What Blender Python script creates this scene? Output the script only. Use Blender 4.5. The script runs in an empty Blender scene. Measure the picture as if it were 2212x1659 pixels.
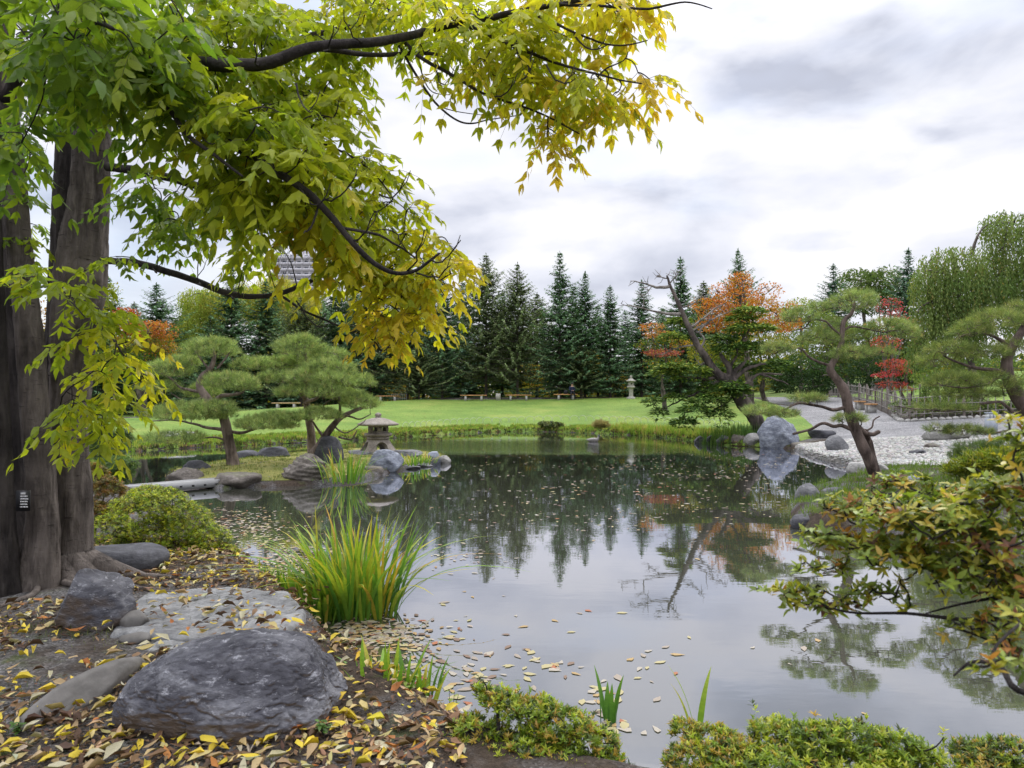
import bpy, bmesh, math, random
import numpy as np
from mathutils import Vector, Matrix

random.seed(7)
RG = np.random.default_rng(11)
sc = bpy.context.scene
COL = sc.collection

# ------------------------------------------------------------------ camera
E = 1.85            # eye above the pond
F = 1534.0          # focal length for a picture 2212 wide
cam_d = bpy.data.cameras.new('camera'); cam = bpy.data.objects.new('camera', cam_d); COL.objects.link(cam)
cam.location = (0, 0, E); cam.rotation_euler = (math.radians(90), 0, 0)
cam_d.sensor_width = 36; cam_d.lens = 36 * F / 2212
cam_d.shift_y = (858 - 829.5) / 2212
cam_d.clip_start = 0.05; cam_d.clip_end = 3000
cam_d.dof.use_dof = True; cam_d.dof.focus_distance = 8.0; cam_d.dof.aperture_fstop = 5.6
sc.camera = cam

# ------------------------------------------------------------------ world and sun
w = bpy.data.worlds.new("World"); sc.world = w; w.use_nodes = True
nt = w.node_tree; N = nt.nodes; LK = nt.links; N.clear()
def nd(tree, t, **kw):
    n = tree.nodes.new(t)
    for k, v in kw.items(): setattr(n, k, v)
    return n
out = nd(nt, 'ShaderNodeOutputWorld'); bg = nd(nt, 'ShaderNodeBackground'); bg.inputs[1].default_value = 0.1
sky = nd(nt, 'ShaderNodeTexSky', sky_type='NISHITA', sun_disc=False)
SUN_EL, SUN_AZ = math.radians(48), math.radians(25)
sky.sun_elevation = SUN_EL; sky.sun_rotation = SUN_AZ; sky.air_density = 1.0; sky.dust_density = 1.0
tc = nd(nt, 'ShaderNodeTexCoord')
mp = nd(nt, 'ShaderNodeMapping'); mp.inputs['Scale'].default_value = (1.0, 1.0, 2.3); mp.inputs['Location'].default_value = (3.1, 1.7, 0.35)
LK.new(tc.outputs['Generated'], mp.inputs[0])
n1 = nd(nt, 'ShaderNodeTexNoise'); n1.inputs['Scale'].default_value = 1.9; n1.inputs['Detail'].default_value = 5; n1.inputs['Roughness'].default_value = 0.52; n1.inputs['Distortion'].default_value = 0.35
n2 = nd(nt, 'ShaderNodeTexNoise'); n2.inputs['Scale'].default_value = 4.6; n2.inputs['Detail'].default_value = 6; n2.inputs['Roughness'].default_value = 0.50; n2.inputs['Distortion'].default_value = 0.25
LK.new(mp.outputs[0], n1.inputs[0]); LK.new(mp.outputs[0], n2.inputs[0])
mixn = nd(nt, 'ShaderNodeMath', operation='MULTIPLY_ADD'); mixn.inputs[1].default_value = 0.55
LK.new(n2.outputs[0], mixn.inputs[0])
ml = nd(nt, 'ShaderNodeMath', operation='MULTIPLY'); ml.inputs[1].default_value = 0.45
LK.new(n1.outputs[0], ml.inputs[0]); LK.new(ml.outputs[0], mixn.inputs[2])
cr = nd(nt, 'ShaderNodeValToRGB')
el = cr.color_ramp.elements
el[0].position = 0.36; el[0].color = (0.55, 0.58, 0.69, 1)
el[1].position = 0.545; el[1].color = (0.99, 0.99, 1.04, 1)
e_ = el.new(0.42); e_.color = (0.70, 0.73, 0.84, 1)
e_ = el.new(0.478); e_.color = (0.85, 0.87, 0.96, 1)
# the larger grey banks of cloud, as directions in the sky (azimuth and height as tangents)
sepd = nd(nt, 'ShaderNodeSeparateXYZ'); LK.new(tc.outputs['Generated'], sepd.inputs[0])
def mth(op, a, b=None, c=None):
    n = nd(nt, 'ShaderNodeMath', operation=op)
    for i, q in enumerate((a, b, c)):
        if q is None: continue
        if hasattr(q, 'is_output'): LK.new(q, n.inputs[i])
        else: n.inputs[i].default_value = q
    return n.outputs[0]
U_ = mth('DIVIDE', sepd.outputs[0], mth('MAXIMUM', mth('ABSOLUTE', sepd.outputs[1]), 0.05)); V_ = mth('DIVIDE', sepd.outputs[2], mth('MAXIMUM', mth('ABSOLUTE', sepd.outputs[1]), 0.05))
nw_ = nd(nt, 'ShaderNodeTexNoise'); nw_.inputs['Scale'].default_value = 5.5; nw_.inputs['Detail'].default_value = 5; LK.new(mp.outputs[0], nw_.inputs[0])
wn = mth('SUBTRACT', nw_.outputs[0], 0.5); acc = None
for cx, cy, rx, ry, st in [(1980, 160, 430, 130, .062), (1640, 190, 280, 80, .05), (2160, 270, 170, 60, .06), (1720, 40, 300, 80, .04), (1190, 425, 360, 55, .075), (1440, 405, 170, 42, .05), (1800, 525, 190, 28, .09), (1600, 335, 80, 30, .07), (300, 470, 260, 90, .08), (1120, 525, 180, 26, .06), (1500, 40, 260, 80, .06), (1780, 380, 120, 26, .05), (2060, 290, 70, 26, .07), (700, -200, 500, 140, .08), (1400, -350, 500, 150, .09),
                           (1950, 400, 260, 60, -.07), (1560, 480, 200, 50, -.06), (1100, 300, 300, 70, -.07), (2100, 30, 120, 50, -.05)]:
    du = mth('MULTIPLY', mth('SUBTRACT', U_, (cx - 1106) / F), F / rx); dv = mth('MULTIPLY', mth('SUBTRACT', V_, (858 - cy) / F), F / ry)
    q = mth('ADD', mth('MULTIPLY', du, du), mth('MULTIPLY', dv, dv)); q = mth('ADD', q, mth('MULTIPLY', wn, 6.5)); g = mth('EXPONENT', mth('MULTIPLY', mth('MAXIMUM', q, 0.0), -1.0)); g = mth('MULTIPLY', g, -st)
    acc = g if acc is None else mth('ADD', acc, g)
LK.new(mth('ADD', mth('MULTIPLY_ADD', mixn.outputs[0], 1.05, -0.008), acc), cr.inputs[0])
# overcast sky: brighter towards the zenith
sep = nd(nt, 'ShaderNodeSeparateXYZ'); LK.new(tc.outputs['Generated'], sep.inputs[0])
zr = nd(nt, 'ShaderNodeMapRange'); zr.inputs[1].default_value = 0.42; zr.inputs[2].default_value = 1.0
zr.inputs[3].default_value = 10.4; zr.inputs[4].default_value = 40.0
LK.new(sep.outputs[2], zr.inputs[0])
vs = nd(nt, 'ShaderNodeVectorMath', operation='SCALE'); LK.new(cr.outputs[0], vs.inputs[0]); LK.new(zr.outputs[0], vs.inputs['Scale'])
# thin breaks of blue between the clouds
nb = nd(nt, 'ShaderNodeTexNoise'); nb.inputs['Scale'].default_value = 2.3; nb.inputs['Detail'].default_value = 4
mp2 = nd(nt, 'ShaderNodeMapping'); mp2.inputs['Scale'].default_value = (1, 1, 2.2); mp2.inputs['Location'].default_value = (7.3, 0.2, 4.0)
LK.new(tc.outputs['Generated'], mp2.inputs[0]); LK.new(mp2.outputs[0], nb.inputs[0])
br = nd(nt, 'ShaderNodeMapRange'); br.inputs[1].default_value = 0.50; br.inputs[2].default_value = 0.66; br.inputs[3].default_value = 0.0; br.inputs[4].default_value = 0.45
LK.new(nb.outputs[0], br.inputs[0])
skm = nd(nt, 'ShaderNodeVectorMath', operation='SCALE'); skm.inputs['Scale'].default_value = 1.6; LK.new(sky.outputs[0], skm.inputs[0])
mx = nd(nt, 'ShaderNodeMix', data_type='RGBA')
LK.new(br.outputs[0], mx.inputs[0]); LK.new(vs.outputs[0], mx.inputs[6]); LK.new(skm.outputs[0], mx.inputs[7])
LK.new(mx.outputs[2], bg.inputs[0]); LK.new(bg.outputs[0], out.inputs[0])

sd_ = bpy.data.lights.new('sun', 'SUN'); sun = bpy.data.objects.new('sun', sd_); COL.objects.link(sun)
sd_.energy = 1.5; sd_.angle = math.radians(18); sd_.color = (1, 0.96, 0.9)
dirv = Vector((math.sin(SUN_AZ) * math.cos(SUN_EL), math.cos(SUN_AZ) * math.cos(SUN_EL), math.sin(SUN_EL)))
sun.rotation_euler = dirv.to_track_quat('Z', 'Y').to_euler()

sc.view_settings.view_transform = 'Standard'; sc.view_settings.look = 'None'
sc.view_settings.exposure = 0.0; sc.view_settings.gamma = 1.0; sc.view_settings.use_curve_mapping = False
sc.cycles.max_bounces = 6; sc.cycles.diffuse_bounces = 3; sc.cycles.glossy_bounces = 3; sc.cycles.transmission_bounces = 4
sc.cycles.transparent_max_bounces = 6; sc.cycles.caustics_reflective = False; sc.cycles.caustics_refractive = False
sc.cycles.use_denoising = True

# ------------------------------------------------------------------ maths helpers
def P(px, py, d): return np.array([(px - 1106) * d / F, d, E - (py - 858) * d / F])
def nrm(a): return a / np.maximum(np.linalg.norm(a, axis=-1, keepdims=True), 1e-9)
def _h(i):
    n = (i[..., 0] * 374761393 + i[..., 1] * 668265263 + i[..., 2] * 2147483647 % 4294967291 + 12345) & 0xFFFFFFFF
    n = ((n ^ (n >> 13)) * 1274126177) & 0xFFFFFFFF
    n = (n ^ (n >> 16)) & 0xFFFFFFFF
    return n.astype(np.float64) / 2147483648.0 - 1
def vnoise(p):
    p = np.asarray(p, float); i = np.floor(p).astype(np.int64); f = p - i; f = f * f * (3 - 2 * f); r = 0
    for dx in (0, 1):
        for dy in (0, 1):
            for dz in (0, 1):
                wgt = (f[..., 0] if dx else 1 - f[..., 0]) * (f[..., 1] if dy else 1 - f[..., 1]) * (f[..., 2] if dz else 1 - f[..., 2])
                r = r + wgt * _h(i + np.array([dx, dy, dz]))
    return r
def fbm(p, o=4, l=2.1, g=0.5):
    r = 0; a = 1; s = 0
    for k in range(o):
        r = r + a * vnoise(np.asarray(p) * l ** k + k * 17.3); s += a; a *= g
    return r / s
def smooth(t): t = np.clip(t, 0, 1); return t * t * (3 - 2 * t)

# ------------------------------------------------------------------ pond shape and ground height
def WP(l): return np.array([((px - 1106) * (F * E / (py - 858)) / F, F * E / (py - 858)) for px, py in l])
far_shore_px = [(-100, 1000), (100, 990), (250, 978), (400, 968), (500, 964), (600, 959), (700, 954), (800, 949), (900, 943), (1000, 936),
                (1100, 932), (1200, 933), (1300, 937), (1400, 942), (1480, 950), (1560, 962), (1640, 966)]
near_left_px = [(-100, 1040), (100, 1050), (265, 1062), (300, 1085), (400, 1110), (460, 1160), (510, 1210), (600, 1270), (660, 1330),
                (720, 1380), (745, 1430), (880, 1500), (960, 1560), (1050, 1620), (1200, 1660)]
right_pts = np.array([(0.7, 3.15), (1.6, 3.0), (2.8, 2.95), (5, 2.8), (9, 3.0), (9.6, 6), (7.5, 7.4), (5.5, 8.0), (3.9, 9.6), (4.4, 11.3), (5.8, 14.0), (7.4, 15.6), (9.0, 18.7), (9.1, 20.9), (9.6, 23.6), (10.0, 25.4)])
def wob(pts, s, amp, n):
    # resample a closed or open outline and roughen it a little
    d = np.r_[0, np.cumsum(np.linalg.norm(np.diff(pts, axis=0), axis=1))]
    t = np.linspace(0, d[-1], n); q = np.c_[np.interp(t, d, pts[:, 0]), np.interp(t, d, pts[:, 1])]
    nz = fbm(np.c_[q * 1.3, np.full(n, s)], 3); nz2 = fbm(np.c_[q * 1.3, np.full(n, s + 9)], 3)
    return q + amp * np.c_[nz, nz2]
pond = np.vstack([WP(near_left_px)[::-1], WP(far_shore_px), right_pts[::-1]])
pond = np.vstack([pond, pond[:1]]); pond = wob(pond, 1.0, 0.10, 240)
isl_px = [(470, 1055), (560, 1052), (620, 1050), (700, 1046), (780, 1036), (850, 1018), (900, 1008), (968, 997), (960, 988), (900, 980), (800, 977),
          (700, 981), (600, 990), (520, 998), (430, 1012), (370, 1022), (365, 1040), (470, 1055)]
isl = wob(WP(isl_px), 4.0, 0.12, 120)
def sdist(x, y, poly):
    """signed distance, negative inside"""
    p = np.c_[np.ravel(x), np.ravel(y)]; dm = np.full(len(p), 1e9); ins = np.zeros(len(p), bool)
    for a, b in zip(poly[:-1], poly[1:]):
        ab = b - a; t = np.clip(((p - a) @ ab) / max(ab @ ab, 1e-12), 0, 1)
        dm = np.minimum(dm, np.linalg.norm(p - (a + t[:, None] * ab), axis=1))
        c = ((a[1] > p[:, 1]) != (b[1] > p[:, 1]))
        with np.errstate(divide='ignore', invalid='ignore'):
            xi = a[0] + (p[:, 1] - a[1]) * ab[0] / ab[1] if abs(ab[1]) > 1e-12 else np.full(len(p), 1e9)
        ins ^= c & (p[:, 0] < xi)
    return np.where(ins, -dm, dm).reshape(np.shape(x))
def Hs(x, y):
    x = np.atleast_1d(np.asarray(x, float)); y = np.atleast_1d(np.asarray(y, float))
    s = sdist(x, y, pond); si = sdist(x, y, isl)
    bank = -0.45 + 0.60 * smooth((s + 0.35) / 0.55)                    # -0.45 .. 0.15
    plate = 0.44 + 1.40 * smooth((x + 27) / 25)                        # far lawn top
    near = smooth((13 - y) / 3) * smooth((6 - x) / 2) + smooth((-6 - x) / 2) * smooth((19 - y) / 3)
    near = np.clip(near, 0, 1)
    T = plate * (1 - near) + 0.35 * near
    slope = 0.078 * (1 - near) + 0.5 * near
    h = np.minimum(bank + np.maximum(s, 0) * slope, T - 0.0)
    hill = smooth((x - 22) / 24) * smooth((y - 42) / 30) * 2.6
    h = h + hill
    island = -0.45 + 0.62 * smooth((si + -0.35 + 0.55) / -0.55)
    island = np.where(si < 0, 0.10 + np.minimum(-si * 0.12, 0.14), -0.45 + 0.55 * smooth((0.3 - si) / 0.3))
    h = np.where(s < 0, np.maximum(h, island), h)
    n = fbm(np.stack([x * 0.9, y * 0.9, x * 0], -1), 3) * 0.03 + fbm(np.stack([x * 5, y * 5, x * 0], -1), 3) * 0.012
    return h + n * smooth((h + 0.1) / 0.2)
def H(x, y): return float(Hs(x, y)[0])

# ------------------------------------------------------------------ mesh helpers
class MB:
    def __init__(s): s.v = []; s.f = []; s.c = []; s.n = 0
    def add(s, v, f, c=(1, 1, 1)):
        v = np.asarray(v, float).reshape(-1, 3); c = np.asarray(c, float)
        if c.ndim == 1: c = np.tile(c, (len(v), 1))
        for q in (f if isinstance(f, list) and len(f) and isinstance(f[0], np.ndarray) else [f]):
            s.f.append(np.asarray(q, np.int64) + s.n)
        s.v.append(v); s.c.append(c); s.n += len(v)
    def box(s, c, size, rz=0, col=(1, 1, 1), taper=1.0):
        x, y, z = np.array(size) / 2
        v = np.array([[-x, -y, -z], [x, -y, -z], [x, y, -z], [-x, y, -z], [-x * taper, -y * taper, z], [x * taper, -y * taper, z], [x * taper, y * taper, z], [-x * taper, y * taper, z]])
        cz, sz = math.cos(rz), math.sin(rz); v = np.c_[v[:, 0] * cz - v[:, 1] * sz, v[:, 0] * sz + v[:, 1] * cz, v[:, 2]]
        s.add(v + np.array(c), np.array([[0, 3, 2, 1], [4, 5, 6, 7], [0, 1, 5, 4], [1, 2, 6, 5], [2, 3, 7, 6], [3, 0, 4, 7]]), col)
    def tube(s, pts, rad, k=6, col=(1, 1, 1), rough=0.0, seed=0.0, cap=True):
        p = np.asarray(pts, float); n = len(p); r = np.broadcast_to(np.asarray(rad, float), (n,)).copy()
        t = np.gradient(p, axis=0); t = nrm(t)
        ref = np.array([0, 0, 1.0]) if abs(t[:, 2]).mean() < 0.8 else np.array([1.0, 0, 0])
        a = nrm(np.cross(t, ref)); b = np.cross(t, a)
        th = np.linspace(0, 2 * math.pi, k, endpoint=False)
        ring = a[:, None, :] * np.cos(th)[None, :, None] + b[:, None, :] * np.sin(th)[None, :, None]
        rr = r[:, None] * np.ones((n, k))
        if rough:
            q = p[:, None, :] + ring * r[:, None, None]
            rr = rr * (1 + rough * fbm(q * np.array([9, 9, 2.5]) + seed, 3) + (rough * .45 * (1 - 2.2 * np.abs(fbm(q * np.array([30, 30, 5.]) + seed, 2))) if k > 40 else 0))
        v = (p[:, None, :] + ring * rr[:, :, None]).reshape(-1, 3)
        i = np.arange(n - 1)[:, None] * k; j = np.arange(k)[None, :]; j2 = (j + 1) % k
        f = np.stack([i + j, i + j2, i + k + j2, i + k + j], -1).reshape(-1, 4)
        if cap:
            v = np.vstack([v, p[-1:] + t[-1:] * r[-1]]); e0 = (n - 1) * k
            ft = np.stack([e0 + np.arange(k), e0 + (np.arange(k) + 1) % k, np.full(k, n * k)], -1)
            s.add(v, [f, ft], col)
        else: s.add(v, f, col)
    def lathe(s, prof, c, k=24, col=(1, 1, 1), rot=0.0, sq=1.0):
        prof = np.asarray(prof, float); n = len(prof); th = np.linspace(0, 2 * math.pi, k, endpoint=False) + rot
        v = np.stack([prof[:, None, 0] * np.cos(th), prof[:, None, 0] * np.sin(th) * sq, prof[:, None, 1] * np.ones(k)], -1).reshape(-1, 3) + np.array(c)
        i = np.arange(n - 1)[:, None] * k; j = np.arange(k)[None, :]; j2 = (j + 1) % k
        s.add(v, np.stack([i + j, i + j2, i + k + j2, i + k + j], -1).reshape(-1, 4), col)
    def leaves(s, tv, tf, pos, X, up, L, W, col):
        """scatter a leaf template: tv (K,3) x along, y across, z normal"""
        pos = np.asarray(pos); X = nrm(np.asarray(X)); Y = nrm(np.cross(np.asarray(up), X) + 1e-6); Z = np.cross(X, Y)
        L = np.broadcast_to(L, (len(pos),)); W = np.broadcast_to(W, (len(pos),))
        v = pos[:, None] + L[:, None, None] * tv[None, :, 0, None] * X[:, None] + W[:, None, None] * tv[None, :, 1, None] * Y[:, None] + L[:, None, None] * tv[None, :, 2, None] * Z[:, None]
        K = len(tv); off = (np.arange(len(pos)) * K)[:, None, None]
        fs = [(np.asarray(q)[None] + off).reshape(-1, np.asarray(q).shape[1]) for q in tf]
        s.add(v.reshape(-1, 3), fs, np.repeat(np.asarray(col), K, axis=0))
    def mesh(s, name, origin=(0, 0, 0), smooth_=False):
        me = bpy.data.meshes.new(name)
        v = np.vstack(s.v) - np.asarray(origin); tot = [len(q) for q in s.f]
        loops = np.concatenate([q.ravel() for q in s.f]); sizes = np.concatenate([np.full(len(q), q.shape[1]) for q in s.f])
        me.vertices.add(len(v)); me.vertices.foreach_set('co', v.ravel().astype(np.float32))
        me.loops.add(len(loops)); me.loops.foreach_set('vertex_index', loops.astype(np.int32))
        me.polygons.add(len(sizes)); me.polygons.foreach_set('loop_start', np.r_[0, np.cumsum(sizes)[:-1]].astype(np.int32))
        me.polygons.foreach_set('loop_total', sizes.astype(np.int32))
        me.update(calc_edges=True)
        if smooth_: me.polygons.foreach_set('use_smooth', np.ones(len(sizes), bool))
        ca = me.color_attributes.new('Col', 'FLOAT_COLOR', 'POINT'); c = np.vstack(s.c); c = np.c_[c, np.ones(len(c))]
        ca.data.foreach_set('color', c.ravel().astype(np.float32))
        return me
    def build(s, name, mat, parent=None, smooth_=False, label=None, cat=None, group=None, kind=None, loc=None):
        og = np.array(parent.location) if parent is not None and parent.parent is None else (np.array(loc) if loc is not None else np.zeros(3))
        if parent is not None and parent.parent is not None: og = np.array(parent.parent.location) + np.array(parent.location)
        me = s.mesh(name, og, smooth_); me.materials.append(mat)
        o = bpy.data.objects.new(name, me); COL.objects.link(o)
        if parent is not None: o.parent = parent
        else: o.location = og
        tag(o, label, cat, group, kind); return o
def tag(o, label=None, cat=None, group=None, kind=None):
    if label: o['label'] = label
    if cat: o['category'] = cat
    if group: o['group'] = group
    if kind: o['kind'] = kind
    return o
def thing(name, label, cat, loc, group=None, rz=0):
    o = bpy.data.objects.new(name, None); COL.objects.link(o); o.location = tuple(float(q) for q in loc); o.rotation_euler.z = rz
    o.empty_display_size = 0.1
    return tag(o, label, cat, group)
def copy_tree(root, loc, label, rz=0, scale=None, group=None):
    r = root.copy(); COL.objects.link(r); r.location = tuple(float(q) for q in loc); r.rotation_euler = (0, 0, rz)
    if scale is not None: r.scale = scale
    r['label'] = label
    if group: r['group'] = group
    for ch in list(root.children):
        c = ch.copy(); COL.objects.link(c); c.parent = r
    return r
def place(me, name, parent, pos, X, up, s, group=None):
    """link an object sharing mesh me with axes built from X/up"""
    X = nrm(np.asarray(X, float)); Y = nrm(np.cross(up, X)); Z = np.cross(X, Y)
    o = bpy.data.objects.new(name, me); COL.objects.link(o)
    pos = np.asarray(pos, float)
    if parent is not None: o.parent = parent; pos = pos - np.array(parent.location)
    sx, sy, sz = s
    M = Matrix(((X[0] * sx, Y[0] * sy, Z[0] * sz, pos[0]), (X[1] * sx, Y[1] * sy, Z[1] * sz, pos[1]), (X[2] * sx, Y[2] * sy, Z[2] * sz, pos[2]), (0, 0, 0, 1)))
    o.matrix_local = M
    return o

# ------------------------------------------------------------------ materials
def newmat(name):
    m = bpy.data.materials.new(name); m.use_nodes = True; t = m.node_tree; t.nodes.clear()
    o = nd(t, 'ShaderNodeOutputMaterial'); return m, t, o
def ramp(t, fac, stops):
    r = nd(t, 'ShaderNodeValToRGB'); e = r.color_ramp.elements
    e[0].position, e[0].color = stops[0][0], (*stops[0][1], 1); e[1].position, e[1].color = stops[-1][0], (*stops[-1][1], 1)
    for p_, c_ in stops[1:-1]: q = e.new(p_); q.color = (*c_, 1)
    t.links.new(fac, r.inputs[0]); return r.outputs[0]
def noise(t, scale, detail=6, rough=0.55, vec=None, dist=0.0, stretch=None, coord='Object'):
    n = nd(t, 'ShaderNodeTexNoise'); n.inputs['Scale'].default_value = scale; n.inputs['Detail'].default_value = detail
    n.inputs['Roughness'].default_value = rough; n.inputs['Distortion'].default_value = dist
    if vec is None: c = nd(t, 'ShaderNodeTexCoord'); vec = c.outputs[coord]
    if stretch: mpp = nd(t, 'ShaderNodeMapping'); mpp.inputs['Scale'].default_value = stretch; t.links.new(vec, mpp.inputs[0]); vec = mpp.outputs[0]
    t.links.new(vec, n.inputs[0]); return n.outputs[0]
def mixc(t, f, a, b, mode='MIX'):
    m = nd(t, 'ShaderNodeMix', data_type='RGBA', blend_type=mode)
    for i, q in ((0, f), (6, a), (7, b)):
        if hasattr(q, 'is_output'): t.links.new(q, m.inputs[i])
        else: m.inputs[i].default_value = q if i == 0 else (*q, 1)
    return m.outputs[2]
def bump(t, h, strength=0.5, dist=0.02, prev=None):
    b = nd(t, 'ShaderNodeBump'); b.inputs['Strength'].default_value = strength; b.inputs['Distance'].default_value = dist
    t.links.new(h, b.inputs['Height'])
    if prev is not None: t.links.new(prev, b.inputs['Normal'])
    return b.outputs[0]
def bsdf(t, o, col, rough=0.7, normal=None, spec=0.5, metallic=0.0):
    b = nd(t, 'ShaderNodeBsdfPrincipled')
    if hasattr(col, 'is_output'): t.links.new(col, b.inputs['Base Color'])
    else: b.inputs['Base Color'].default_value = (*col, 1)
    if hasattr(rough, 'is_output'): t.links.new(rough, b.inputs['Roughness'])
    else: b.inputs['Roughness'].default_value = rough
    b.inputs['Specular IOR Level'].default_value = spec; b.inputs['Metallic'].default_value = metallic
    if normal is not None: t.links.new(normal, b.inputs['Normal'])
    t.links.new(b.outputs[0], o.inputs[0]); return b
def plain(name, col, rough=0.7, var=0.25, scale=8, bmp=0.3, bscale=40, bd=0.01, spec=0.4):
    m, t, o = newmat(name); n = noise(t, scale)
    lo = tuple(c * (1 - var) for c in col); hi = tuple(min(1, c * (1 + var)) for c in col)
    c = ramp(t, n, [(0.3, lo), (0.7, hi)]); bsdf(t, o, c, rough, bump(t, noise(t, bscale), bmp, bd), spec); return m
def leafmat(name, transl=0.4, rough=0.5, spec=0.3, spots=0.0, gain=1.0):
    m, t, o = newmat(name)
    a = nd(t, 'ShaderNodeAttribute', attribute_name='Col'); n = noise(t, 28, 3)
    c = mixc(t, 1.0, a.outputs['Color'], ramp(t, n, [(0.3, (0.82 * gain, 0.84 * gain, 0.8 * gain)), (0.7, (1.12 * gain, 1.1 * gain, 1.1 * gain))]), 'MULTIPLY')
    if spots:
        s = noise(t, 60, 4); c = mixc(t, ramp(t, s, [(0.62, (0, 0, 0)), (0.72, (spots, spots, spots))]), c, (0.12, 0.06, 0.02))
    b = nd(t, 'ShaderNodeBsdfPrincipled'); t.links.new(c, b.inputs['Base Color']); b.inputs['Roughness'].default_value = rough; b.inputs['Specular IOR Level'].default_value = spec
    tr = nd(t, 'ShaderNodeBsdfTranslucent')
    c2 = mixc(t, 1.0, c, (1.15, 1.2, 0.6), 'MULTIPLY'); t.links.new(c2, tr.inputs[0])
    mxs = nd(t, 'ShaderNodeMixShader'); mxs.inputs[0].default_value = transl
    t.links.new(b.outputs[0], mxs.inputs[1]); t.links.new(tr.outputs[0], mxs.inputs[2]); t.links.new(mxs.outputs[0], o.inputs[0])
    return m
def rockmat(name, dark, mid, light, scale=3.0, vein=0.5, brown=None, bmp=0.8, stretch=(1, 1, 2.2), rough=0.75, moss=0.0):
    m, t, o = newmat(name)
    a = noise(t, scale, 9, 0.62, dist=0.6, stretch=stretch); b = noise(t, scale * 5, 8, 0.65, stretch=stretch)
    c = ramp(t, a, [(0.3, dark), (0.5, mid), (0.72, light)])
    c = mixc(t, ramp(t, b, [(0.40, (0, 0, 0)), (0.66, (0.55, 0.55, 0.55))]), c, tuple(q * 0.55 for q in dark))
    if vein:
        v = noise(t, scale * 3.6, 10, 0.78, dist=0.55, stretch=(1.0, 1, 3.0))
        c = mixc(t, ramp(t, v, [(0.55, (0, 0, 0)), (0.70, (vein, vein, vein))]), c, tuple(min(0.6, q * 1.7 + 0.05) for q in light))
    if brown:
        g = nd(t, 'ShaderNodeNewGeometry'); sp = nd(t, 'ShaderNodeSeparateXYZ'); t.links.new(g.outputs['Normal'], sp.inputs[0])
        ad = nd(t, 'ShaderNodeMath', operation='MULTIPLY_ADD'); ad.inputs[1].default_value = 0.6
        t.links.new(noise(t, scale * 1.3, 5), ad.inputs[0]); t.links.new(sp.outputs[2], ad.inputs[2])
        c = mixc(t, ramp(t, ad.outputs[0], [(0.10, (0.75, 0.75, 0.75)), (0.55, (0, 0, 0))]), c, brown)
    if moss:
        g = nd(t, 'ShaderNodeNewGeometry'); sp = nd(t, 'ShaderNodeSeparateXYZ'); t.links.new(g.outputs['Normal'], sp.inputs[0])
        ad = nd(t, 'ShaderNodeMath', operation='MULTIPLY'); t.links.new(noise(t, scale * 2, 5), ad.inputs[0]); t.links.new(sp.outputs[2], ad.inputs[1])
        c = mixc(t, ramp(t, ad.outputs[0], [(0.42, (0, 0, 0)), (0.55, (moss, moss, moss))]), c, (0.10, 0.13, 0.03))
    nb_ = bump(t, b, bmp, 0.02); nb2 = bump(t, noise(t, scale * 22, 6, 0.7), bmp * 0.7, 0.006, nb_)
    bsdf(t, o, c, rough, nb2, 0.4); return m

M = {}
M['bark_near'] = None
def barkmat(name, c1, c2, lent=0.0, moss=0.0, sc_=1.0):
    m, t, o = newmat(name)
    a = noise(t, 14 * sc_, 8, 0.65, stretch=(1, 1, 0.16), dist=0.4); b = noise(t, 2.2, 5)
    c = ramp(t, a, [(0.32, tuple(q * 0.45 for q in c1)), (0.5, c1), (0.7, c2)])
    c = mixc(t, ramp(t, b, [(0.42, (0, 0, 0)), (0.68, (0.6, 0.6, 0.6))]), c, tuple(q * 1.35 for q in c2))
    nb_ = bump(t, a, 1.0, 0.045 / sc_); nb_ = bump(t, noise(t, 34 * sc_, 6, 0.7, stretch=(1, 1, 0.22), dist=0.5), 0.9, 0.016 / sc_, nb_)
    if lent:
        l = noise(t, 9, 5, 0.6, stretch=(0.8, 0.8, 5)); c = mixc(t, ramp(t, l, [(0.62, (0, 0, 0)), (0.70, (lent, lent, lent))]), c, tuple(q * 0.3 for q in c1))
        nb_ = bump(t, l, 0.4, 0.012, nb_)
    bsdf(t, o, c, 0.85, bump(t, noise(t, 90, 4), 0.35, 0.004, nb_), 0.2); return m
M['bark_near'] = barkmat('bark_grey_brown', (0.085, 0.070, 0.062), (0.20, 0.17, 0.15), lent=0.95)
M['bark_dark'] = barkmat('bark_dark', (0.030, 0.025, 0.024), (0.07, 0.06, 0.055), lent=0.3)
M['bark_pine'] = barkmat('bark_pine', (0.12, 0.09, 0.075), (0.33, 0.26, 0.22), sc_=0.7)
M['bark_pine_dark'] = barkmat('bark_pine_dark', (0.075, 0.055, 0.048), (0.24, 0.18, 0.155), sc_=0.7)
M['bark_spruce'] = barkmat('bark_spruce', (0.07, 0.058, 0.052), (0.19, 0.155, 0.135), sc_=0.5)
M['wood_dead'] = barkmat('wood_dead', (0.16, 0.14, 0.12), (0.36, 0.33, 0.30), sc_=0.6)
M['leaf_near'] = leafmat('leaf_ash', 0.58, 0.42, 0.35, spots=0.5)
M['leaf_fallen'] = leafmat('leaf_fallen', 0.12, 0.65, 0.25, spots=0.6)
M['leaf_float'] = leafmat('leaf_floating', 0.05, 0.5, 0.3, spots=0.4)
M['leaf_shrub'] = leafmat('leaf_shrub', 0.4, 0.4, 0.4, spots=0.3)
M['leaf_far'] = leafmat('leaf_far', 0.35, 0.7, 0.15)
M['needle'] = leafmat('pine_needle', 0.3, 0.6, 0.25)
M['spruce'] = leafmat('spruce_needle', 0.2, 0.75, 0.12)
M['blade'] = leafmat('grass_blade', 0.35, 0.5, 0.3)
M['cobble'] = leafmat('cobble_stone', 0.0, 0.75, 0.3)

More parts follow.
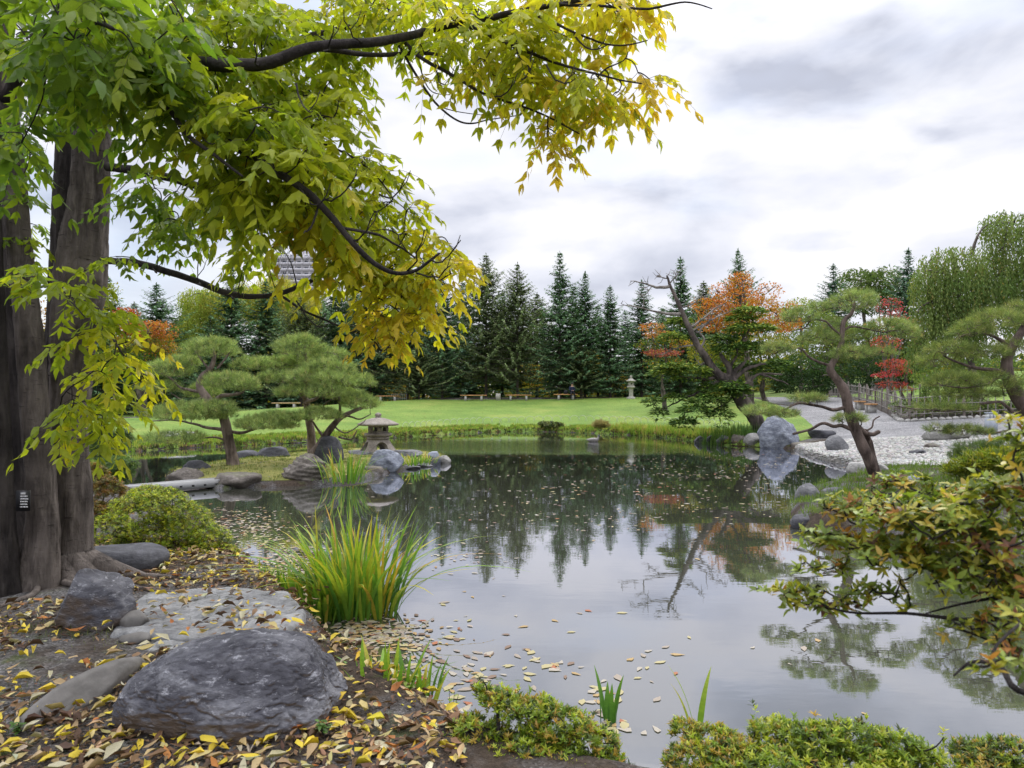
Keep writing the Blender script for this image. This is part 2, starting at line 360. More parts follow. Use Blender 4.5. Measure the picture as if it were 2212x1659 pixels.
# ------------------------------------------------------------------ water
def water_mat():
    m, t, o = newmat('pond_water')
    d = nd(t, 'ShaderNodeBsdfDiffuse')
    cc = ramp(t, noise(t, 0.25, 3), [(0.35, (0.055, 0.058, 0.042)), (0.7, (0.070, 0.074, 0.052))]); t.links.new(cc, d.inputs[0])
    g = nd(t, 'ShaderNodeBsdfGlossy'); g.inputs['Roughness'].default_value = 0.012; g.inputs[0].default_value = (0.90, 0.91, 1.0, 1)
    c = nd(t, 'ShaderNodeTexCoord')
    n1 = noise(t, 1.1, 4, 0.5, vec=c.outputs['Object'], stretch=(0.7, 1.6, 1)); n2 = noise(t, 6, 3, 0.5, vec=c.outputs['Object'], stretch=(0.6, 1.6, 1))
    bb = bump(t, n1, 0.013, 0.10); bb = bump(t, n2, 0.010, 0.03, bb)
    # wake of the duck: two thin trains of ripples opening behind it
    wv = nd(t, 'ShaderNodeTexWave', bands_direction='Y'); wv.inputs['Scale'].default_value = 1.3; wv.inputs['Distortion'].default_value = 1.2
    mpw = nd(t, 'ShaderNodeMapping'); mpw.inputs['Rotation'].default_value = (0, 0, 0.35); t.links.new(c.outputs['Object'], mpw.inputs[0]); t.links.new(mpw.outputs[0], wv.inputs[0])
    sp = nd(t, 'ShaderNodeSeparateXYZ'); t.links.new(c.outputs['Object'], sp.inputs[0])
    def mr(s_, a, b_, c_=0.0, d_=1.0):
        q = nd(t, 'ShaderNodeMapRange'); q.inputs[1].default_value = a; q.inputs[2].default_value = b_; q.inputs[3].default_value = c_; q.inputs[4].default_value = d_
        t.links.new(s_, q.inputs[0]); return q.outputs[0]
    def mul(a, b_):
        q = nd(t, 'ShaderNodeMath', operation='MULTIPLY'); t.links.new(a, q.inputs[0]); t.links.new(b_, q.inputs[1]); return q.outputs[0]
    band = mul(mul(mr(sp.outputs[1], 21, 24.5), mr(sp.outputs[1], 31.5, 28.0)), mul(mr(sp.outputs[0], -7, -2), mr(sp.outputs[0], 7, 3.5)))
    hb = mul(wv.outputs['Fac'], band)
    bb = bump(t, hb, 0.05, 0.06, bb)
    t.links.new(bb, g.inputs['Normal'])
    fr = nd(t, 'ShaderNodeFresnel'); fr.inputs[0].default_value = 1.45; t.links.new(bb, fr.inputs['Normal'])
    fm = nd(t, 'ShaderNodeMapRange'); fm.inputs[1].default_value = 0.0; fm.inputs[2].default_value = 0.6; fm.inputs[3].default_value = 0.25; fm.inputs[4].default_value = 0.93
    t.links.new(fr.outputs[0], fm.inputs[0])
    ms = nd(t, 'ShaderNodeMixShader'); t.links.new(fm.outputs[0], ms.inputs[0]); t.links.new(d.outputs[0], ms.inputs[1]); t.links.new(g.outputs[0], ms.inputs[2])
    t.links.new(ms.outputs[0], o.inputs[0]); return m
mb = MB(); mb.add([[-24, 2.2, 0], [15, 2.2, 0], [15, 42, 0], [-24, 42, 0]], np.array([[0, 1, 2, 3]]))
mb.build('pond_water', water_mat(), kind='structure', label='still dark pond water mirroring trees and clouds')

# ------------------------------------------------------------------ ground sheets
def grid_mesh(xs, ys, zf):
    X, Y = np.meshgrid(xs, ys); Z = zf(X.ravel(), Y.ravel()); nx, ny = len(xs), len(ys)
    i = np.arange(ny - 1)[:, None] * nx; j = np.arange(nx - 1)[None, :]
    f = np.stack([i + j, i + j + 1, i + nx + j + 1, i + nx + j], -1).reshape(-1, 4)
    m = MB(); m.add(np.c_[X.ravel(), Y.ravel(), Z], f); return m
def resample(pts, n):
    p = np.asarray(pts, float); d = np.r_[0, np.cumsum(np.linalg.norm(np.diff(p, axis=0), axis=1))]; t = np.linspace(0, d[-1], n)
    return np.stack([np.interp(t, d, p[:, k]) for k in range(p.shape[1])], -1)
def strip(A, B, nu, nv, lift, pw=1.0):
    a = resample(A, nu); b = resample(B, nu); t = (np.linspace(0, 1, nv) ** pw)[:, None, None]
    q = a[None] * (1 - t) + b[None] * t; x, y = q[..., 0].ravel(), q[..., 1].ravel()
    i = np.arange(nv - 1)[:, None] * nu; j = np.arange(nu - 1)[None, :]
    f = np.stack([i + j, i + j + 1, i + nu + j + 1, i + nu + j], -1).reshape(-1, 4)
    m = MB(); m.add(np.c_[x, y, Hs(x, y) + lift], f); return m
lawn_B = [(-34, 40), (-30, 46), (-22, 48.5), (-16, 51), (-10, 56), (-2, 57.5), (6, 58), (14, 58), (18, 54), (17.4, 48), (16, 40), (13.5, 32), (11.7, 27.2)]
lawn_A = [(-17.0, 20.5)] + [tuple(q) for q in WP(far_shore_px)[1:]] + [(9.6, 26.1), (10.6, 26.2)]
lawn_poly = np.array(lawn_A + lawn_B[::-1] + lawn_A[:1])
path_C = [(19.3, 54), (17.4, 48), (16, 40), (13.5, 32), (11.7, 27.2), (12, 25.3), (14, 24.6), (15.2, 23.5), (15.6, 21.5), (16, 19)]
path_D = [(23.2, 54), (21.9, 46), (20.4, 40.5), (18.4, 35), (16.6, 30.6), (18.6, 30.0), (20.6, 29.6), (24, 29), (28, 27), (30, 22)]
path_poly = np.array(path_C + path_D[::-1] + path_C[:1])
def lin(a, b, s): return list(np.arange(a, b, s))
xs = np.array([-900, -500, -300, -200, -140, -100] + lin(-80, -26, 5) + lin(-26, -6, 0.4) + lin(-6, 2.2, 0.055) + lin(2.2, 16, 0.22) + lin(16, 30, 0.8) + lin(30, 80, 5) + [90, 130, 200, 350, 600, 900])
ys = np.array([-60, -20, -8, -3, 0, 1, 1.6] + lin(2.0, 8, 0.055) + lin(8, 30, 0.22) + lin(30, 70, 0.8) + [75, 85, 100, 130, 180, 260, 400, 700, 1200])
def Hg(x, y):
    h = Hs(x, y); sl = sdist(x, y, lawn_poly); sp_ = sdist(x, y, path_poly)
    return h - 0.10 * smooth((-sl + 0.05) / 0.6) - 0.10 * smooth((-sp_ + 0.05) / 0.6)
def soil_mat():
    m, t, o = newmat('soil')
    c = nd(t, 'ShaderNodeTexCoord'); V = c.outputs['Object']
    v = nd(t, 'ShaderNodeTexVoronoi'); v.inputs['Scale'].default_value = 75; t.links.new(V, v.inputs['Vector'])
    a = noise(t, 1.2, 6, 0.6, V); b = noise(t, 22, 7, 0.65, V)
    soil = ramp(t, b, [(0.3, (0.022, 0.016, 0.011)), (0.7, (0.085, 0.062, 0.045))])
    sepc = nd(t, 'ShaderNodeSeparateColor'); t.links.new(v.outputs['Color'], sepc.inputs[0])
    grav = ramp(t, sepc.outputs[0], [(0.0, (0.05, 0.05, 0.052)), (0.6, (0.13, 0.125, 0.125)), (1.0, (0.26, 0.25, 0.25))])
    col = mixc(t, ramp(t, a, [(0.44, (0, 0, 0)), (0.58, (0.85, 0.85, 0.85))]), soil, grav)
    ms_ = noise(t, 2.6, 6, 0.6, V)
    col = mixc(t, ramp(t, ms_, [(0.56, (0, 0, 0)), (0.68, (0.8, 0.8, 0.8))]), col, ramp(t, b, [(0.3, (0.03, 0.045, 0.01)), (0.7, (0.10, 0.12, 0.03))]))
    n_ = bump(t, v.outputs['Distance'], 0.7, 0.012); n_ = bump(t, b, 0.8, 0.03, n_)
    bsdf(t, o, col, 0.9, n_, 0.2); return m
def grass_mat(name, lo, mid, hi, brown=0.3, sc_=1.0):
    m, t, o = newmat(name); c = nd(t, 'ShaderNodeTexCoord'); V = c.outputs['Object']
    a = noise(t, 0.35 * sc_, 6, 0.6, V); b = noise(t, 9 * sc_, 8, 0.7, V); f_ = noise(t, 40, 5, 0.7, V)
    col = ramp(t, a, [(0.35, lo), (0.52, mid), (0.7, hi)])
    col = mixc(t, 1.0, col, ramp(t, b, [(0.3, (0.62, 0.66, 0.6)), (0.7, (1.25, 1.22, 1.15))]), 'MULTIPLY')
    col = mixc(t, 1.0, col, ramp(t, f_, [(0.3, (0.75, 0.75, 0.75)), (0.7, (1.2, 1.2, 1.2))]), 'MULTIPLY')
    if brown: col = mixc(t, ramp(t, noise(t, 1.7 * sc_, 6, 0.65, V), [(0.55, (0, 0, 0)), (0.72, (brown, brown, brown))]), col, (0.20, 0.13, 0.06))
    bsdf(t, o, col, 0.85, bump(t, f_, 0.6, 0.04, bump(t, b, 0.6, 0.06)), 0.15); return m
M['soil'] = soil_mat()
M['lawn'] = grass_mat('lawn_grass', (0.12, 0.205, 0.042), (0.175, 0.265, 0.055), (0.245, 0.295, 0.075), 0.22)
M['island'] = grass_mat('island_grass', (0.19, 0.20, 0.06), (0.28, 0.27, 0.085), (0.33, 0.29, 0.11), 0.6, 2.5)
M['wild'] = grass_mat('rough_grass', (0.09, 0.15, 0.03), (0.13, 0.19, 0.04), (0.2, 0.2, 0.06), 0.4)
g_ = grid_mesh(xs, ys, Hg).build('ground', M['soil'], kind='structure', smooth_=True)
strip(lawn_A, lawn_B, 260, 70, 0.0).build('lawn', M['lawn'], kind='structure', smooth_=True, label='bright mown lawn rising behind the pond')
def gravel_mat():
    m, t, o = newmat('gravel'); c = nd(t, 'ShaderNodeTexCoord'); V = c.outputs['Object']
    v = nd(t, 'ShaderNodeTexVoronoi'); v.inputs['Scale'].default_value = 26; t.links.new(V, v.inputs['Vector'])
    s = nd(t, 'ShaderNodeSeparateColor'); t.links.new(v.outputs['Color'], s.inputs[0])
    col = ramp(t, s.outputs[0], [(0, (0.13, 0.13, 0.14)), (0.5, (0.22, 0.22, 0.23)), (1, (0.34, 0.33, 0.33))])
    col = mixc(t, 1.0, col, ramp(t, noise(t, 0.8, 5, 0.6, V), [(0.3, (0.7, 0.7, 0.69)), (0.7, (1.1, 1.1, 1.08))]), 'MULTIPLY')
    col = mixc(t, ramp(t, noise(t, 3.2, 7, 0.7, V), [(0.56, (0, 0, 0)), (0.72, (.35, .35, .35))]), col, (0.16, 0.12, 0.08))
    bsdf(t, o, col, 0.9, bump(t, v.outputs['Distance'], 0.6, 0.02), 0.2); return m
M['gravel'] = gravel_mat()
q = np.c_[RG.uniform(-24, 16, 5200), RG.uniform(26, 58, 5200)]; q = q[(sdist(q[:, 0], q[:, 1], lawn_poly) < -.3)]; n = len(q); a = RG.uniform(0, 6.28, n); m = MB()
m.leaves(np.array([[0, 0, 0], [.5, .5, .1], [1, 0, 0], [.5, -.5, .1]]), [np.array([[0, 1, 2], [0, 2, 3]])], np.c_[q, Hs(q[:, 0], q[:, 1]) + .03], np.c_[np.cos(a), np.sin(a), a * 0], np.tile([0, 0, 1.], (n, 1)), RG.uniform(.05, .11, n), .06, np.array([(0.42, 0.36, 0.12), (0.34, 0.22, 0.10), (0.3, 0.33, 0.1)])[RG.integers(0, 3, n)])
m.build('lawn_leaves', M['leaf_fallen'], kind='stuff', label='scattered small leaves on the lawn')
gp = strip(path_C, path_D, 160, 26, 0.004).build('gravel_path', M['gravel'], kind='structure', smooth_=True, label='grey gravel path widening in front of the bamboo fence')
# island sheet
def island_sheet():
    n = 120; P0 = resample(isl[:, :2], n); c = P0.mean(0); A = P0 + (c - P0) * 0.03; B = np.tile(c, (n, 1)) + (P0 - c) * 0.01
    m = strip(A, B, n, 24, 0.006); return m
island_sheet().build('island_turf', M['island'], kind='structure', smooth_=True, label='mossy turf of the small pine island')
# back ground behind the lawn: rough leafy grass
strip([(-60, 46), (-30, 49), (-10, 58.5), (10, 60), (22, 58)], [(-120, 150), (-60, 150), (0, 150), (60, 150), (120, 150)], 60, 20, 0.02).build('rough_grass', M['wild'], kind='structure', smooth_=True)
strip([(24, 28), (22.5, 33), (22.5, 44), (24.5, 56)], [(70, 24), (80, 40), (85, 60), (90, 100)], 50, 60, 0.03).build('hill_lawn', M['lawn'], kind='structure', smooth_=True, label='green slope behind the bamboo fence')

# ------------------------------------------------------------------ cobble beach
bE = [(9.75, 24.9), (9.3, 22.6), (9.0, 20.8), (8.95, 18.9), (8.9, 17.6), (9.6, 16.2), (11, 15.2)]
bT = [(11.9, 25.5), (13.2, 25.2), (14.4, 24.5), (15.2, 23.3), (15.5, 21.5), (15.4, 19.5), (15, 17)]
M['beach'] = plain('beach_mortar', (0.085, 0.08, 0.072), 0.9, 0.3, 5, 0.6, 60)
beach = strip(bE, bT, 60, 40, 0.012).build('cobble_beach', M['beach'], kind='structure', smooth_=True, label='beach paved with pale cobbles sloping into the pond')
def low_stone(k=6):
    th = np.linspace(0, 2 * math.pi, k, endpoint=False)
    v = np.vstack([np.c_[np.cos(th), np.sin(th), np.zeros(k)], np.c_[0.72 * np.cos(th), 0.72 * np.sin(th), np.full(k, 0.75)], [[0, 0, 0.95]]])
    a = np.arange(k); b = (a + 1) % k
    return v, [np.stack([a, b, k + b, k + a], -1), np.stack([k + a, k + b, np.full(k, 2 * k)], -1)]
def cobbles():
    a = resample(bE, 78); b = resample(bT, 78); m = MB(); pts = []
    for i in range(78):
        n = 64
        for j in range(n):
            t = (j + RG.uniform(-.25, .25) + (i % 2) * 0.5) / n; pts.append(a[i] * (1 - t) + b[i] * t + RG.uniform(-.02, .02, 2))
    pts = np.array(pts); pts = pts[(Hs(pts[:, 0], pts[:, 1]) > -0.06)]
    z = Hs(pts[:, 0], pts[:, 1]) + 0.004; n = len(pts); tv, tf = low_stone()
    ang = RG.uniform(0, 6.28, n); g = RG.uniform(0.22, 0.50, n)[:, None]; wet = smooth((z - 0.02) / .16)[:, None] * .6 + .4; col = np.clip(g * wet * np.array([1, 0.98, 0.93]) * RG.uniform(0.94, 1.06, (n, 3)) * (1 + .25 * fbm(np.c_[pts * .8, pts[:, :1] * 0], 3))[:, None], 0, .8)
    s = RG.uniform(0.042, 0.068, n)
    tv2 = tv * np.array([1, 1, 0.75])
    m.leaves(tv2, tf, np.c_[pts, z], np.c_[np.cos(ang), np.sin(ang), np.zeros(n)], np.tile([0, 0, 1.0], (n, 1)), s, s * RG.uniform(0.6, 0.9, n), col)
    return m
cobbles().build('cobbles', M['cobble'], parent=None, kind='stuff', label='thousands of small pale cobbles set in the beach')

# ------------------------------------------------------------------ rocks
_ico = {}
def ico(k):
    if k not in _ico:
        b = bmesh.new(); bmesh.ops.create_icosphere(b, subdivisions=k, radius=1.0)
        _ico[k] = (np.array([v.co[:] for v in b.verts]), np.array([[v.index for v in f.verts] for f in b.faces])); b.free()
    return _ico[k]
def rock_mesh(size, seed, planes=14, lump=0.10, fine=0.035, sub=4, flat_top=None, strata=0.0, box=0.0, top_n=(.05, 0, 1)):
    v, f = ico(sub); d = nrm(v); r = np.random.default_rng(seed)
    nn = nrm(r.normal(size=(planes, 3))); cc = r.uniform(0.70, 1.0, planes)
    if flat_top is not None: nn[0] = nrm(np.array(top_n, float)); cc[0] = flat_top
    rad = np.full(len(d), 1.12); dots = d @ nn.T
    for k in range(planes):
        q = np.where(dots[:, k] > 0.05, cc[k] / np.maximum(dots[:, k], 0.05), 9)
        h = np.clip(0.5 + 0.5 * (rad - q) / 0.05, 0, 1); rad = rad * (1 - h) + q * h - 0.05 * h * (1 - h)   # smooth minimum
    if box: rad = rad * (1 + box * ((np.abs(d) ** 5).sum(1) ** -0.2 - 1))
    p = d * rad[:, None]
    sd = seed * 3.7
    p = p * (1 + lump * fbm(p * 1.6 + sd, 3))[:, None]
    ridg = 1 - np.abs(fbm(p * 3.5 + sd, 4)) * 2
    p = p * (1 + fine * (ridg - 0.6) + fine * 0.7 * fbm(p * 11 + sd, 4))[:, None]
    if strata: p = p * (1 + strata * np.sin((p[:, 2] + 0.25 * p[:, 0]) * 22 + 3 * fbm(p * 2 + sd, 3)) * 0.5 * (1 + fbm(p * 4 + sd, 2)))[:, None]
    return p * np.asarray(size) / 2, f
R_ = {}
R_['grey'] = rockmat('rock_grey', (0.07, 0.07, 0.075), (0.15, 0.15, 0.155), (0.28, 0.28, 0.28), 3, 0.4)
R_['blue'] = rockmat('rock_blue_grey', (0.09, 0.10, 0.13), (0.20, 0.22, 0.265), (0.42, 0.45, 0.50), 3, 0.7)
R_['dark'] = rockmat('rock_dark', (0.03, 0.03, 0.035), (0.07, 0.07, 0.08), (0.15, 0.15, 0.165), 2.5, 0.25)
R_['brown'] = rockmat('rock_brown', (0.06, 0.05, 0.042), (0.14, 0.12, 0.10), (0.27, 0.24, 0.21), 4, 0.4, moss=0.3)
R_['pale'] = rockmat('rock_pale', (0.16, 0.155, 0.14), (0.32, 0.31, 0.29), (0.50, 0.49, 0.46), 3, 0.3)
R_['boulder'] = rockmat('rock_boulder', (0.028, 0.027, 0.035), (0.085, 0.084, 0.10), (0.27, 0.27, 0.29), 3.4, 1.0, brown=(0.13, 0.09, 0.06), bmp=1.0, rough=0.68)
R_['slab'] = rockmat('rock_slab', (0.13, 0.13, 0.135), (0.25, 0.252, 0.255), (0.42, 0.42, 0.42), 4.5, 0.3, bmp=0.9, stretch=(1, 1, 1))
R_['smooth'] = rockmat('rock_smooth', (0.09, 0.083, 0.077), (0.145, 0.135, 0.125), (0.20, 0.19, 0.175), 2.0, 0.0, bmp=0.25, stretch=(1, 1, 1), rough=0.6)
def rock(label, px, d, wpx, hpx, mat, seed, dep=0.8, rz=0, sub=4, z=None, sink=0.28, cat='rock', **kw):
    x = (px - 1106) * d / F; sx = wpx * d / F; sz = hpx * d / F; full = sz / (1 - sink)
    v, f = rock_mesh((sx, sx * dep, full * 1.08), seed, sub=sub, **kw)
    z0 = max(H(x, d), -0.02) if z is None else z
    cz = z0 + sz - full / 2
    c, s = math.cos(rz), math.sin(rz); v = np.c_[v[:, 0] * c - v[:, 1] * s, v[:, 0] * s + v[:, 1] * c, v[:, 2]]
    m = MB(); m.add(v + np.array([x, d, cz]), f)
    return m.build('rock', R_[mat], smooth_=True, label=label, cat=cat, loc=(x, d, z0))
def boulder():
    v, f = ico(7); d = nrm(v); e = 3.4; p = d / ((np.abs(d) ** e).sum(1) ** (1 / e))[:, None]
    x, y, z = p[:, 0].copy(), p[:, 1].copy(), p[:, 2].copy()
    p[:, 2] = z * np.interp(x, [-1, -.55, .2, .75, 1], [.50, .78, 1.02, 1.0, .74]) * (1 - .10 * y)
    p[:, 1] = y * (1 - .16 * np.clip(z, 0, 1)) * np.interp(x, [-1, -.3, 1], [.72, 1, .9]); p[:, 0] = x * (1 - .07 * np.clip(z, 0, 1))
    for n_, c_ in [((-.75, -.35, .55), .93), ((.8, -.5, .35), .98), ((.35, -.8, .5), .92), ((.1, .6, .8), 1.02), ((-.3, -.9, -.2), .93), ((.95, .1, .3), .92)]:
        n_ = nrm(np.array(n_)); q = p @ n_; ov = np.maximum(q - c_, 0); p -= ov[:, None] * n_ * .92
    p = p * (1 + .07 * fbm(p * 1.5 + 3.1, 3))[:, None]
    lay = np.abs(fbm(p * np.array([1.6, 1.8, 4.5]) + 8, 4)); p = p * (1 + .03 * (lay - .2))[:, None]
    p = p * (1 - .032 * np.clip(.10 - np.abs(fbm(p * 3.1 + 21, 3)), 0, 1) / .10 + .022 * fbm(p * 9 + 5, 4) + .010 * fbm(p * 26 + 2, 3))[:, None]
    p = p * np.array([.505, .37, .275]); c = np.array([-1.345, 3.43, .36]); m = MB(); m.add(p + c + np.array([0, 0, .075]), f)
    m.build('rock', R_['boulder'], smooth_=True, label='big dark boulder with pale veins on the near bank beside the water', cat='rock', loc=c)
boulder()
rock('rounded brown-grey rock in front of the big tree trunks', 213, 4.7, 162, 108, 'boulder', 8, dep=0.8, sub=5, lump=0.12, fine=0.05)
def long_stone():
    v, f = rock_mesh((0.66, 0.165, 0.19), 5, planes=3, lump=0.08, fine=0.006, sub=5); v[:, 1] *= 1 - 0.35 * (v[:, 0] / 0.4)  # narrower towards one end
    a = math.radians(76); v = np.c_[v[:, 0] * math.cos(a) - v[:, 1] * math.sin(a), v[:, 0] * math.sin(a) + v[:, 1] * math.cos(a), v[:, 2] + v[:, 0] * 0.06]
    m = MB(); c = np.array([-2.12, 3.55, 0.37]); m.add(v + c, f); m.build('rock', R_['smooth'], smooth_=True, label='long smooth tapering stone lying left of the big boulder', cat='rock', loc=c)
long_stone()
rock('small round tan stone at the corner of the pale slab', 291, 4.62, 60, 32, 'smooth', 21, planes=4, lump=0.06, fine=0.01)
rock('small flat grey stone below the round tan stone', 292, 4.38, 60, 16, 'smooth', 22, planes=4, lump=0.06, fine=0.01)
def slab(label, pts, z, th, mat, seed):
    """an irregular flat paving stone with rounded rough top"""
    p = resample(np.array(pts + pts[:1]), 90); c = p.mean(0); rings = []; r = np.random.default_rng(seed)
    prof = [(1.03, -th), (1.03, -0.03), (1.0, -0.008), (0.97, 0.0), (0.9, 0.004)] + [(q, 0.006) for q in np.linspace(0.82, 0.0, 26)]
    for s_, h in prof:
        q = c + (p - c) * s_; zz = z + h + 0.02 * fbm(np.c_[q * 3.2, np.full(90, seed)], 4) + 0.010 * fbm(np.c_[q * np.array([6, 26]), np.full(90, seed)], 4) * (s_ > 0.02)
        rings.append(np.c_[q + 0.006 * fbm(np.c_[q * 14, np.full(90, seed + h)], 2)[:, None], zz])
    v = np.vstack(rings); n = 90; i = np.arange(len(prof) - 1)[:, None] * n; j = np.arange(n)[None]; j2 = (j + 1) % n
    m = MB(); m.add(v, np.stack([i + j, i + j2, i + n + j2, i + n + j], -1).reshape(-1, 4)); m.build('paving_slab', R_[mat], smooth_=True, label=label, cat='stone slab', loc=(*c, z))
slab('wide pale grey stone slab strewn with yellow leaves behind the big boulder', [(-2.50, 4.45), (-1.38, 4.25), (-1.45, 4.95), (-1.72, 5.42), (-2.2, 5.55), (-2.75, 5.4), (-2.72, 4.95)], 0.375, 0.2, 'slab', 3)
slab('low pale slab tucked under the left end of the big boulder', [(-2.15, 3.95), (-1.5, 3.9), (-1.5, 4.3), (-2.2, 4.42)], 0.35, 0.2, 'slab', 6)
slab('small pale slab edge at the waterside right of the wide slab', [(-1.34, 4.3), (-1.2, 4.35), (-1.22, 4.6), (-1.38, 4.8)], 0.2, 0.3, 'slab', 9)
rock('smooth dark blue slab below the green juniper', 268, 6.3, 165, 50, 'dark', 31, dep=0.8, planes=6, fine=0.01, lump=0.05, flat_top=0.7)
IR = 'rocks round the pine island'
def irock(*a, **k): o = rock(*a, **k); o['group'] = IR; return o
irock('squared grey block at the island end of the plank bridge', 516, 14.7, 92, 36, 'brown', 41, planes=7, flat_top=0.55, fine=0.05, z=0.02)
irock('craggy furrowed rock at the water edge under the leaning pine', 663, 15.3, 92, 50, 'brown', 42, strata=0.09, fine=0.09, sub=5, z=0.02)
irock('left of two low dark rocks behind the island pine trunk', 527, 19.6, 62, 18, 'dark', 43, dep=0.6)
irock('right of two low dark rocks, longer and flatter', 590, 19.4, 74, 20, 'dark', 44, dep=0.6)
irock('tall dark pointed rock behind the leaning pine trunk', 706, 17.4, 66, 52, 'dark', 45, planes=7)
irock('round pale blue boulder below the squat stone lantern', 831, 17.6, 80, 42, 'blue', 46, lump=0.08, sub=5, z=0.02)
irock('squared reddish block left of the pale blue boulder', 800, 16.9, 50, 22, 'brown', 47, planes=6, flat_top=0.6, z=0.02)
irock('long flat grey rock right of the stone lantern', 884, 20.2, 64, 15, 'grey', 48, flat_top=0.5)
irock('small angular blue rock near the tip of the island', 937, 19.7, 36, 24, 'blue', 49, planes=6, z=0.0)
irock('pale wedge of rock at the very tip of the island', 960, 19.9, 26, 15, 'pale', 50, planes=7, z=0.0)
irock('thin flat stone at the waterline right of the blue boulder', 884, 18.4, 44, 7, 'grey', 51, z=0.0)
irock('flat stepping stone below the angular blue rock', 915, 19.0, 42, 7, 'grey', 52, z=0.0)
irock('flat dark slab the squat stone lantern stands on', 800, 20.3, 95, 8, 'grey', 53, dep=1.0, flat_top=0.6)
irock('warm brown rock at the near corner of the plank bridge', 402, 15.2, 70, 32, 'brown', 54, strata=0.04, z=0.02)
irock('dark mossy rock behind the brown bridge rock', 424, 16.6, 62, 30, 'dark', 55, z=0.03)
irock('small stone between the grey block and the craggy rock', 580, 15.2, 34, 14, 'grey', 56, z=0.02)
irock('low dark stone left of the craggy rock', 613, 15.3, 32, 10, 'dark', 57, z=0.02)
rock('flat white stone lying in the lawn behind the left pine', 383, 27.8, 72, 14, 'pale', 61, flat_top=0.5)
RR = 'rocks along the right shore'
def rrock(*a, **k): o = rock(*a, **k); o['group'] = RR; return o
rrock('tall rounded blue-grey boulder standing at the waterline', 1681, 26.0, 82, 62, 'blue', 71, dep=0.7, sub=5, z=0.0, planes=9)
rrock('stone in the grass at the waterline, first of the row leading to the tall boulder', 1512, 28.8, 24, 14, 'grey', 72, z=0.0)
rrock('dark stone of the waterline row under the yew', 1538, 28.2, 26, 16, 'dark', 73, z=0.0)
rrock('squarish grey stone of the waterline row', 1563, 27.6, 28, 20, 'grey', 74, z=0.0)
rrock('sloping brown-grey stone of the waterline row', 1594, 27.2, 34, 25, 'brown', 75, z=0.0)
rrock('pale tan stone touching the tall boulder on its left', 1628, 26.7, 40, 26, 'pale', 76, z=0.0)
rrock('long flat tan stone right of the tall boulder', 1738, 25.6, 62, 17, 'brown', 77, z=0.0, flat_top=0.6)
rrock('flat-topped dark stone at the corner of the lawn', 1772, 27.0, 56, 20, 'dark', 78, flat_top=0.6)
rrock('smooth grey-mauve stone leaning on the cobbles', 1808, 21.9, 46, 30, 'grey', 79, planes=6, fine=0.01)
rrock('large pale ledge rock at the edge of the gravel', 2046, 22.8, 92, 32, 'pale', 80, flat_top=0.6)
rrock('flat pale rock right of the ledge rock', 2105, 19.5, 60, 10, 'pale', 81)
rrock('dark broken stone in the middle of the cobbles', 1984, 19.5, 36, 10, 'dark', 82, fine=0.08)
rrock('low reddish stone in the cobbles behind the broken stone', 2014, 20.6, 34, 9, 'brown', 83)
rrock('pale cube-like rock at the waterline left of the leaning pine', 1860, 16.7, 52, 34, 'pale', 84, flat_top=0.7, z=0.0)
rrock('flat pale rock in the water below the cube-like rock', 1862, 15.4, 62, 12, 'pale', 85, z=0.0)
rrock('small pale stone on top of the cobble edge', 1905, 16.0, 26, 14, 'pale', 86)
rrock('dark grey rock at the head of the mossy point', 1749, 11.9, 58, 46, 'grey', 87, z=0.0, planes=8)
rrock('long grey rock on the mossy point', 1808, 12.7, 92, 26, 'grey', 88, z=0.03)
rrock('black wet rock at the lower end of the mossy point', 1775, 10.0, 110, 38, 'dark', 89, z=0.0, planes=8)
rrock('brown stone beside the black wet rock', 1735, 10.2, 50, 22, 'brown', 90, z=0.0)
rrock('smooth blue slab below the leaning pine', 1945, 13.2, 80, 18, 'blue', 91, flat_top=0.6)
rrock('mossy rock half hidden behind the orange shrub', 1850, 10.5, 120, 26, 'brown', 92, z=0.02)

# ------------------------------------------------------------------ plants: common generators
LEAF_V = np.array([[0, 0, 0], [.3, 0, .02], [.68, 0, .0], [1.05, 0, -.12], [.30, .46, .05], [.66, .36, .01], [.30, -.46, .05], [.66, -.36, .01]])
LEAF_F = [np.array([[0, 1, 4], [0, 6, 1], [2, 3, 5], [2, 7, 3]]), np.array([[1, 2, 5, 4], [6, 7, 2, 1]])]
QUAD_V = np.array([[0, 0, 0], [.5, .5, .03], [1, 0, -.05], [.5, -.5, .03]]); QUAD_F = [np.array([[0, 1, 2], [0, 2, 3]])]
TRI_V = np.array([[0, .5, 0], [0, -.5, 0], [1, 0, 0]]); TRI_F = [np.array([[0, 1, 2]])]
SPRAY_V = np.array([[0, .12, 0], [0, -.12, 0], [.35, .5, .0], [.4, -.5, .0], [.62, .2, -.03], [.62, -.2, -.03], [1, 0, -.1]])
SPRAY_F = [np.array([[0, 1, 2], [1, 3, 2], [2, 3, 4], [3, 5, 4], [4, 5, 6]])]
def blob(r, c, rad, n, shell=0.0):
    u = nrm(r.normal(size=(n, 3))); q = r.uniform(shell ** 3, 1, n) ** (1 / 3)
    return np.asarray(c) + u * q[:, None] * np.asarray(rad), u
def jit(r, base, n, amt=0.15, hue=0.08):
    c = np.asarray(base)[None] * r.uniform(1 - amt, 1 + amt, (n, 1)) * r.uniform(1 - hue, 1 + hue, (n, 3)); return np.clip(c, 0, 1)
def pick(r, cols, wts, n, amt=0.18):
    wts = np.array(wts, float); k = r.choice(len(cols), n, p=wts / wts.sum()); return np.clip(np.asarray(cols)[k] * r.uniform(1 - amt, 1 + amt, (n, 1)) * r.uniform(0.93, 1.07, (n, 3)), 0, 1)
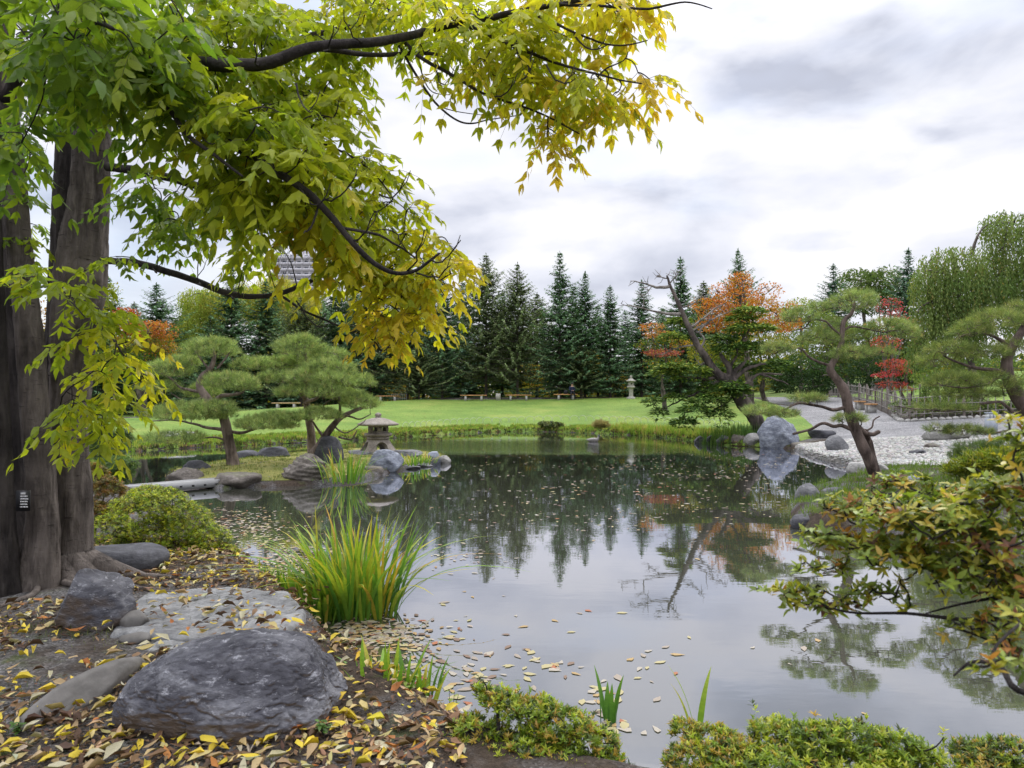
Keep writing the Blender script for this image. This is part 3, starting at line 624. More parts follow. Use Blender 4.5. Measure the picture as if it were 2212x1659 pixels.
class Skel:
    """branch skeleton: polylines plus twigs grown to the nearest node"""
    def __init__(s): s.n = []
    def limb(s, m, pts, r0, r1, k=8, col=(1, 1, 1), rough=0.06, curve=True, wig=0.0, sub=5):
        p = np.asarray(pts, float)
        if curve and len(p) > 2:
            t = np.arange(len(p)); tt = np.linspace(0, len(p) - 1, (len(p) - 1) * sub + 1); q = []
            for x in tt:                                             # Catmull-Rom
                i = min(int(x), len(p) - 2); f = x - i; a = p[max(i - 1, 0)]; b = p[i]; c = p[i + 1]; d = p[min(i + 2, len(p) - 1)]
                q.append(0.5 * ((2 * b) + (c - a) * f + (2 * a - 5 * b + 4 * c - d) * f * f + (3 * b - a - 3 * c + d) * f ** 3))
            p = np.array(q)
        if wig: p = p + wig * np.stack([fbm(p * 2.2 + 5 * k_, 3) for k_ in (1, 2, 3)], -1)
        rr = np.linspace(r0, r1, len(p)) if np.isscalar(r0) else np.interp(np.linspace(0, 1, len(p)), np.linspace(0, 1, len(r0)), r0)
        m.tube(p, rr, k, col, rough, 1.3); s.n.append(p[1:]); return p
    def grow(s, m, tips, r, r0=0.006, r1=0.002, k=4, sag=0.12, keep=None, col=(1, 1, 1)):
        nodes = np.vstack(s.n); tips = np.asarray(tips)
        d0 = np.array([np.min(np.sum((nodes - t) ** 2, 1)) for t in tips]); order = np.argsort(d0)
        ends = []
        for i in order:
            t = tips[i]; dd = np.sum((nodes - t) ** 2, 1); a = nodes[int(np.argmin(dd))]; L = math.sqrt(dd.min())
            u = np.linspace(0, 1, 6)[:, None]; mid = r.normal(size=3) * L * 0.10
            p = a * (1 - u) + t * u + np.sin(u * math.pi) * (mid + np.array([0, 0, sag * L]))
            rr = np.linspace(max(r0 * min(1.6, 0.4 + L), r1), r1, 6); m.tube(p, rr, k, col); nodes = np.vstack([nodes, p[2:]])
            ends.append((i, p[-1] - p[-2]))
        s.n = [nodes]; return ends

# ------------------------------------------------------------------ the big near tree (left)
def big_tree():
    r = np.random.default_rng(5); base = np.array([-3.7, 5.9, 0.30])
    T = thing('tree', 'large multi-trunked tree with green to yellow leaflets overhanging the pond at left', 'tree', base)
    sk = Skel()
    def tp(l): return [P(*q) for q in l]
    trunks = [
        ([(150, 1275, 5.95), (150, 1180, 5.95), (148, 1000, 5.9), (152, 850, 5.9), (160, 700, 5.85), (172, 600, 5.85), (190, 450, 5.8), (200, 300, 5.75), (205, 200, 5.7), (215, 60, 5.6), (225, -120, 5.5), (235, -420, 5.4)], [.25, .185, .15, .15, .165, .19, .155, .13, .12, .11, .09, .05], 'bark_near', 20, 'right stem of the fused main trunk'),
        ([(118, 1275, 6.1), (128, 1100, 6.1), (122, 900, 6.1), (132, 700, 6.08), (142, 500, 6.05), (148, 350, 6.0), (150, 230, 5.95), (150, 60, 5.9), (140, -150, 5.9), (130, -420, 5.9)], [.22, .14, .13, .13, .125, .12, .11, .10, .08, .05], 'bark_dark', 16, None),
        ([(70, 1275, 5.6), (88, 1180, 5.6), (90, 1080, 5.6), (76, 900, 5.6), (62, 720, 5.6), (44, 553, 5.6), (28, 380, 5.6), (12, 230, 5.55), (4, 100, 5.5), (-6, -100, 5.4), (-20, -420, 5.3)], [.22, .15, .13, .115, .11, .10, .095, .09, .085, .07, .05], 'bark_near', 18, None),
        ([(38, 1275, 6.3), (36, 1100, 6.3), (28, 900, 6.3), (18, 700, 6.3), (5, 500, 6.3), (-10, 250, 6.3), (-30, -150, 6.3)], [.18, .11, .10, .09, .085, .08, .06], 'bark_dark', 14, None),
        ([(-10, 1290, 5.4), (-2, 1150, 5.4), (-6, 950, 5.4), (-16, 700, 5.4), (-25, 450, 5.4), (-50, 0, 5.4)], [.22, .13, .11, .10, .09, .07], 'bark_dark', 14, None)]
    for pts, rad, mt, k, lb in trunks:
        m = MB(); q = tp(pts); sk.limb(m, q, [v_ * (.96 if k == 20 else .84) for v_ in rad], 0, k=72, rough=0.16, sub=22); m.build('trunk', M[mt], T, smooth_=True)
    # buttressed foot with roots
    m = MB()
    for a in np.linspace(0, 6.28, 11, endpoint=False):
        a += r.uniform(-.2, .2); c0 = base + np.array([0, 0, 0.16]); L = r.uniform(0.4, 0.75)
        q = [c0 + np.array([math.cos(a) * L * t * 1.15, math.sin(a) * L * t * .8, 0.12 - 0.30 * t ** 0.7]) for t in (0.2, 0.5, 0.8, 1.1)]
        m.tube(q, [.12, .08, .05, .03], 10, rough=0.25)
    for a in np.linspace(3.4, 6.2, 7):                                  # thin surface roots towards the camera
        L = r.uniform(0.8, 1.3); x0 = base[0] + math.cos(a) * .35; y0 = base[1] + math.sin(a) * .3
        q = []
        for t in np.linspace(0, 1, 9): xx = x0 + math.cos(a) * L * t + 0.05 * math.sin(9 * t + a); yy = y0 + math.sin(a) * L * t * .7; q.append((xx, yy, H(xx, yy) + 0.02 - 0.02 * t))
        m.tube(q, np.linspace(.028, .012, 9), 8, rough=0.2)
    m.build('root', M['bark_near'], T, smooth_=True)
    limbs = [
        ([(200, 230, 5.7), (300, 160, 4.9), (400, 138, 4.3), (500, 140, 4.05), (590, 130, 4.0), (660, 105, 4.0), (720, 93, 4.05), (850, 80, 4.2), (960, 62, 4.4), (1060, 40, 4.3), (1130, 22, 4.25), (1230, 5, 4.2), (1330, -40, 4.1)], .046, .010),
        ([(690, 100, 4.05), (790, 112, 4.3), (905, 119, 4.55), (960, 125, 4.8)], .018, .010),
        ([(215, 60, 5.6), (330, 50, 5.3), (440, 68, 5.2), (520, 86, 5.15), (620, 92, 5.1), (760, 60, 5.0), (900, 20, 4.9), (1010, -20, 4.9)], .034, .012),
        ([(860, 80, 4.5), (900, 118, 4.45), (960, 150, 4.4), (1030, 190, 4.35), (1090, 218, 4.3), (1180, 250, 4.25), (1250, 285, 4.2)], .014, .004),
        ([(1000, 52, 4.36), (1060, 80, 4.3), (1130, 110, 4.25), (1220, 140, 4.2), (1300, 160, 4.1), (1385, 175, 4.05)], .014, .004),
        ([(1125, 22, 4.25), (1190, 50, 4.2), (1260, 75, 4.15), (1335, 95, 4.1), (1398, 84, 4.1)], .010, .003),
        ([(1130, 22, 4.25), (1260, 8, 4.1), (1400, 18, 4.0), (1480, 5, 3.95), (1540, 18, 3.95)], .010, .003),
        ([(235, 362, 5.7), (330, 372, 5.4), (440, 405, 5.15), (510, 422, 5.0), (600, 470, 4.9), (680, 520, 4.8), (740, 560, 4.75)], .036, .010),
        ([(200, 190, 5.65), (290, 195, 5.3), (380, 222, 4.9), (480, 300, 4.3), (570, 352, 4.0), (650, 402, 3.85), (720, 470, 3.85), (790, 550, 3.9), (845, 588, 3.95), (900, 583, 4.0), (952, 548, 4.0)], .034, .007),
        ([(225, 560, 5.7), (290, 568, 5.5), (400, 602, 5.3), (500, 636, 5.2), (560, 643, 5.15), (620, 632, 5.1), (680, 608, 5.05), (740, 556, 5.0), (762, 530, 5.0)], .030, .009),
        ([(600, 638, 5.1), (660, 668, 5.0), (730, 702, 4.95), (800, 726, 4.9), (870, 735, 4.9)], .010, .003),
        ([(735, 488, 3.86), (820, 505, 4.0), (880, 545, 4.4), (930, 590, 4.35), (960, 640, 4.35)], .009, .003),
        ([(700, 600, 5.0), (760, 620, 4.8), (830, 650, 4.7), (880, 690, 4.7)], .009, .003),
        ([(480, 300, 4.6), (600, 290, 4.5), (720, 320, 4.5), (800, 370, 4.5), (850, 430, 4.5)], .012, .004),
        ([(860, 100, 4.5), (905, 170, 4.5), (950, 225, 4.5), (990, 255, 4.5), (1025, 262, 4.5), (1062, 255, 4.5), (1126, 248, 4.5)], .009, .003),
        ([(950, 225, 4.5), (985, 235, 4.5), (1050, 245, 4.5)], .004, .002), ([(905, 120, 4.7), (915, 170, 4.7), (935, 200, 4.7), (975, 205, 4.7)], .006, .002),
        ([(1290, 165, 4.2), (1310, 145, 4.2), (1345, 128, 4.2), (1353, 112, 4.2)], .005, .003),
        ([(10, 230, 5.55), (50, 150, 5.3), (90, 120, 5.1), (170, 105, 4.6), (250, 110, 4.2)], .05, .012),
        ([(-6, -60, 5.4), (60, -40, 4.6), (150, 20, 3.8), (240, 60, 3.4)], .04, .010),
        ([(200, 100, 5.6), (260, 130, 4.6), (330, 200, 4.0), (420, 300, 3.7), (520, 380, 3.6)], .026, .006),
        ([(215, 700, 5.7), (235, 720, 5.4), (260, 760, 5.2), (290, 800, 5.1)], .012, .004),
        ([(60, 640, 5.5), (90, 620, 5.0), (140, 640, 4.7), (190, 690, 4.6)], .010, .004),
        ([(130, 1000, 5.8), (120, 930, 5.4), (150, 850, 5.0), (185, 820, 4.9)], .008, .003)]
    for pts, r0, r1 in limbs:
        m = MB(); sk.limb(m, tp(pts), r0, r1, k=9, rough=0.12, wig=0.03); m.build('limb', M['bark_dark'], T, smooth_=True)
    # leaf clusters: px, py, rx, ry, depth, spread in depth, shoots, yellowness, leaf scale
    B = [(110, 60, 150, 80, 3.6, .5, 26, .12, 1.1), (270, 50, 140, 80, 3.7, .5, 26, .2, 1.1), (330, 130, 110, 90, 3.8, .5, 24, .2, 1.05), (200, 190, 70, 40, 4.2, .3, 12, .1, 1.15), (380, 230, 100, 70, 4.0, .4, 20, .28, 1.1),
         (290, 300, 60, 50, 4.6, .4, 9, .2, 1), (480, 170, 90, 70, 4.4, .5, 20, .4, 1), (480, 60, 130, 70, 4.6, .5, 24, .45, 1), (640, 60, 140, 60, 4.6, .5, 26, .5, 1), (600, 190, 100, 60, 4.5, .4, 18, .5, 1), (700, 160, 60, 50, 4.6, .4, 10, .5, 1),
         (800, 35, 130, 45, 4.6, .5, 20, .6, .95), (940, 30, 110, 45, 4.4, .5, 16, .65, .95), (880, 105, 60, 25, 4.6, .3, 6, .55, .95), (1000, 95, 90, 40, 4.4, .3, 11, .6, .95), (1100, 60, 90, 50, 4.3, .3, 14, .68, .95), (1080, 150, 80, 40, 4.3, .3, 9, .75, .95),
         (1190, 30, 90, 45, 4.3, .3, 13, .8, .95), (1290, 35, 90, 50, 4.2, .3, 15, .85, .95), (1350, 20, 55, 40, 4.1, .3, 7, .9, .95), (1180, 120, 70, 45, 4.3, .3, 10, .65, .95), (1170, 180, 80, 45, 4.3, .3, 11, .7, .95), (1270, 170, 55, 45, 4.2, .3, 9, .7, .95), (1320, 205, 60, 30, 4.2, .2, 7, .85, .95), (1385, 190, 35, 25, 4.1, .2, 4, .95, .95),
         (1120, 215, 50, 30, 4.3, .2, 4, .85, .9), (1200, 270, 45, 35, 4.3, .2, 6, .95, .85), (1220, 310, 38, 26, 4.3, .2, 5, 1, .85), (960, 190, 50, 35, 4.5, .2, 3, .8, .9),
         (560, 280, 110, 70, 4.0, .4, 22, .45, 1.05), (680, 270, 90, 60, 4.3, .4, 18, .5, 1), (500, 350, 90, 60, 4.2, .4, 16, .45, 1.1), (600, 380, 110, 60, 3.9, .4, 20, .55, 1.1), (740, 350, 90, 60, 4.3, .4, 18, .6, 1), (560, 450, 70, 50, 4.2, .3, 12, .4, 1.1), (650, 440, 60, 50, 4.0, .3, 10, .6, 1.1),
         (800, 420, 70, 60, 4.5, .3, 14, .55, .95), (760, 480, 80, 50, 4.5, .3, 14, .6, 1), (860, 490, 60, 50, 4.5, .3, 11, .6, .95), (670, 510, 45, 40, 4.2, .2, 8, .85, 1.15), (900, 560, 70, 50, 4.4, .3, 13, .7, .95), (800, 570, 80, 45, 4.5, .3, 14, .62, 1), (960, 580, 45, 50, 4.3, .2, 8, .8, .95), (730, 600, 60, 35, 4.7, .3, 9, .7, .95),
         (850, 640, 100, 40, 4.6, .3, 16, .8, .95), (930, 640, 40, 35, 4.4, .2, 6, .85, .95), (790, 690, 70, 30, 4.7, .3, 9, .85, .9), (880, 700, 65, 28, 4.6, .3, 9, .9, .9), (830, 730, 50, 14, 4.6, .2, 4, .95, .85),
         (370, 445, 50, 40, 5.0, .3, 7, .15, .95), (400, 500, 50, 40, 5.0, .3, 8, .2, .95), (330, 410, 40, 30, 5.1, .3, 5, .15, .9), (455, 470, 40, 35, 4.9, .3, 5, .25, .95), (555, 568, 30, 26, 4.9, .2, 5, .45, .85), (620, 560, 30, 30, 4.9, .2, 4, .5, .9), (260, 430, 25, 20, 5.3, .2, 2, .1, .75),
         (70, 290, 60, 70, 5.2, .5, 12, .08, .9), (80, 420, 50, 60, 5.2, .5, 6, .1, .9), (20, 330, 40, 50, 3.9, .2, 6, .2, 1.1), (90, 560, 40, 70, 5.6, .5, 6, .3, .8),
         (60, 620, 60, 40, 4.7, .2, 8, .4, 1), (140, 655, 45, 30, 4.6, .2, 8, .35, 1), (160, 730, 40, 30, 4.6, .2, 4, .4, 1), (240, 590, 35, 18, 5.2, .2, 3, .3, .8), (240, 700, 40, 40, 5.0, .2, 8, .6, 1), (270, 770, 45, 35, 5.0, .2, 9, .68, 1), (230, 830, 50, 40, 5.0, .2, 9, .6, 1), (300, 830, 35, 20, 5.0, .2, 4, .7, 1), (220, 900, 40, 40, 5.0, .2, 7, .65, 1), (150, 880, 45, 40, 4.7, .2, 5, .45, 1), (140, 960, 30, 20, 4.7, .2, 2, .45, 1), (210, 960, 30, 12, 5.1, .2, 2, .6, 1)]
    tips = []; meta = []
    for bx, by, rx, ry, d, sp, n, yel, ls in B:
        n = max(1, int(n * (.60 if bx > 330 else .66 if by < 250 else .42))); ls = ls * (.92 if bx > 700 else 1.0); k = 0
        while k < n:
            a, b = r.uniform(-1, 1, 2)
            if a * a + b * b > 1: continue
            tips.append(P(bx - (14 if bx > 1150 else 6) + a * rx * .88, by + b * ry - 24, d + .15 + r.uniform(-sp, sp))); meta.append((yel, ls)); k += 1
    m = MB(); ends = sk.grow(m, tips, r, 0.0085, 0.0032, 5, sag=0.10)
    for bx, by, dx, dy, d in [(640, 180, 30, 60, 3.9), (700, 110, 20, -60, 4.0), (780, 90, -30, -70, 4.1), (1010, 60, -40, -50, 4.2), (560, 140, -10, -60, 4.0), (820, 420, 50, -40, 4.1), (700, 430, 60, -60, 3.9), (760, 520, 40, -70, 3.9), (880, 585, 30, -90, 4.0), (640, 400, 60, 30, 3.8), (900, 590, 60, -20, 4.0), (930, 560, 50, -40, 4.0), (690, 440, -30, 60, 3.9), (600, 370, 50, -50, 3.9), (500, 640, 20, -50, 5.0), (430, 610, -4, -50, 5.1), (330, 580, 10, -26, 5.3), (610, 632, -20, -50, 5.0), (1060, 200, 40, -30, 4.2), (1180, 140, 50, 30, 4.1), (1240, 75, 60, 20, 4.1), (800, 730, 50, 10, 4.7), (640, 650, 60, 50, 4.9), (480, 300, 60, -30, 4.0), (420, 250, 40, 60, 3.9), (940, 130, 20, 50, 4.4), (1150, 110, -20, 60, 4.2)]:
        q = [P(bx, by, d)]
        for st in range(1, 7): f_ = st / 6; q.append(P(bx + dx * f_ * 1.2 + r.normal(0, 2.5), by + dy * f_ + 22 * math.sin(f_ * 3.1) + r.normal(0, 2.5), d - .05 * st))
        m.tube(q, np.linspace(.006, .0028, 7), 5); e = q[4]
        m.tube([e, e + np.array([.04, 0, .05]), e + np.array([.06, 0, .11])], [.003, .0028, .002], 4)
    # compound leaves: arching rachis with paired leaflets
    pos, X, U, L, C = [], [], [], [], []
    cg = np.array([(0.135, 0.235, 0.032), (0.22, 0.315, 0.032), (0.36, 0.43, 0.032), (0.50, 0.52, 0.035), (0.66, 0.58, 0.04), (0.70, 0.50, 0.06)]); cy = np.array([0, .22, .45, .68, .88, 1.05])
    for i, dr in ends:
        yel, ls = meta[i]; t0 = tips[i]; nl = r.integers(3, 6); dr = nrm(dr)
        ph = r.uniform(0, 6.28)
        for q in range(nl):
            a = ph + q * 2.4; hd = nrm(np.array([math.cos(a), math.sin(a), r.uniform(-0.15, 0.25)]) + 0.6 * dr)
            Lr = r.uniform(.20, .34) * ls; np_ = r.integers(4, 6); tt = np.linspace(0.22, 1, np_)
            y = np.clip(yel + r.normal(0, .13), 0, 1.05); c0 = np.array([np.interp(y, cy, cg[:, k]) for k in range(3)])
            s_ = nrm(np.cross(hd, [0, 0, 1])); cur = lambda t: t0 + hd * Lr * t + np.array([0, 0, -1]) * Lr * 0.55 * t * t
            m.tube([cur(t) for t in (0, .35, .7, 1)], [.0016, .0014, .0011, .0008], 3)
            for t in tt:
                tang = nrm(hd + np.array([0, 0, -1.1 * t]))
                for sd2 in (-1, 1):
                    x = nrm(s_ * sd2 * .8 + tang * 0.6 + np.array([0, 0, -0.35 - 0.75 * r.random()]) + r.normal(0, .20, 3))
                    pos.append(cur(t)); X.append(x); U.append(nrm(np.cross(x, tang) * -sd2 + np.array([0, 0, .5]) + r.normal(0, .25, 3))); L.append(r.uniform(.075, .118) * ls * (0.8 + 0.35 * math.sin(t * 3))); C.append(c0 * r.uniform(.85, 1.15))
            x = nrm(hd + np.array([0, 0, -1.3])); pos.append(cur(1)); X.append(x); U.append(nrm(np.array([0, 0, 1.]) + hd)); L.append(.10 * ls); C.append(c0)
    m.build('twigs', M['bark_dark'], T, kind='stuff')
    pos, X, U, L, C = map(np.array, (pos, X, U, L, C)); tx = 1106 + (pos[:, 0] + X[:, 0] * .05) / pos[:, 1] * F; ty = 858 - (pos[:, 2] - .04 - E) / pos[:, 1] * F; ok = ~((tx > 598) & (tx < 676) & (ty > 536) & (ty < 612)); pos, X, U, L, C = pos[ok], X[ok], U[ok], L[ok], C[ok]; L = L * .94; W = L * r.uniform(.38, .50, len(L)); C = np.clip(C, 0, 1)
    px = 1106 + pos[:, 0] / pos[:, 1] * F; py = 858 - (pos[:, 2] - E) / pos[:, 1] * F
    vis = (px > 5) & (px < 2200) & (py > 5); score = np.where(vis, L / pos[:, 1], 0); big = np.argsort(-score)[:300]
    keep = np.ones(len(L), bool); keep[big] = False
    m = MB(); ki = np.nonzero(keep)[0]; L = L * np.clip(r.lognormal(0, .18, len(L)), .55, 1.35)
    for g in range(6):
        tv = LEAF_V.copy(); tv[:, 2] += r.uniform(-.5, .15) * (tv[:, 0] - .3) ** 2 + r.normal(0, .03, 8); tv[:, 1] *= r.uniform(.8, 1.15); tv[4:, 0] += r.normal(0, .04, 4); tv[3, 1] += r.normal(0, .10)
        s_ = ki[g::6]; m.leaves(tv, LEAF_F, pos[s_], X[s_], U[s_], L[s_], W[s_], C[s_])
    o = m.build('foliage', M['leaf_near'], T, kind='stuff')
    # the three hundred largest leaves are objects of their own, sharing a few meshes by colour
    uy = np.linspace(0, 1.05, 9); protos = []
    for y in uy:
        c = np.array([np.interp(y, cy, cg[:, k]) for k in range(3)]); q = MB(); q.add(LEAF_V * np.array([1, .45, 1]), LEAF_F, c); me = q.mesh('leaf'); me.materials.append(M['leaf_near']); protos.append((c, me))
    for i in big:
        k = int(np.argmin([np.sum((c - C[i]) ** 2) for c, _ in protos])); place(protos[k][1], 'leaf', T, pos[i], X[i], U[i], (L[i], L[i], L[i]))
    # black plant label tied between the trunks
    return T, len(L)
TREE, nleaf = big_tree()
print('near leaflets', nleaf)
# plant label
def plant_label():
    c = P(50, 1082, 5.35); t = thing('plant_label', 'small black plant label with white writing fixed between the left trunks', 'sign', c)
    m = MB(); m.box(c, (.10, .006, .155), .1); m.build('plate', plain('label_black', (.012, .012, .014), .4, .1), t)
    wm = plain('label_white', (.7, .7, .7), .6, .05)
    m = MB(); rr = random.Random(3)
    for row in range(6):
        zz = c[2] + .055 - row * .02; x = -.036
        if row == 0: x = -.015
        while x < (.036 if row else .012):
            wd = rr.uniform(.004, .009); m.box((c[0] + x + wd / 2, c[1] - .0045, zz), (wd, .001, .010 if row else .016)); x += wd + .003
    m.build('lettering', wm, t, kind='stuff')
plant_label()

# ------------------------------------------------------------------ leaves on the ground and on the water
FC = np.array([(0.60, 0.46, 0.05), (0.52, 0.42, 0.18), (0.20, 0.12, 0.065), (0.40, 0.29, 0.16), (0.38, 0.15, 0.045), (0.10, 0.058, 0.038), (0.48, 0.44, 0.30)])
FN = ['yellow', 'pale yellow', 'brown', 'tan', 'orange', 'dark brown', 'cream']
def curled(r, k):
    v = LEAF_V.copy(); v[:, 1] *= r.uniform(.7, 1.0); u = r.uniform(-.5, .9)
    v[:, 2] = u * (v[:, 0] - .5) ** 2 + np.abs(v[:, 1]) * r.uniform(-.2, .9) + r.uniform(-.07, .07, len(v)); v[:, 2] -= v[:, 2].min()
    return v
def ground_leaves():
    r = np.random.default_rng(17)
    def sample(n, wts, lmin, lmax, region):
        out_ = []
        while len(out_) < n:
            q = r.uniform((-5.2, 2.45), (-0.1, 7.6), (n * 4, 2)); s = sdist(q[:, 0], q[:, 1], pond); px = 1106 + q[:, 0] / q[:, 1] * F
            ok = (s > 0.04) & (px > -60) & (px < 1010); dens = 0.55 + 0.6 * fbm(np.c_[q * 1.4, np.zeros(len(q))], 3)
            # bare gravel patch left of the boulder, thinner under the trunks
            g = np.exp(-((q[:, 0] + 2.6) ** 2 / .35 + (q[:, 1] - 4.0) ** 2 / .25)) * .75 + np.exp(-((q[:, 0] + 3.9) ** 2 / .8 + (q[:, 1] - 5.3) ** 2 / .25)) * .8
            dens = dens - g + 0.35 * (q[:, 1] < 3.3)
            ok &= r.random(len(q)) < dens; out_ += list(q[ok])
        return np.array(out_[:n])
    wts = [2.2, 1.9, 3.6, 2.8, .7, 3.0, 1.2]
    def lay(q, n):
        z = Hs(q[:, 0], q[:, 1]) + r.uniform(.004, .03, n)
        # on the slab the leaves lie on the stone
        inb = (q[:, 0] > -2.6) & (q[:, 0] < -1.35) & (q[:, 1] > 4.3) & (q[:, 1] < 5.4); z = np.where(inb, np.maximum(z, .405), z)
        a = r.uniform(0, 6.28, n); X = np.c_[np.cos(a), np.sin(a), r.normal(0, .18, n)]; U = np.c_[r.normal(0, .3, (n, 2)), np.ones(n)]
        return np.c_[q, z], X, U
    n = 4600; q = sample(n, wts, 0, 0, 0); pos, X, U = lay(q, n)
    inb = (q[:, 0] > -2.7) & (q[:, 0] < -1.2) & (q[:, 1] > 4.4) & (q[:, 1] < 5.5); keep = ~inb | (r.random(n) < .5)
    pos, X, U = pos[keep], X[keep], U[keep]; n = len(pos); C = pick(r, FC, wts, n, .25); L = r.uniform(.035, .088, n); m = MB()
    for g in range(8):
        s = slice(g, None, 8); m.leaves(curled(r, g), LEAF_F, pos[s], X[s], U[s], L[s], L[s] * .45, C[s])
    m.build('fallen_leaves', M['leaf_fallen'], kind='stuff', label='carpet of fallen yellow and brown leaves on the near bank')
    nq = 9000; qq = sample(nq, wts, 0, 0, 0); z = Hs(qq[:, 0], qq[:, 1]) + r.uniform(.0, .016, nq); a = r.uniform(0, 6.28, nq); m = MB()
    m.leaves(QUAD_V, QUAD_F, np.c_[qq, z], np.c_[np.cos(a), np.sin(a), r.normal(0, .3, nq)], np.c_[r.normal(0, .5, (nq, 2)), np.ones(nq)], r.uniform(.012, .042, nq), .014, pick(r, FC[[2, 3, 5, 6]] * .8, [4, 2, 4, .6], nq, .3))
    m.build('leaf_litter', M['leaf_fallen'], kind='stuff', label='brown crumbled leaf litter under the fallen leaves')
    meshes = []
    for ci, c in enumerate(FC):
        for g in range(3):
            b = MB(); b.add(curled(r, g) * np.array([1, .42, 1]), LEAF_F, c); me = b.mesh('fallen_leaf'); me.materials.append(M['leaf_fallen']); meshes.append((ci, me))
    q = sample(300, wts, 0, 0, 0)
    # the ones that show largest lie nearest
    q = np.vstack([q[:60], np.c_[r.uniform(-2.9, -.5, 240), r.uniform(2.75, 4.9, 240)]]); s = sdist(q[:, 0], q[:, 1], pond); q = q[s > .06]
    v3 = ~((np.abs(q[:, 0] + 1.385) < .54) & (np.abs(q[:, 1] - 3.47) < .36)); q = q[v3]
    n = len(q); pos, X, U = lay(q, n)
    spots = [('before the boulder\'s left half', lambda x, y: y < 3.1 and x < -1.4), ('before the boulder\'s right half', lambda x, y: y < 3.1 and x < -.9), ('left of the bottom azalea', lambda x, y: y < 3.3), ('on the pale slab', lambda x, y: -2.6 < x < -1.3 and 4.35 < y < 5.4), ('by the long smooth stone', lambda x, y: x < -1.9 and y < 3.9), ('near the round tan stone', lambda x, y: x < -1.9 and y < 4.5), ('beside the brown-grey rock', lambda x, y: x < -1.9), ('right beside the boulder', lambda x, y: y < 4.0), ('at the water edge', lambda x, y: True)]
    for i in range(n):
        w_ = np.array([3.5, 2.2, 1.6, 2.0, .8, .9, 1.3]); ci = int(r.choice(7, p=w_ / w_.sum())); me = [mm for c_, mm in meshes if c_ == ci][i % 3]
        L_ = r.uniform(.055, .115); o = place(me, 'fallen_leaf', None, pos[i] + np.array([0, 0, .012]), X[i], U[i], (L_, L_, L_))
        wh = next(a for a, f in spots if f(pos[i][0], pos[i][1])); sz = 'small' if L_ < .075 else ('large' if L_ > .098 else 'middling'); an = math.degrees(math.atan2(X[i][1], X[i][0])) % 360
        pt = ['pointing right', 'pointing away', 'pointing left', 'pointing at the viewer'][int(((an + 45) % 360) // 90)]
        tag(o, '%s %s fallen leaf %s, %s' % (sz, FN[ci], pt, wh), 'leaf', 'fallen leaves on the near bank')
ground_leaves()
WC = np.array([(0.40, 0.35, 0.18), (0.31, 0.26, 0.21), (0.38, 0.26, 0.11), (0.20, 0.13, 0.09), (0.38, 0.34, 0.28), (0.34, 0.12, 0.05)])
WN = ['pale yellow', 'tan', 'amber', 'brown', 'cream', 'rust']
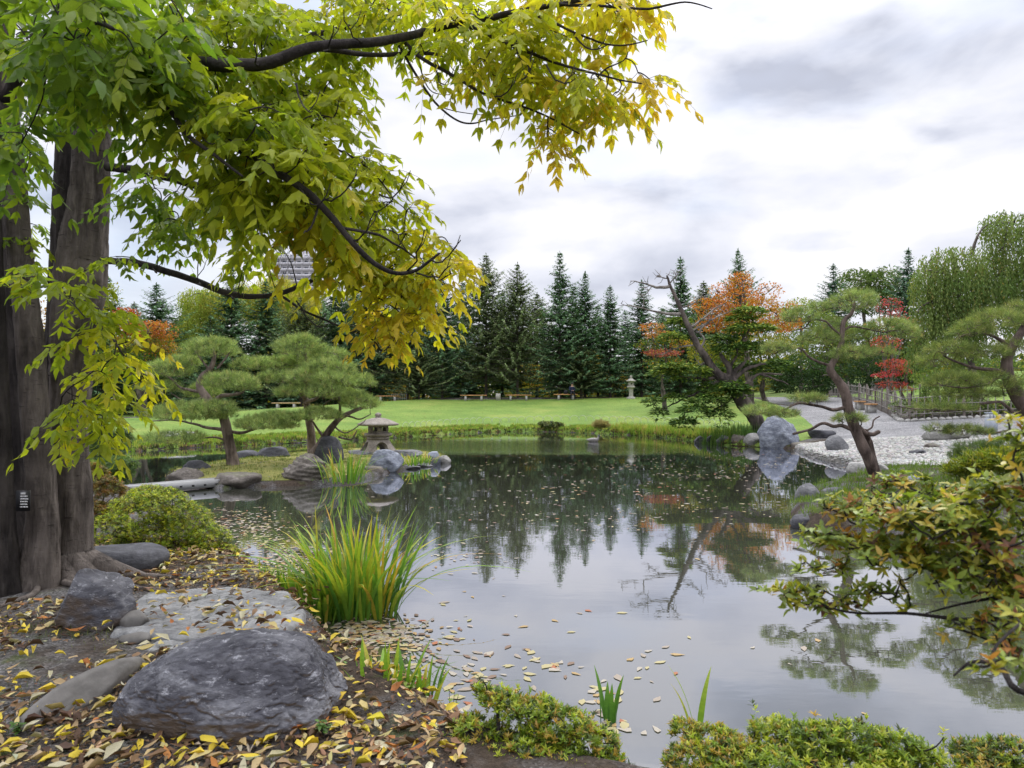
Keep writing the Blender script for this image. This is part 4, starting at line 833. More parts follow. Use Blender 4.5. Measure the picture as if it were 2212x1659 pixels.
def water_leaves():
    r = np.random.default_rng(23); pts = []; big = []
    def add(cx, cy, rx, ry, n, lst, px_=True):
        k = 0
        while k < n:
            a, b = r.normal(0, .5, 2)
            py = cy + b * ry; px = cx + a * rx
            if py < 925: continue
            d = F * E / (py - 858); x = (px - 1106) * d / F
            lst.append((x, d)); k += 1
    # belts of leaves: centre and spread as seen, then kept where there is water
    add(520, 1140, 110, 50, 520, pts); add(620, 1220, 110, 60, 620, pts); add(790, 1365, 150, 34, 420, pts); add(880, 1390, 110, 40, 70, pts)
    add(1520, 1000, 420, 50, 700, pts); add(1550, 1050, 330, 60, 260, pts); add(1150, 1040, 380, 50, 240, pts); add(1250, 1110, 300, 40, 100, pts)
    add(1300, 1120, 500, 100, 60, pts); add(1010, 1200, 80, 40, 40, pts)
    add(1000, 1360, 200, 100, 30, big); add(1150, 1400, 330, 150, 18, big); add(1180, 1440, 60, 26, 12, big); add(1300, 1510, 50, 36, 18, big); add(1020, 1440, 50, 40, 14, big); add(1420, 1420, 60, 40, 8, big); add(1340, 1560, 60, 80, 16, big); add(1550, 1400, 400, 160, 12, big); add(900, 1440, 140, 50, 40, big); add(1080, 1480, 140, 60, 30, big)
    def clean(l, lo):
        q = np.array(l); s = sdist(q[:, 0], q[:, 1], pond); si = sdist(q[:, 0], q[:, 1], isl); return q[(s < -lo) & (si > .15) & (q[:, 0] < 13)]
    q = clean(pts, .1); q = q[(q[:, 1] < 12) | (fbm(np.c_[q * np.array([.7, 1.3]), np.zeros(len(q))], 3) > RG.uniform(-.35, .35, len(q)))]; n = len(q); a = r.uniform(0, 6.28, n); C = pick(r, WC, [2, 3, 2, 1.5, 2.5, .4], n, .2)
    L = r.uniform(.04, .085, n) * (1 + .35 * (q[:, 1] > 12)); m = MB()
    m.leaves(LEAF_V * np.array([1, 1, .12]), LEAF_F, np.c_[q, np.full(n, .006)], np.c_[np.cos(a), np.sin(a), np.zeros(n)], np.tile([0, 0, 1.], (n, 1)), L, L * r.uniform(.4, .7, n), C)
    m.build('floating_leaves', M['leaf_float'], kind='stuff', label='drifts of fallen leaves floating on the pond')
    ms = []
    for ci, c in enumerate(WC):
        b = MB(); lv = LEAF_V * np.array([1, .46, .06]); lv[:, :2] += r.normal(0, .035, (8, 2)); lv[:, 1] += .12 * (lv[:, 0] - .5) ** 2; b.add(lv + np.array([0, 0, .012]), LEAF_F, c); me = b.mesh('floating_leaf'); me.materials.append(M['leaf_float']); ms.append(me)
    q = clean(big, .12)[:300]
    for i, (x, y) in enumerate(q):
        ci = int(r.choice(6, p=[.28, .2, .14, .14, .2, .04])); a = r.uniform(0, 6.28); L_ = r.uniform(.035, .11)
        o = place(ms[ci], 'floating_leaf', None, (x, y, .004), (math.cos(a), math.sin(a), 0), (0, 0, 1), (L_, L_ * r.uniform(.8, 1.3), L_ * .5))
        px = 1106 + x / y * F
        py = 858 + E * F / y; ad = math.degrees(a) % 180
        wh = 'near the iris clump' if px < 900 else 'just right of the iris clump' if px < 1000 and py < 1440 else 'off the seedling with pink leaves' if px < 1080 and py > 1440 else 'just off the bottom centre azalea' if px < 1300 and py > 1480 else 'by the dead dark blades' if px < 1400 and py > 1420 else 'on the open near water' if py > 1380 and px < 1600 else 'between iris clump and dead blades' if px < 1400 and py > 1300 else 'below the yew reflection' if px > 1600 else 'out in the middle of the pond'
        sz = 'small' if L_ < .06 else ('large' if L_ > .085 else 'middling'); tr = 'lying crosswise' if ad < 35 or ad > 145 else ('lying lengthwise' if 60 < ad < 120 else 'lying aslant')
        tag(o, '%s %s floating leaf %s %s' % (sz, WN[ci], tr, wh), 'leaf', 'single floating leaves on the near water')
water_leaves()

# ------------------------------------------------------------------ blades: iris clumps and reeds
def blade_mesh(L, lean, droop, w0, c, seg=8):
    t = np.linspace(0, 1, seg + 1); x = lean * L * t + droop * L * t ** 2.4; z = L * (t - 0.42 * abs(lean + droop) * t ** 2.2 - 0.25 * max(0, droop - .3) * t ** 4)
    wd = w0 * (1 - t ** 2.5) * (0.7 + 0.3 * np.minimum(1, t * 4)); v = []
    for i in range(seg + 1): v += [(x[i], -wd[i], z[i]), (x[i] + wd[i] * .25, 0, z[i] - wd[i] * .1), (x[i], wd[i], z[i])]
    f = []
    for i in range(seg):
        b = 3 * i; f += [(b, b + 1, b + 4, b + 3), (b + 1, b + 2, b + 5, b + 4)]
    m = MB(); cc = np.array([np.array(c[0]) * (1 - q) + np.array(c[1]) * q for q in t ** 1.4]); m.add(np.array(v), np.array(f), np.repeat(cc, 3, axis=0)); return m
IRIS = []
def iris_protos():
    r = np.random.default_rng(3)
    cols = [((.12, .27, .03), (.26, .42, .045)), ((.16, .31, .035), (.40, .48, .05)), ((.24, .35, .035), (.58, .48, .07)), ((.38, .34, .04), (.62, .34, .07)), ((.08, .20, .035), (.16, .32, .04))]
    for c in cols:
        for ln, dp in ((.08, .05), (.22, .15), (.38, .30), (.5, .55)):
            me = blade_mesh(1.0, ln, dp, .0165, c).mesh('blade', smooth_=True); me.materials.append(M['blade']); IRIS.append(me)
iris_protos()
def clump(label, px, py, n, h, spread, seed, z=0.0, name='iris_clump', cat='plant', group=None, wts=(3, 3, 2.4, 1.0, 2), bend=(2, 4, 3, 1), bias=0.0, rb=.10):
    r = np.random.default_rng(seed); d = (E - z) * F / (py - 858); x = (px - 1106) * d / F; t = thing(name, label, cat, (x, d, z), group)
    wts = np.array(wts) / sum(wts); bd = np.array(bend, float) / sum(bend)
    for i in range(n):
        c = r.choice(5, p=wts); b = r.choice(4, p=bd); a = r.uniform(0, 6.28); rr = rb * spread * math.sqrt(r.random()); L = h * r.uniform(.55, 1.05)
        o = bpy.data.objects.new('blade', IRIS[c * 4 + b]); COL.objects.link(o); o.parent = t
        o.location = (math.cos(a) * rr * 1.6, math.sin(a) * rr, 0); a2 = a + r.normal(0, .5)
        if bias: a2 = a2 * (1 - bias) if math.cos(a2) > 0 else a2
        o.rotation_euler = (r.normal(0, .06), r.normal(0, .06), a2); o.scale = (L * spread, 1.0 * r.uniform(.8, 1.3), L)
    return t
clump('large clump of long green and yellow iris blades standing in the water', 770, 1325, 210, .98, 1.15, 1, rb=.20)
clump('smaller iris clump between the big clump and the pale slab', 690, 1340, 60, .42, 1.0, 2, rb=.14, bend=(3, 4, 2, 0))
clump('small grassy clump at the left edge of the leaf drift', 560, 1285, 36, .34, .9, 4, rb=.12, bend=(4, 3, 1, 0), wts=(4, 2, 1, 0, 4))
clump('thin clump behind the pale slab beside the big iris clump', 628, 1282, 26, .34, .9, 5, rb=.1, bend=(4, 3, 1, 0), wts=(4, 2, 1, 0, 4))
clump('iris clump on the bank right of the big boulder', 832, 1530, 46, .40, 1.1, 6, z=.12, rb=.10, bend=(3, 4, 3, 1))
clump('small iris clump with few blades near the pink leaf', 905, 1530, 20, .30, .9, 7, z=.08, bend=(4, 3, 1, 0))
clump('two or three dark dead blades standing in the near water', 1320, 1560, 6, .34, .8, 8, bend=(4, 2, 0, 0), wts=(0, 0, 0, 0, 1), rb=.06)
clump('single yellow-green blades rising behind the bottom shrub', 1508, 1590, 3, .42, 1.0, 9, bend=(1, 3, 0, 0), wts=(1, 3, 1, 0, 0), rb=.03)
clump('grassy iris clump on the island beside the craggy rock', 745, 1043, 60, .85, 1.0, 10, z=.05, rb=.28, bend=(3, 4, 2, 1))
clump('low green tuft beside the pale blue island boulder', 893, 1005, 34, .40, 1.0, 12, z=.08, rb=.3)
clump('low green tuft in front of the stone lantern stones', 915, 1000, 26, .35, 1.0, 13, z=.08, rb=.25)

def tufts(name, label, pts, n, h, seed, cols, wts, wid=.012, spread=.35, cat=None, kind='stuff', z_off=0, nb=9):
    """many tufts of blades merged into one mass; pts are world xy"""
    r = np.random.default_rng(seed); c = np.asarray(pts); ns = len(c); z = Hs(c[:, 0], c[:, 1]) + z_off
    hh = h * r.uniform(.5, 1.2, ns); col = pick(r, cols, wts, ns, .2); m = MB()
    pos = np.repeat(np.c_[c, z], nb, 0) + np.c_[r.normal(0, .05, (ns * nb, 2)), np.zeros(ns * nb)]
    a = r.uniform(0, 6.28, ns * nb); ln = r.uniform(.1, 1.0, ns * nb) * spread; X = np.c_[np.cos(a) * ln, np.sin(a) * ln, np.ones(ns * nb)]
    TV = np.array([[0, .5, 0], [0, -.5, 0], [.55, .4, .04], [.55, -.4, .04], [1, 0, -.10]])
    TF = [np.array([[0, 1, 3, 2]]), np.array([[2, 3, 4]])]
    m.leaves(TV, TF, pos, X, np.c_[np.cos(a), np.sin(a), np.zeros(ns * nb)], np.repeat(hh, nb) * r.uniform(.6, 1.1, ns * nb), wid, np.repeat(col, nb, 0) * r.uniform(.85, 1.15, (ns * nb, 1)))
    return m.build(name, M['blade'], kind=kind, label=label, cat=cat)
def along(poly, n, off0, off1, r):
    q = resample(poly, 600); i = r.integers(1, 599, n); tg = q[np.minimum(i + 1, 599)] - q[i - 1]; nn = np.c_[-tg[:, 1], tg[:, 0]]; nn = nn / np.linalg.norm(nn, axis=1)[:, None]
    p = q[i] + nn * r.uniform(off0, off1, n)[:, None]; return p
rr_ = np.random.default_rng(77)
FS = np.array(lawn_A)
GC = [(0.20, 0.32, 0.05), (0.28, 0.38, 0.06), (0.40, 0.40, 0.10), (0.45, 0.30, 0.15), (0.12, 0.18, 0.045)]
tufts('bank_grass', 'strip of rough uncut grass and weeds along the far bank', along(FS, 5200, .0, 1.7, rr_), 0, .14, 31, GC, [4, 4, 2, .8, 1.6], wid=.03)
tufts('bank_sedge', 'dark overhanging sedge at the far waterline', along(FS, 700, -.08, .2, rr_), 0, .14, 32, [(0.10, 0.08, 0.035), (0.07, 0.09, 0.03), (0.2, 0.13, 0.06)], [2, 2, 1], wid=.03, spread=.9)
seg = np.array([(8.0, 28.0), (7.5, 30.8), (6.5, 33.5), (4.8, 35.8)])
tufts('reeds', 'taller arching yellow-green grass on the right part of the far bank', along(seg[::-1], 700, .1, 1.1, rr_), 0, .42, 33, GC, [3, 5, 3, 1, 0], wid=.03, spread=.8)
tufts('reeds', 'dark green strap leaves behind the waterline stones under the yew', np.c_[rr_.uniform(7.6, 10.2, 160), rr_.uniform(27.0, 29.0, 160)], 0, .6, 34, [(0.10, 0.19, 0.045), (0.18, 0.28, 0.06)], [2, 1], wid=.03, spread=.6)
# near-bank small grass and moss tufts
q = np.c_[rr_.uniform(-3.2, .3, 900), rr_.uniform(2.5, 7.4, 900)]; q = q[(sdist(q[:, 0], q[:, 1], pond) > .02) & (fbm(np.c_[q * 2, np.zeros(len(q))], 3) > .12)]
tufts('grass', 'short thin grass between the fallen leaves', q, 0, .05, 35, [(0.09, 0.14, 0.03), (0.14, 0.17, 0.04)], [1, 1], wid=.003, spread=1.0, nb=7)
q = isl.mean(0) + (isl[rr_.integers(0, len(isl), 1500), :2] - isl.mean(0)) * np.sqrt(rr_.random(1500))[:, None]
tufts('island_grass', 'short yellowing grass on the island', q, 0, .07, 36, [(0.22, 0.26, 0.07), (0.32, 0.28, 0.10), (0.15, 0.20, 0.055)], [2, 1, 2], wid=.012, spread=1.2)
q = np.c_[rr_.uniform(4.0, 15, 4200), rr_.uniform(7.0, 17.0, 4200)]; q = q[sdist(q[:, 0], q[:, 1], pond) > .1]
tufts('grass', 'soft green grass on the mossy point below the leaning pine', q, 0, .12, 37, [(0.16, 0.24, 0.04), (0.12, 0.2, 0.03)], [1, 1], wid=.010, spread=.9)

# ------------------------------------------------------------------ pines, yew
def tuft_needles(m, r, tips, up, n, L, w, cols, wts, spread=1.0):
    ns = len(tips); pos = np.repeat(tips, n, 0) + r.normal(0, L * .12, (ns * n, 3)); u = np.repeat(up, n, 0); d = nrm(u + r.normal(0, .70 * spread, (ns * n, 3)))
    col = np.repeat(pick(r, cols, wts, ns, .28), n, 0) * r.uniform(.85, 1.15, (ns * n, 1))
    m.leaves(TRI_V, TRI_F, pos, d, r.normal(size=(ns * n, 3)), L * r.uniform(.7, 1.15, ns * n), w, col)
PC = [(0.22, 0.30, 0.10), (0.32, 0.41, 0.14), (0.42, 0.50, 0.18), (0.13, 0.19, 0.075), (0.42, 0.40, 0.16)]
def pine(label, d, base, trunks, limbs, pads, seed, dens=1.0, needle=.13, nn=13, wid=.0075, tr=(.14, .05), bark='bark_pine', cols=PC, wts=(3, 4, 2.5, 1.2, .5), kind='pine', depth=1.0, upw=.75, twigs=22, name='pine_tree'):
    r = np.random.default_rng(seed); T = thing(name, label, 'tree', base); sk = Skel()
    def zz(l, j=0.0):
        out_ = []; ph = r.uniform(0, 6.28)
        for i, q in enumerate(l): out_.append(P(q[0], q[1], d + (q[2] if len(q) > 2 else 0)))
        return out_
    for pts, r0, r1 in trunks:
        m = MB(); rad = np.linspace(1, 0, len(pts)) ** .8 * (r0 - r1) + r1; rad[0] *= 1.15; sk.limb(m, zz(pts), list(rad), 0, 14, rough=.22, wig=.02); m.build('trunk', M[bark], T, smooth_=True)
    for pts, r0, r1 in limbs:
        m = MB(); sk.limb(m, zz(pts), r0, r1, 8, rough=.15, wig=.04); m.build('limb', M[bark], T, smooth_=True)
    mt = MB(); mn = MB()
    for pd in pads:
        px, py, rx, ry = pd[:4]; dd = pd[4] if len(pd) > 4 else 0.0; dn = (pd[5] if len(pd) > 5 else 1.0) * dens
        c = P(px, py + ry * .35, d + dd); s_ = (d + dd) / F; R3 = np.array([rx * s_, rx * s_ * .85 * depth, ry * s_ * 1.25])
        # shoots on the upper shell of the pad, thinner inside: an uneven cushion
        n = int(dn * 400 * (rx * s_) * (rx * s_ * .85 * depth + .25) / .5); n = max(n, 30)
        u = nrm(r.normal(size=(n, 3))); u[:, 2] = np.abs(u[:, 2]) * r.choice([1, 1, 1, -.35], n); q = r.uniform(.55, 1.0, n) ** .5
        bump_ = 1 + .42 * fbm(u * 3.1 + seed + px * .1, 3)
        tips = c + u * R3 * (q * bump_)[:, None]; tips[:, 2] = np.maximum(tips[:, 2], c[2] - .30 * R3[2] + .25 * R3[2] * fbm(u * 2.7 + px, 2))
        edge = nrm(u * np.array([1, 1, .6])); up = nrm(edge * (1 - upw * .6) + np.array([0, 0, upw]) * 1.0)
        tuft_needles(mn, r, tips, up, nn, needle, wid, cols, wts)
        k = int(twigs * 1.8 * dn) + 6; sel = r.choice(n, min(k, n), replace=False); inner = c + (tips[sel] - c) * .8 - np.array([0, 0, .02]); sk.grow(mt, np.vstack([c[None] - [0, 0, R3[2] * .3], inner]), r, .016, .004, 4, sag=-.12)
    mt.build('branches', M[bark], T, kind='stuff'); mn.build('needles', M['needle'], T, kind='stuff'); return T
zi = lambda px, d: H((px - 1106) * d / F, d)
pine('cloud-pruned pine with an upright trunk on the island, left of the leaning pine', 17.0, ((503 - 1106) * 17 / F, 17, .2),
     [([(504, 1010), (499, 980), (494, 950), (488, 918), (478, 890), (458, 872), (440, 850), (430, 832), (436, 812), (455, 795), (463, 770), (458, 750)], .14, .03)],
     [([(458, 868), (477, 855), (504, 852), (524, 846, .2), (528, 825, .2)], .05, .03), ([(432, 845), (410, 842), (386, 835), (363, 815), (336, 805)], .04, .015), ([(487, 928), (462, 926), (437, 922), (386, 909), (322, 909)], .05, .012),
      ([(490, 930), (520, 934), (554, 926, -.3), (588, 922, -.3), (638, 905, -.3)], .045, .012), ([(489, 951), (465, 945), (440, 948, -.4), (390, 950, -.4)], .03, .01), ([(470, 795), (490, 770), (500, 755)], .03, .01), ([(452, 800), (430, 770), (420, 757)], .03, .01),
      ([(440, 855), (410, 870), (390, 862), (370, 850)], .025, .008)],
     [(458, 752, 58, 24), (470, 742, 30, 12), (368, 795, 54, 24), (400, 780, 34, 14, .5), (350, 836, 40, 12), (494, 822, 58, 22, -.4), (528, 832, 34, 14, -.6), (546, 786, 46, 15, .5), (410, 890, 92, 22, -.4), (460, 880, 50, 16, -.7), (572, 914, 66, 17, -.4), (375, 945, 66, 14, -.9, .55), (440, 845, 40, 18, .8)], 101)
pine('cloud-pruned pine with a strongly leaning trunk on the island, beside the stone lantern', 17.4, ((664 - 1106) * 17.4 / F, 17.4, .2),
     [([(656, 999), (680, 974), (702, 943), (721, 917), (739, 901), (761, 890), (785, 880)], .10, .035), ([(676, 975, 1.2), (673, 950, 1.2), (669, 921, 1.1), (664, 886, 1.0), (660, 860, .8), (651, 845, .6), (655, 800, .5), (658, 772, .5), (662, 746, .5)], .115, .025)],
     [([(662, 870, .8), (684, 860, .3), (700, 840), (720, 820)], .05, .015), ([(724, 915), (735, 890), (732, 862), (728, 838), (725, 822)], .04, .015), ([(651, 845, .6), (634, 829, .4), (610, 815, .2)], .035, .012), ([(700, 945), (685, 925), (665, 905, -.4), (610, 905, -.4)], .04, .01),
      ([(745, 897), (775, 905, -.4), (800, 895, -.4)], .03, .008), ([(722, 920), (745, 935, -.4), (780, 915, -.5), (790, 905, -.5)], .022, .006), ([(664, 880, 1), (690, 885, .4), (705, 870), (740, 850)], .03, .01), ([(733, 945), (760, 950), (772, 930)], .03, .012)],
     [(642, 748, 50, 24), (655, 735, 30, 12), (712, 765, 38, 15, .2), (706, 795, 62, 20, -.2), (602, 785, 42, 13, .6), (608, 815, 48, 16), (670, 815, 50, 17, -.5), (720, 822, 56, 18, -.6), (765, 822, 46, 18, -.2), (640, 845, 48, 15, -.4), (700, 848, 46, 16, -.8, .8), (778, 868, 44, 20, -.3), (745, 850, 40, 15, .6), (688, 895, 52, 15, -.6), (602, 903, 50, 14, -.6), (650, 775, 46, 16, .8)], 102, cols=PC)
pine('dark-trunked pine leaning left over the cobble beach', 14.0, ((1895 - 1106) * 14 / F, 14, .25),
     [([(1905, 1060), (1896, 1033), (1872, 983), (1849, 933), (1834, 889), (1827, 855), (1815, 829), (1800, 810), (1793, 796), (1802, 778), (1818, 741), (1822, 697), (1839, 677), (1845, 655)], .125, .025), ([(1893, 1035, .2), (1884, 990, .25), (1878, 955, .25), (1868, 930, .15)], .09, .05)],
     [([(1830, 878), (1800, 884), (1771, 876), (1724, 872), (1687, 889), (1640, 894)], .038, .012), ([(1845, 932), (1818, 919), (1800, 920), (1775, 913), (1748, 929), (1714, 937)], .042, .022), ([(1855, 924), (1868, 934), (1884, 938), (1900, 932)], .05, .04), ([(1872, 930), (1884, 922), (1888, 908), (1900, 900)], .02, .012),
      ([(1793, 790), (1770, 783), (1750, 772), (1731, 755), (1704, 751), (1678, 762)], .03, .01), ([(1818, 726), (1800, 712), (1785, 695), (1764, 690), (1751, 693), (1740, 706), (1711, 714)], .026, .008), ([(1821, 721), (1830, 710), (1845, 706), (1872, 711), (1906, 718), (1939, 712)], .024, .008),
      ([(1843, 935), (1860, 915), (1850, 905), (1835, 905)], .015, .006), ([(1806, 775), (1825, 758), (1850, 760)], .02, .008), ([(1724, 872), (1700, 876), (1660, 872)], .012, .005)],
     [(1840, 650, 56, 26), (1860, 640, 30, 12, .3), (1728, 682, 40, 16), (1765, 665, 26, 12, .2), (1770, 728, 48, 18, .2), (1680, 752, 36, 14), (1842, 762, 48, 15, -.2), (1918, 702, 46, 15), (1955, 718, 32, 18, .1), (1745, 860, 40, 9), (1645, 885, 40, 14), (1688, 893, 34, 10), (1835, 903, 34, 11), (1845, 722, 38, 14, .4), (1895, 760, 36, 10, .4, .6), (1800, 700, 30, 14, .3)], 103, dens=1.0, needle=.12, nn=16, wid=.0045, bark='bark_pine_dark', wts=(3, 3, 2, 2, 1.2), upw=.5)
pine('spreading pine at the right edge in front of the bamboo fence', 12.0, ((2195 - 1106) * 12 / F, 12, .25),
     [([(2300, 1080), (2262, 1000), (2225, 900), (2190, 840), (2175, 802), (2178, 765), (2195, 735), (2215, 700), (2230, 660)], .13, .04)],
     [([(2185, 755), (2160, 735), (2130, 722), (2090, 720), (2060, 735)], .035, .01), ([(2172, 808), (2151, 802), (2115, 796), (2077, 785), (2040, 770)], .045, .012), ([(2188, 745), (2212, 715), (2235, 700)], .03, .01), ([(2225, 905), (2188, 889), (2160, 868), (2120, 872), (2091, 882), (2040, 888), (2007, 884), (1933, 879)], .034, .008),
      ([(2180, 800), (2130, 830), (2080, 838), (2030, 830)], .025, .008), ([(2240, 950), (2190, 930), (2140, 935), (2080, 925)], .03, .01), ([(2178, 770), (2150, 762), (2120, 765)], .02, .008)],
     [(2150, 690, 66, 22), (2200, 670, 40, 18, .3), (2100, 712, 44, 16), (2052, 750, 46, 16), (2120, 760, 56, 17), (2190, 750, 40, 18), (2020, 780, 40, 14, .4), (2060, 820, 60, 18), (2140, 822, 60, 20), (2190, 840, 36, 20), (2090, 850, 60, 14, .3), (2040, 880, 66, 7, 0, .6), (2090, 930, 50, 12), (2030, 925, 30, 9, .2, .6)], 104, dens=1.0, needle=.115, nn=14, wid=.0045, bark='bark_pine_dark', cols=[(0.19, 0.26, 0.075), (0.28, 0.34, 0.10), (0.37, 0.40, 0.14), (0.12, 0.165, 0.06)], wts=(3, 3, 2, 2), upw=.5)
pine('low dwarf pine mound at the edge of the cobbles', 13.0, ((2115 - 1106) * 13 / F, 13, .2), [([(2125, 1010), (2120, 985), (2115, 970)], .05, .02)], [([(2120, 985), (2150, 972), (2180, 970)], .02, .01)],
     [(2110, 972, 50, 22), (2165, 965, 46, 20), (2080, 985, 30, 12)], 105, dens=1.2, needle=.12, nn=14, wid=.0045, cols=[(0.09, 0.15, 0.045), (0.14, 0.20, 0.06)], wts=(1, 1))
# the yew leaning over the right shore
def yew():
    r = np.random.default_rng(9); d = 28.0; base = ((1645 - 1106) * d / F, d, .35)
    T = thing('yew_tree', 'old leaning yew with bare silvery upper branches behind the tall boulder', 'tree', base); sk = Skel(); pp = lambda l: [P(q[0], q[1], d + (q[2] if len(q) > 2 else 0)) for q in l]
    m = MB(); sk.limb(m, pp([(1648, 935), (1638, 915), (1619, 886), (1600, 862), (1581, 829), (1549, 808), (1527, 775), (1508, 748), (1494, 721), (1478, 686), (1459, 642), (1448, 618), (1440, 596)]), [.30, .28, .28, .28, .25, .19, .155, .13, .115, .095, .075, .06, .035], 0, 16, rough=.25, wig=.05); m.build('trunk', M['bark_spruce'], T, smooth_=True)
    for pts, r0, r1, b in [([(1582, 830), (1577, 797), (1562, 775), (1555, 765)], .16, .06, 0), ([(1580, 815), (1600, 790), (1610, 780)], .11, .05, 0), ([(1586, 822), (1608, 800), (1630, 790), (1652, 788)], .10, .04, 0), ([(1600, 835), (1622, 822), (1643, 808), (1690, 808)], .08, .03, 0), ([(1643, 808), (1675, 818), (1702, 831)], .05, .02, 0),
                        ([(1551, 812), (1530, 818), (1516, 817), (1492, 816)], .07, .03, 0), ([(1556, 822), (1530, 835), (1511, 846), (1478, 862), (1440, 878)], .08, .02, 0), ([(1575, 800), (1590, 770), (1596, 745), (1620, 710), (1625, 690)], .06, .02, 0), ([(1590, 850), (1560, 880), (1530, 890)], .06, .02, 0),
                        ([(1449, 618), (1425, 620), (1410, 617), (1385, 611), (1362, 606)], .07, .012, 1), ([(1470, 676), (1450, 678), (1429, 675), (1389, 667), (1340, 657)], .08, .012, 1), ([(1473, 664), (1500, 653), (1521, 634)], .04, .012, 1), ([(1494, 707), (1521, 686), (1543, 668), (1570, 655)], .05, .012, 1), ([(1497, 715), (1530, 695), (1560, 680), (1590, 668)], .035, .01, 1),
                        ([(1444, 604), (1432, 600), (1420, 594)], .03, .01, 1), ([(1447, 612), (1460, 598), (1466, 585)], .03, .01, 1), ([(1515, 750), (1520, 735), (1512, 715), (1525, 700), (1534, 690)], .05, .02, 1), ([(1505, 745), (1480, 748), (1455, 752), (1440, 760)], .04, .012, 1), ([(1429, 675), (1410, 690), (1400, 700)], .02, .008, 1), ([(1410, 617), (1400, 630), (1385, 640)], .02, .008, 1), ([(1530, 776), (1518, 785), (1512, 790)], .05, .03, 1)]:
        m = MB(); q = sk.limb(m, pp(pts), r0, r1, 8, rough=.2, wig=.10)
        if b:
            for _ in range(7):
                i = r.integers(len(q) // 3, len(q)); e = q[i] + nrm(r.normal(size=3) + np.array([-.5, 0, .4])) * r.uniform(.2, .6); m.tube([q[i], (q[i] + e) / 2 + r.normal(0, .04, 3), e], [.016, .012, .006], 4)
        m.build('dead_limb' if b else 'limb', M['wood_dead'] if b else M['bark_spruce'], T, smooth_=True)
    pads = [(1619, 675, 36, 12), (1600, 690, 30, 10), (1620, 712, 54, 11), (1560, 735, 30, 12), (1592, 755, 52, 14), (1640, 750, 30, 12, .5), (1452, 730, 32, 11), (1466, 698, 28, 12, .6), (1440, 808, 36, 14), (1490, 805, 50, 16), (1455, 795, 40, 10), (1584, 840, 36, 15, -.7), (1600, 850, 24, 10, -.7), (1530, 870, 44, 18, -.5), (1500, 890, 36, 16, -.8), (1555, 900, 28, 22, -.8), (1475, 915, 30, 10, -.8), (1545, 845, 44, 18), (1424, 895, 17, 15), (1409, 868, 20, 9), (1460, 860, 24, 8), (1652, 800, 36, 16, .6), (1680, 790, 30, 14, .8), (1610, 795, 34, 14, 1.0), (1535, 800, 30, 10, .8)]
    mn = MB(); mt = MB(); cs = [(0.061, 0.121, 0.030), (0.115, 0.203, 0.038), (0.230, 0.324, 0.054), (0.365, 0.405, 0.068)]
    for pd in pads:
        px, py, rx, ry = pd[:4]; dd = pd[4] if len(pd) > 4 else 0; c = P(px, py, d + dd); s_ = d / F; R3 = np.array([rx * s_, rx * s_ * .9, ry * s_ * 1.1]); n = int(1500 * R3[0] * R3[1]) + 120
        u = nrm(r.normal(size=(n, 3))); u[:, 2] = np.where(r.random(n) < .75, np.abs(u[:, 2]), u[:, 2]); tips = c + u * R3 * (r.uniform(.45, 1, n) ** .6)[:, None] * (1 + .3 * fbm(u * 2.5 + px, 2))[:, None]
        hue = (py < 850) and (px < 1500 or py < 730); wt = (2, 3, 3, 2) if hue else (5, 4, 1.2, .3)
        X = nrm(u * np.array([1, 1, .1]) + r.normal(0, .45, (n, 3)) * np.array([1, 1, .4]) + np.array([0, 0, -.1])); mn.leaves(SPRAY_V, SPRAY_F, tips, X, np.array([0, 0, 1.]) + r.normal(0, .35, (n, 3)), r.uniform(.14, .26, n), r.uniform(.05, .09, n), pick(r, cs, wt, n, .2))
        sk.grow(mt, np.vstack([c[None], c + (tips[:10] - c) * .7]), r, .03, .01, 4, sag=-.1)
    mt.build('branches', M['bark_spruce'], T, kind='stuff'); mn.build('foliage', M['spruce'], T, kind='stuff')
yew()

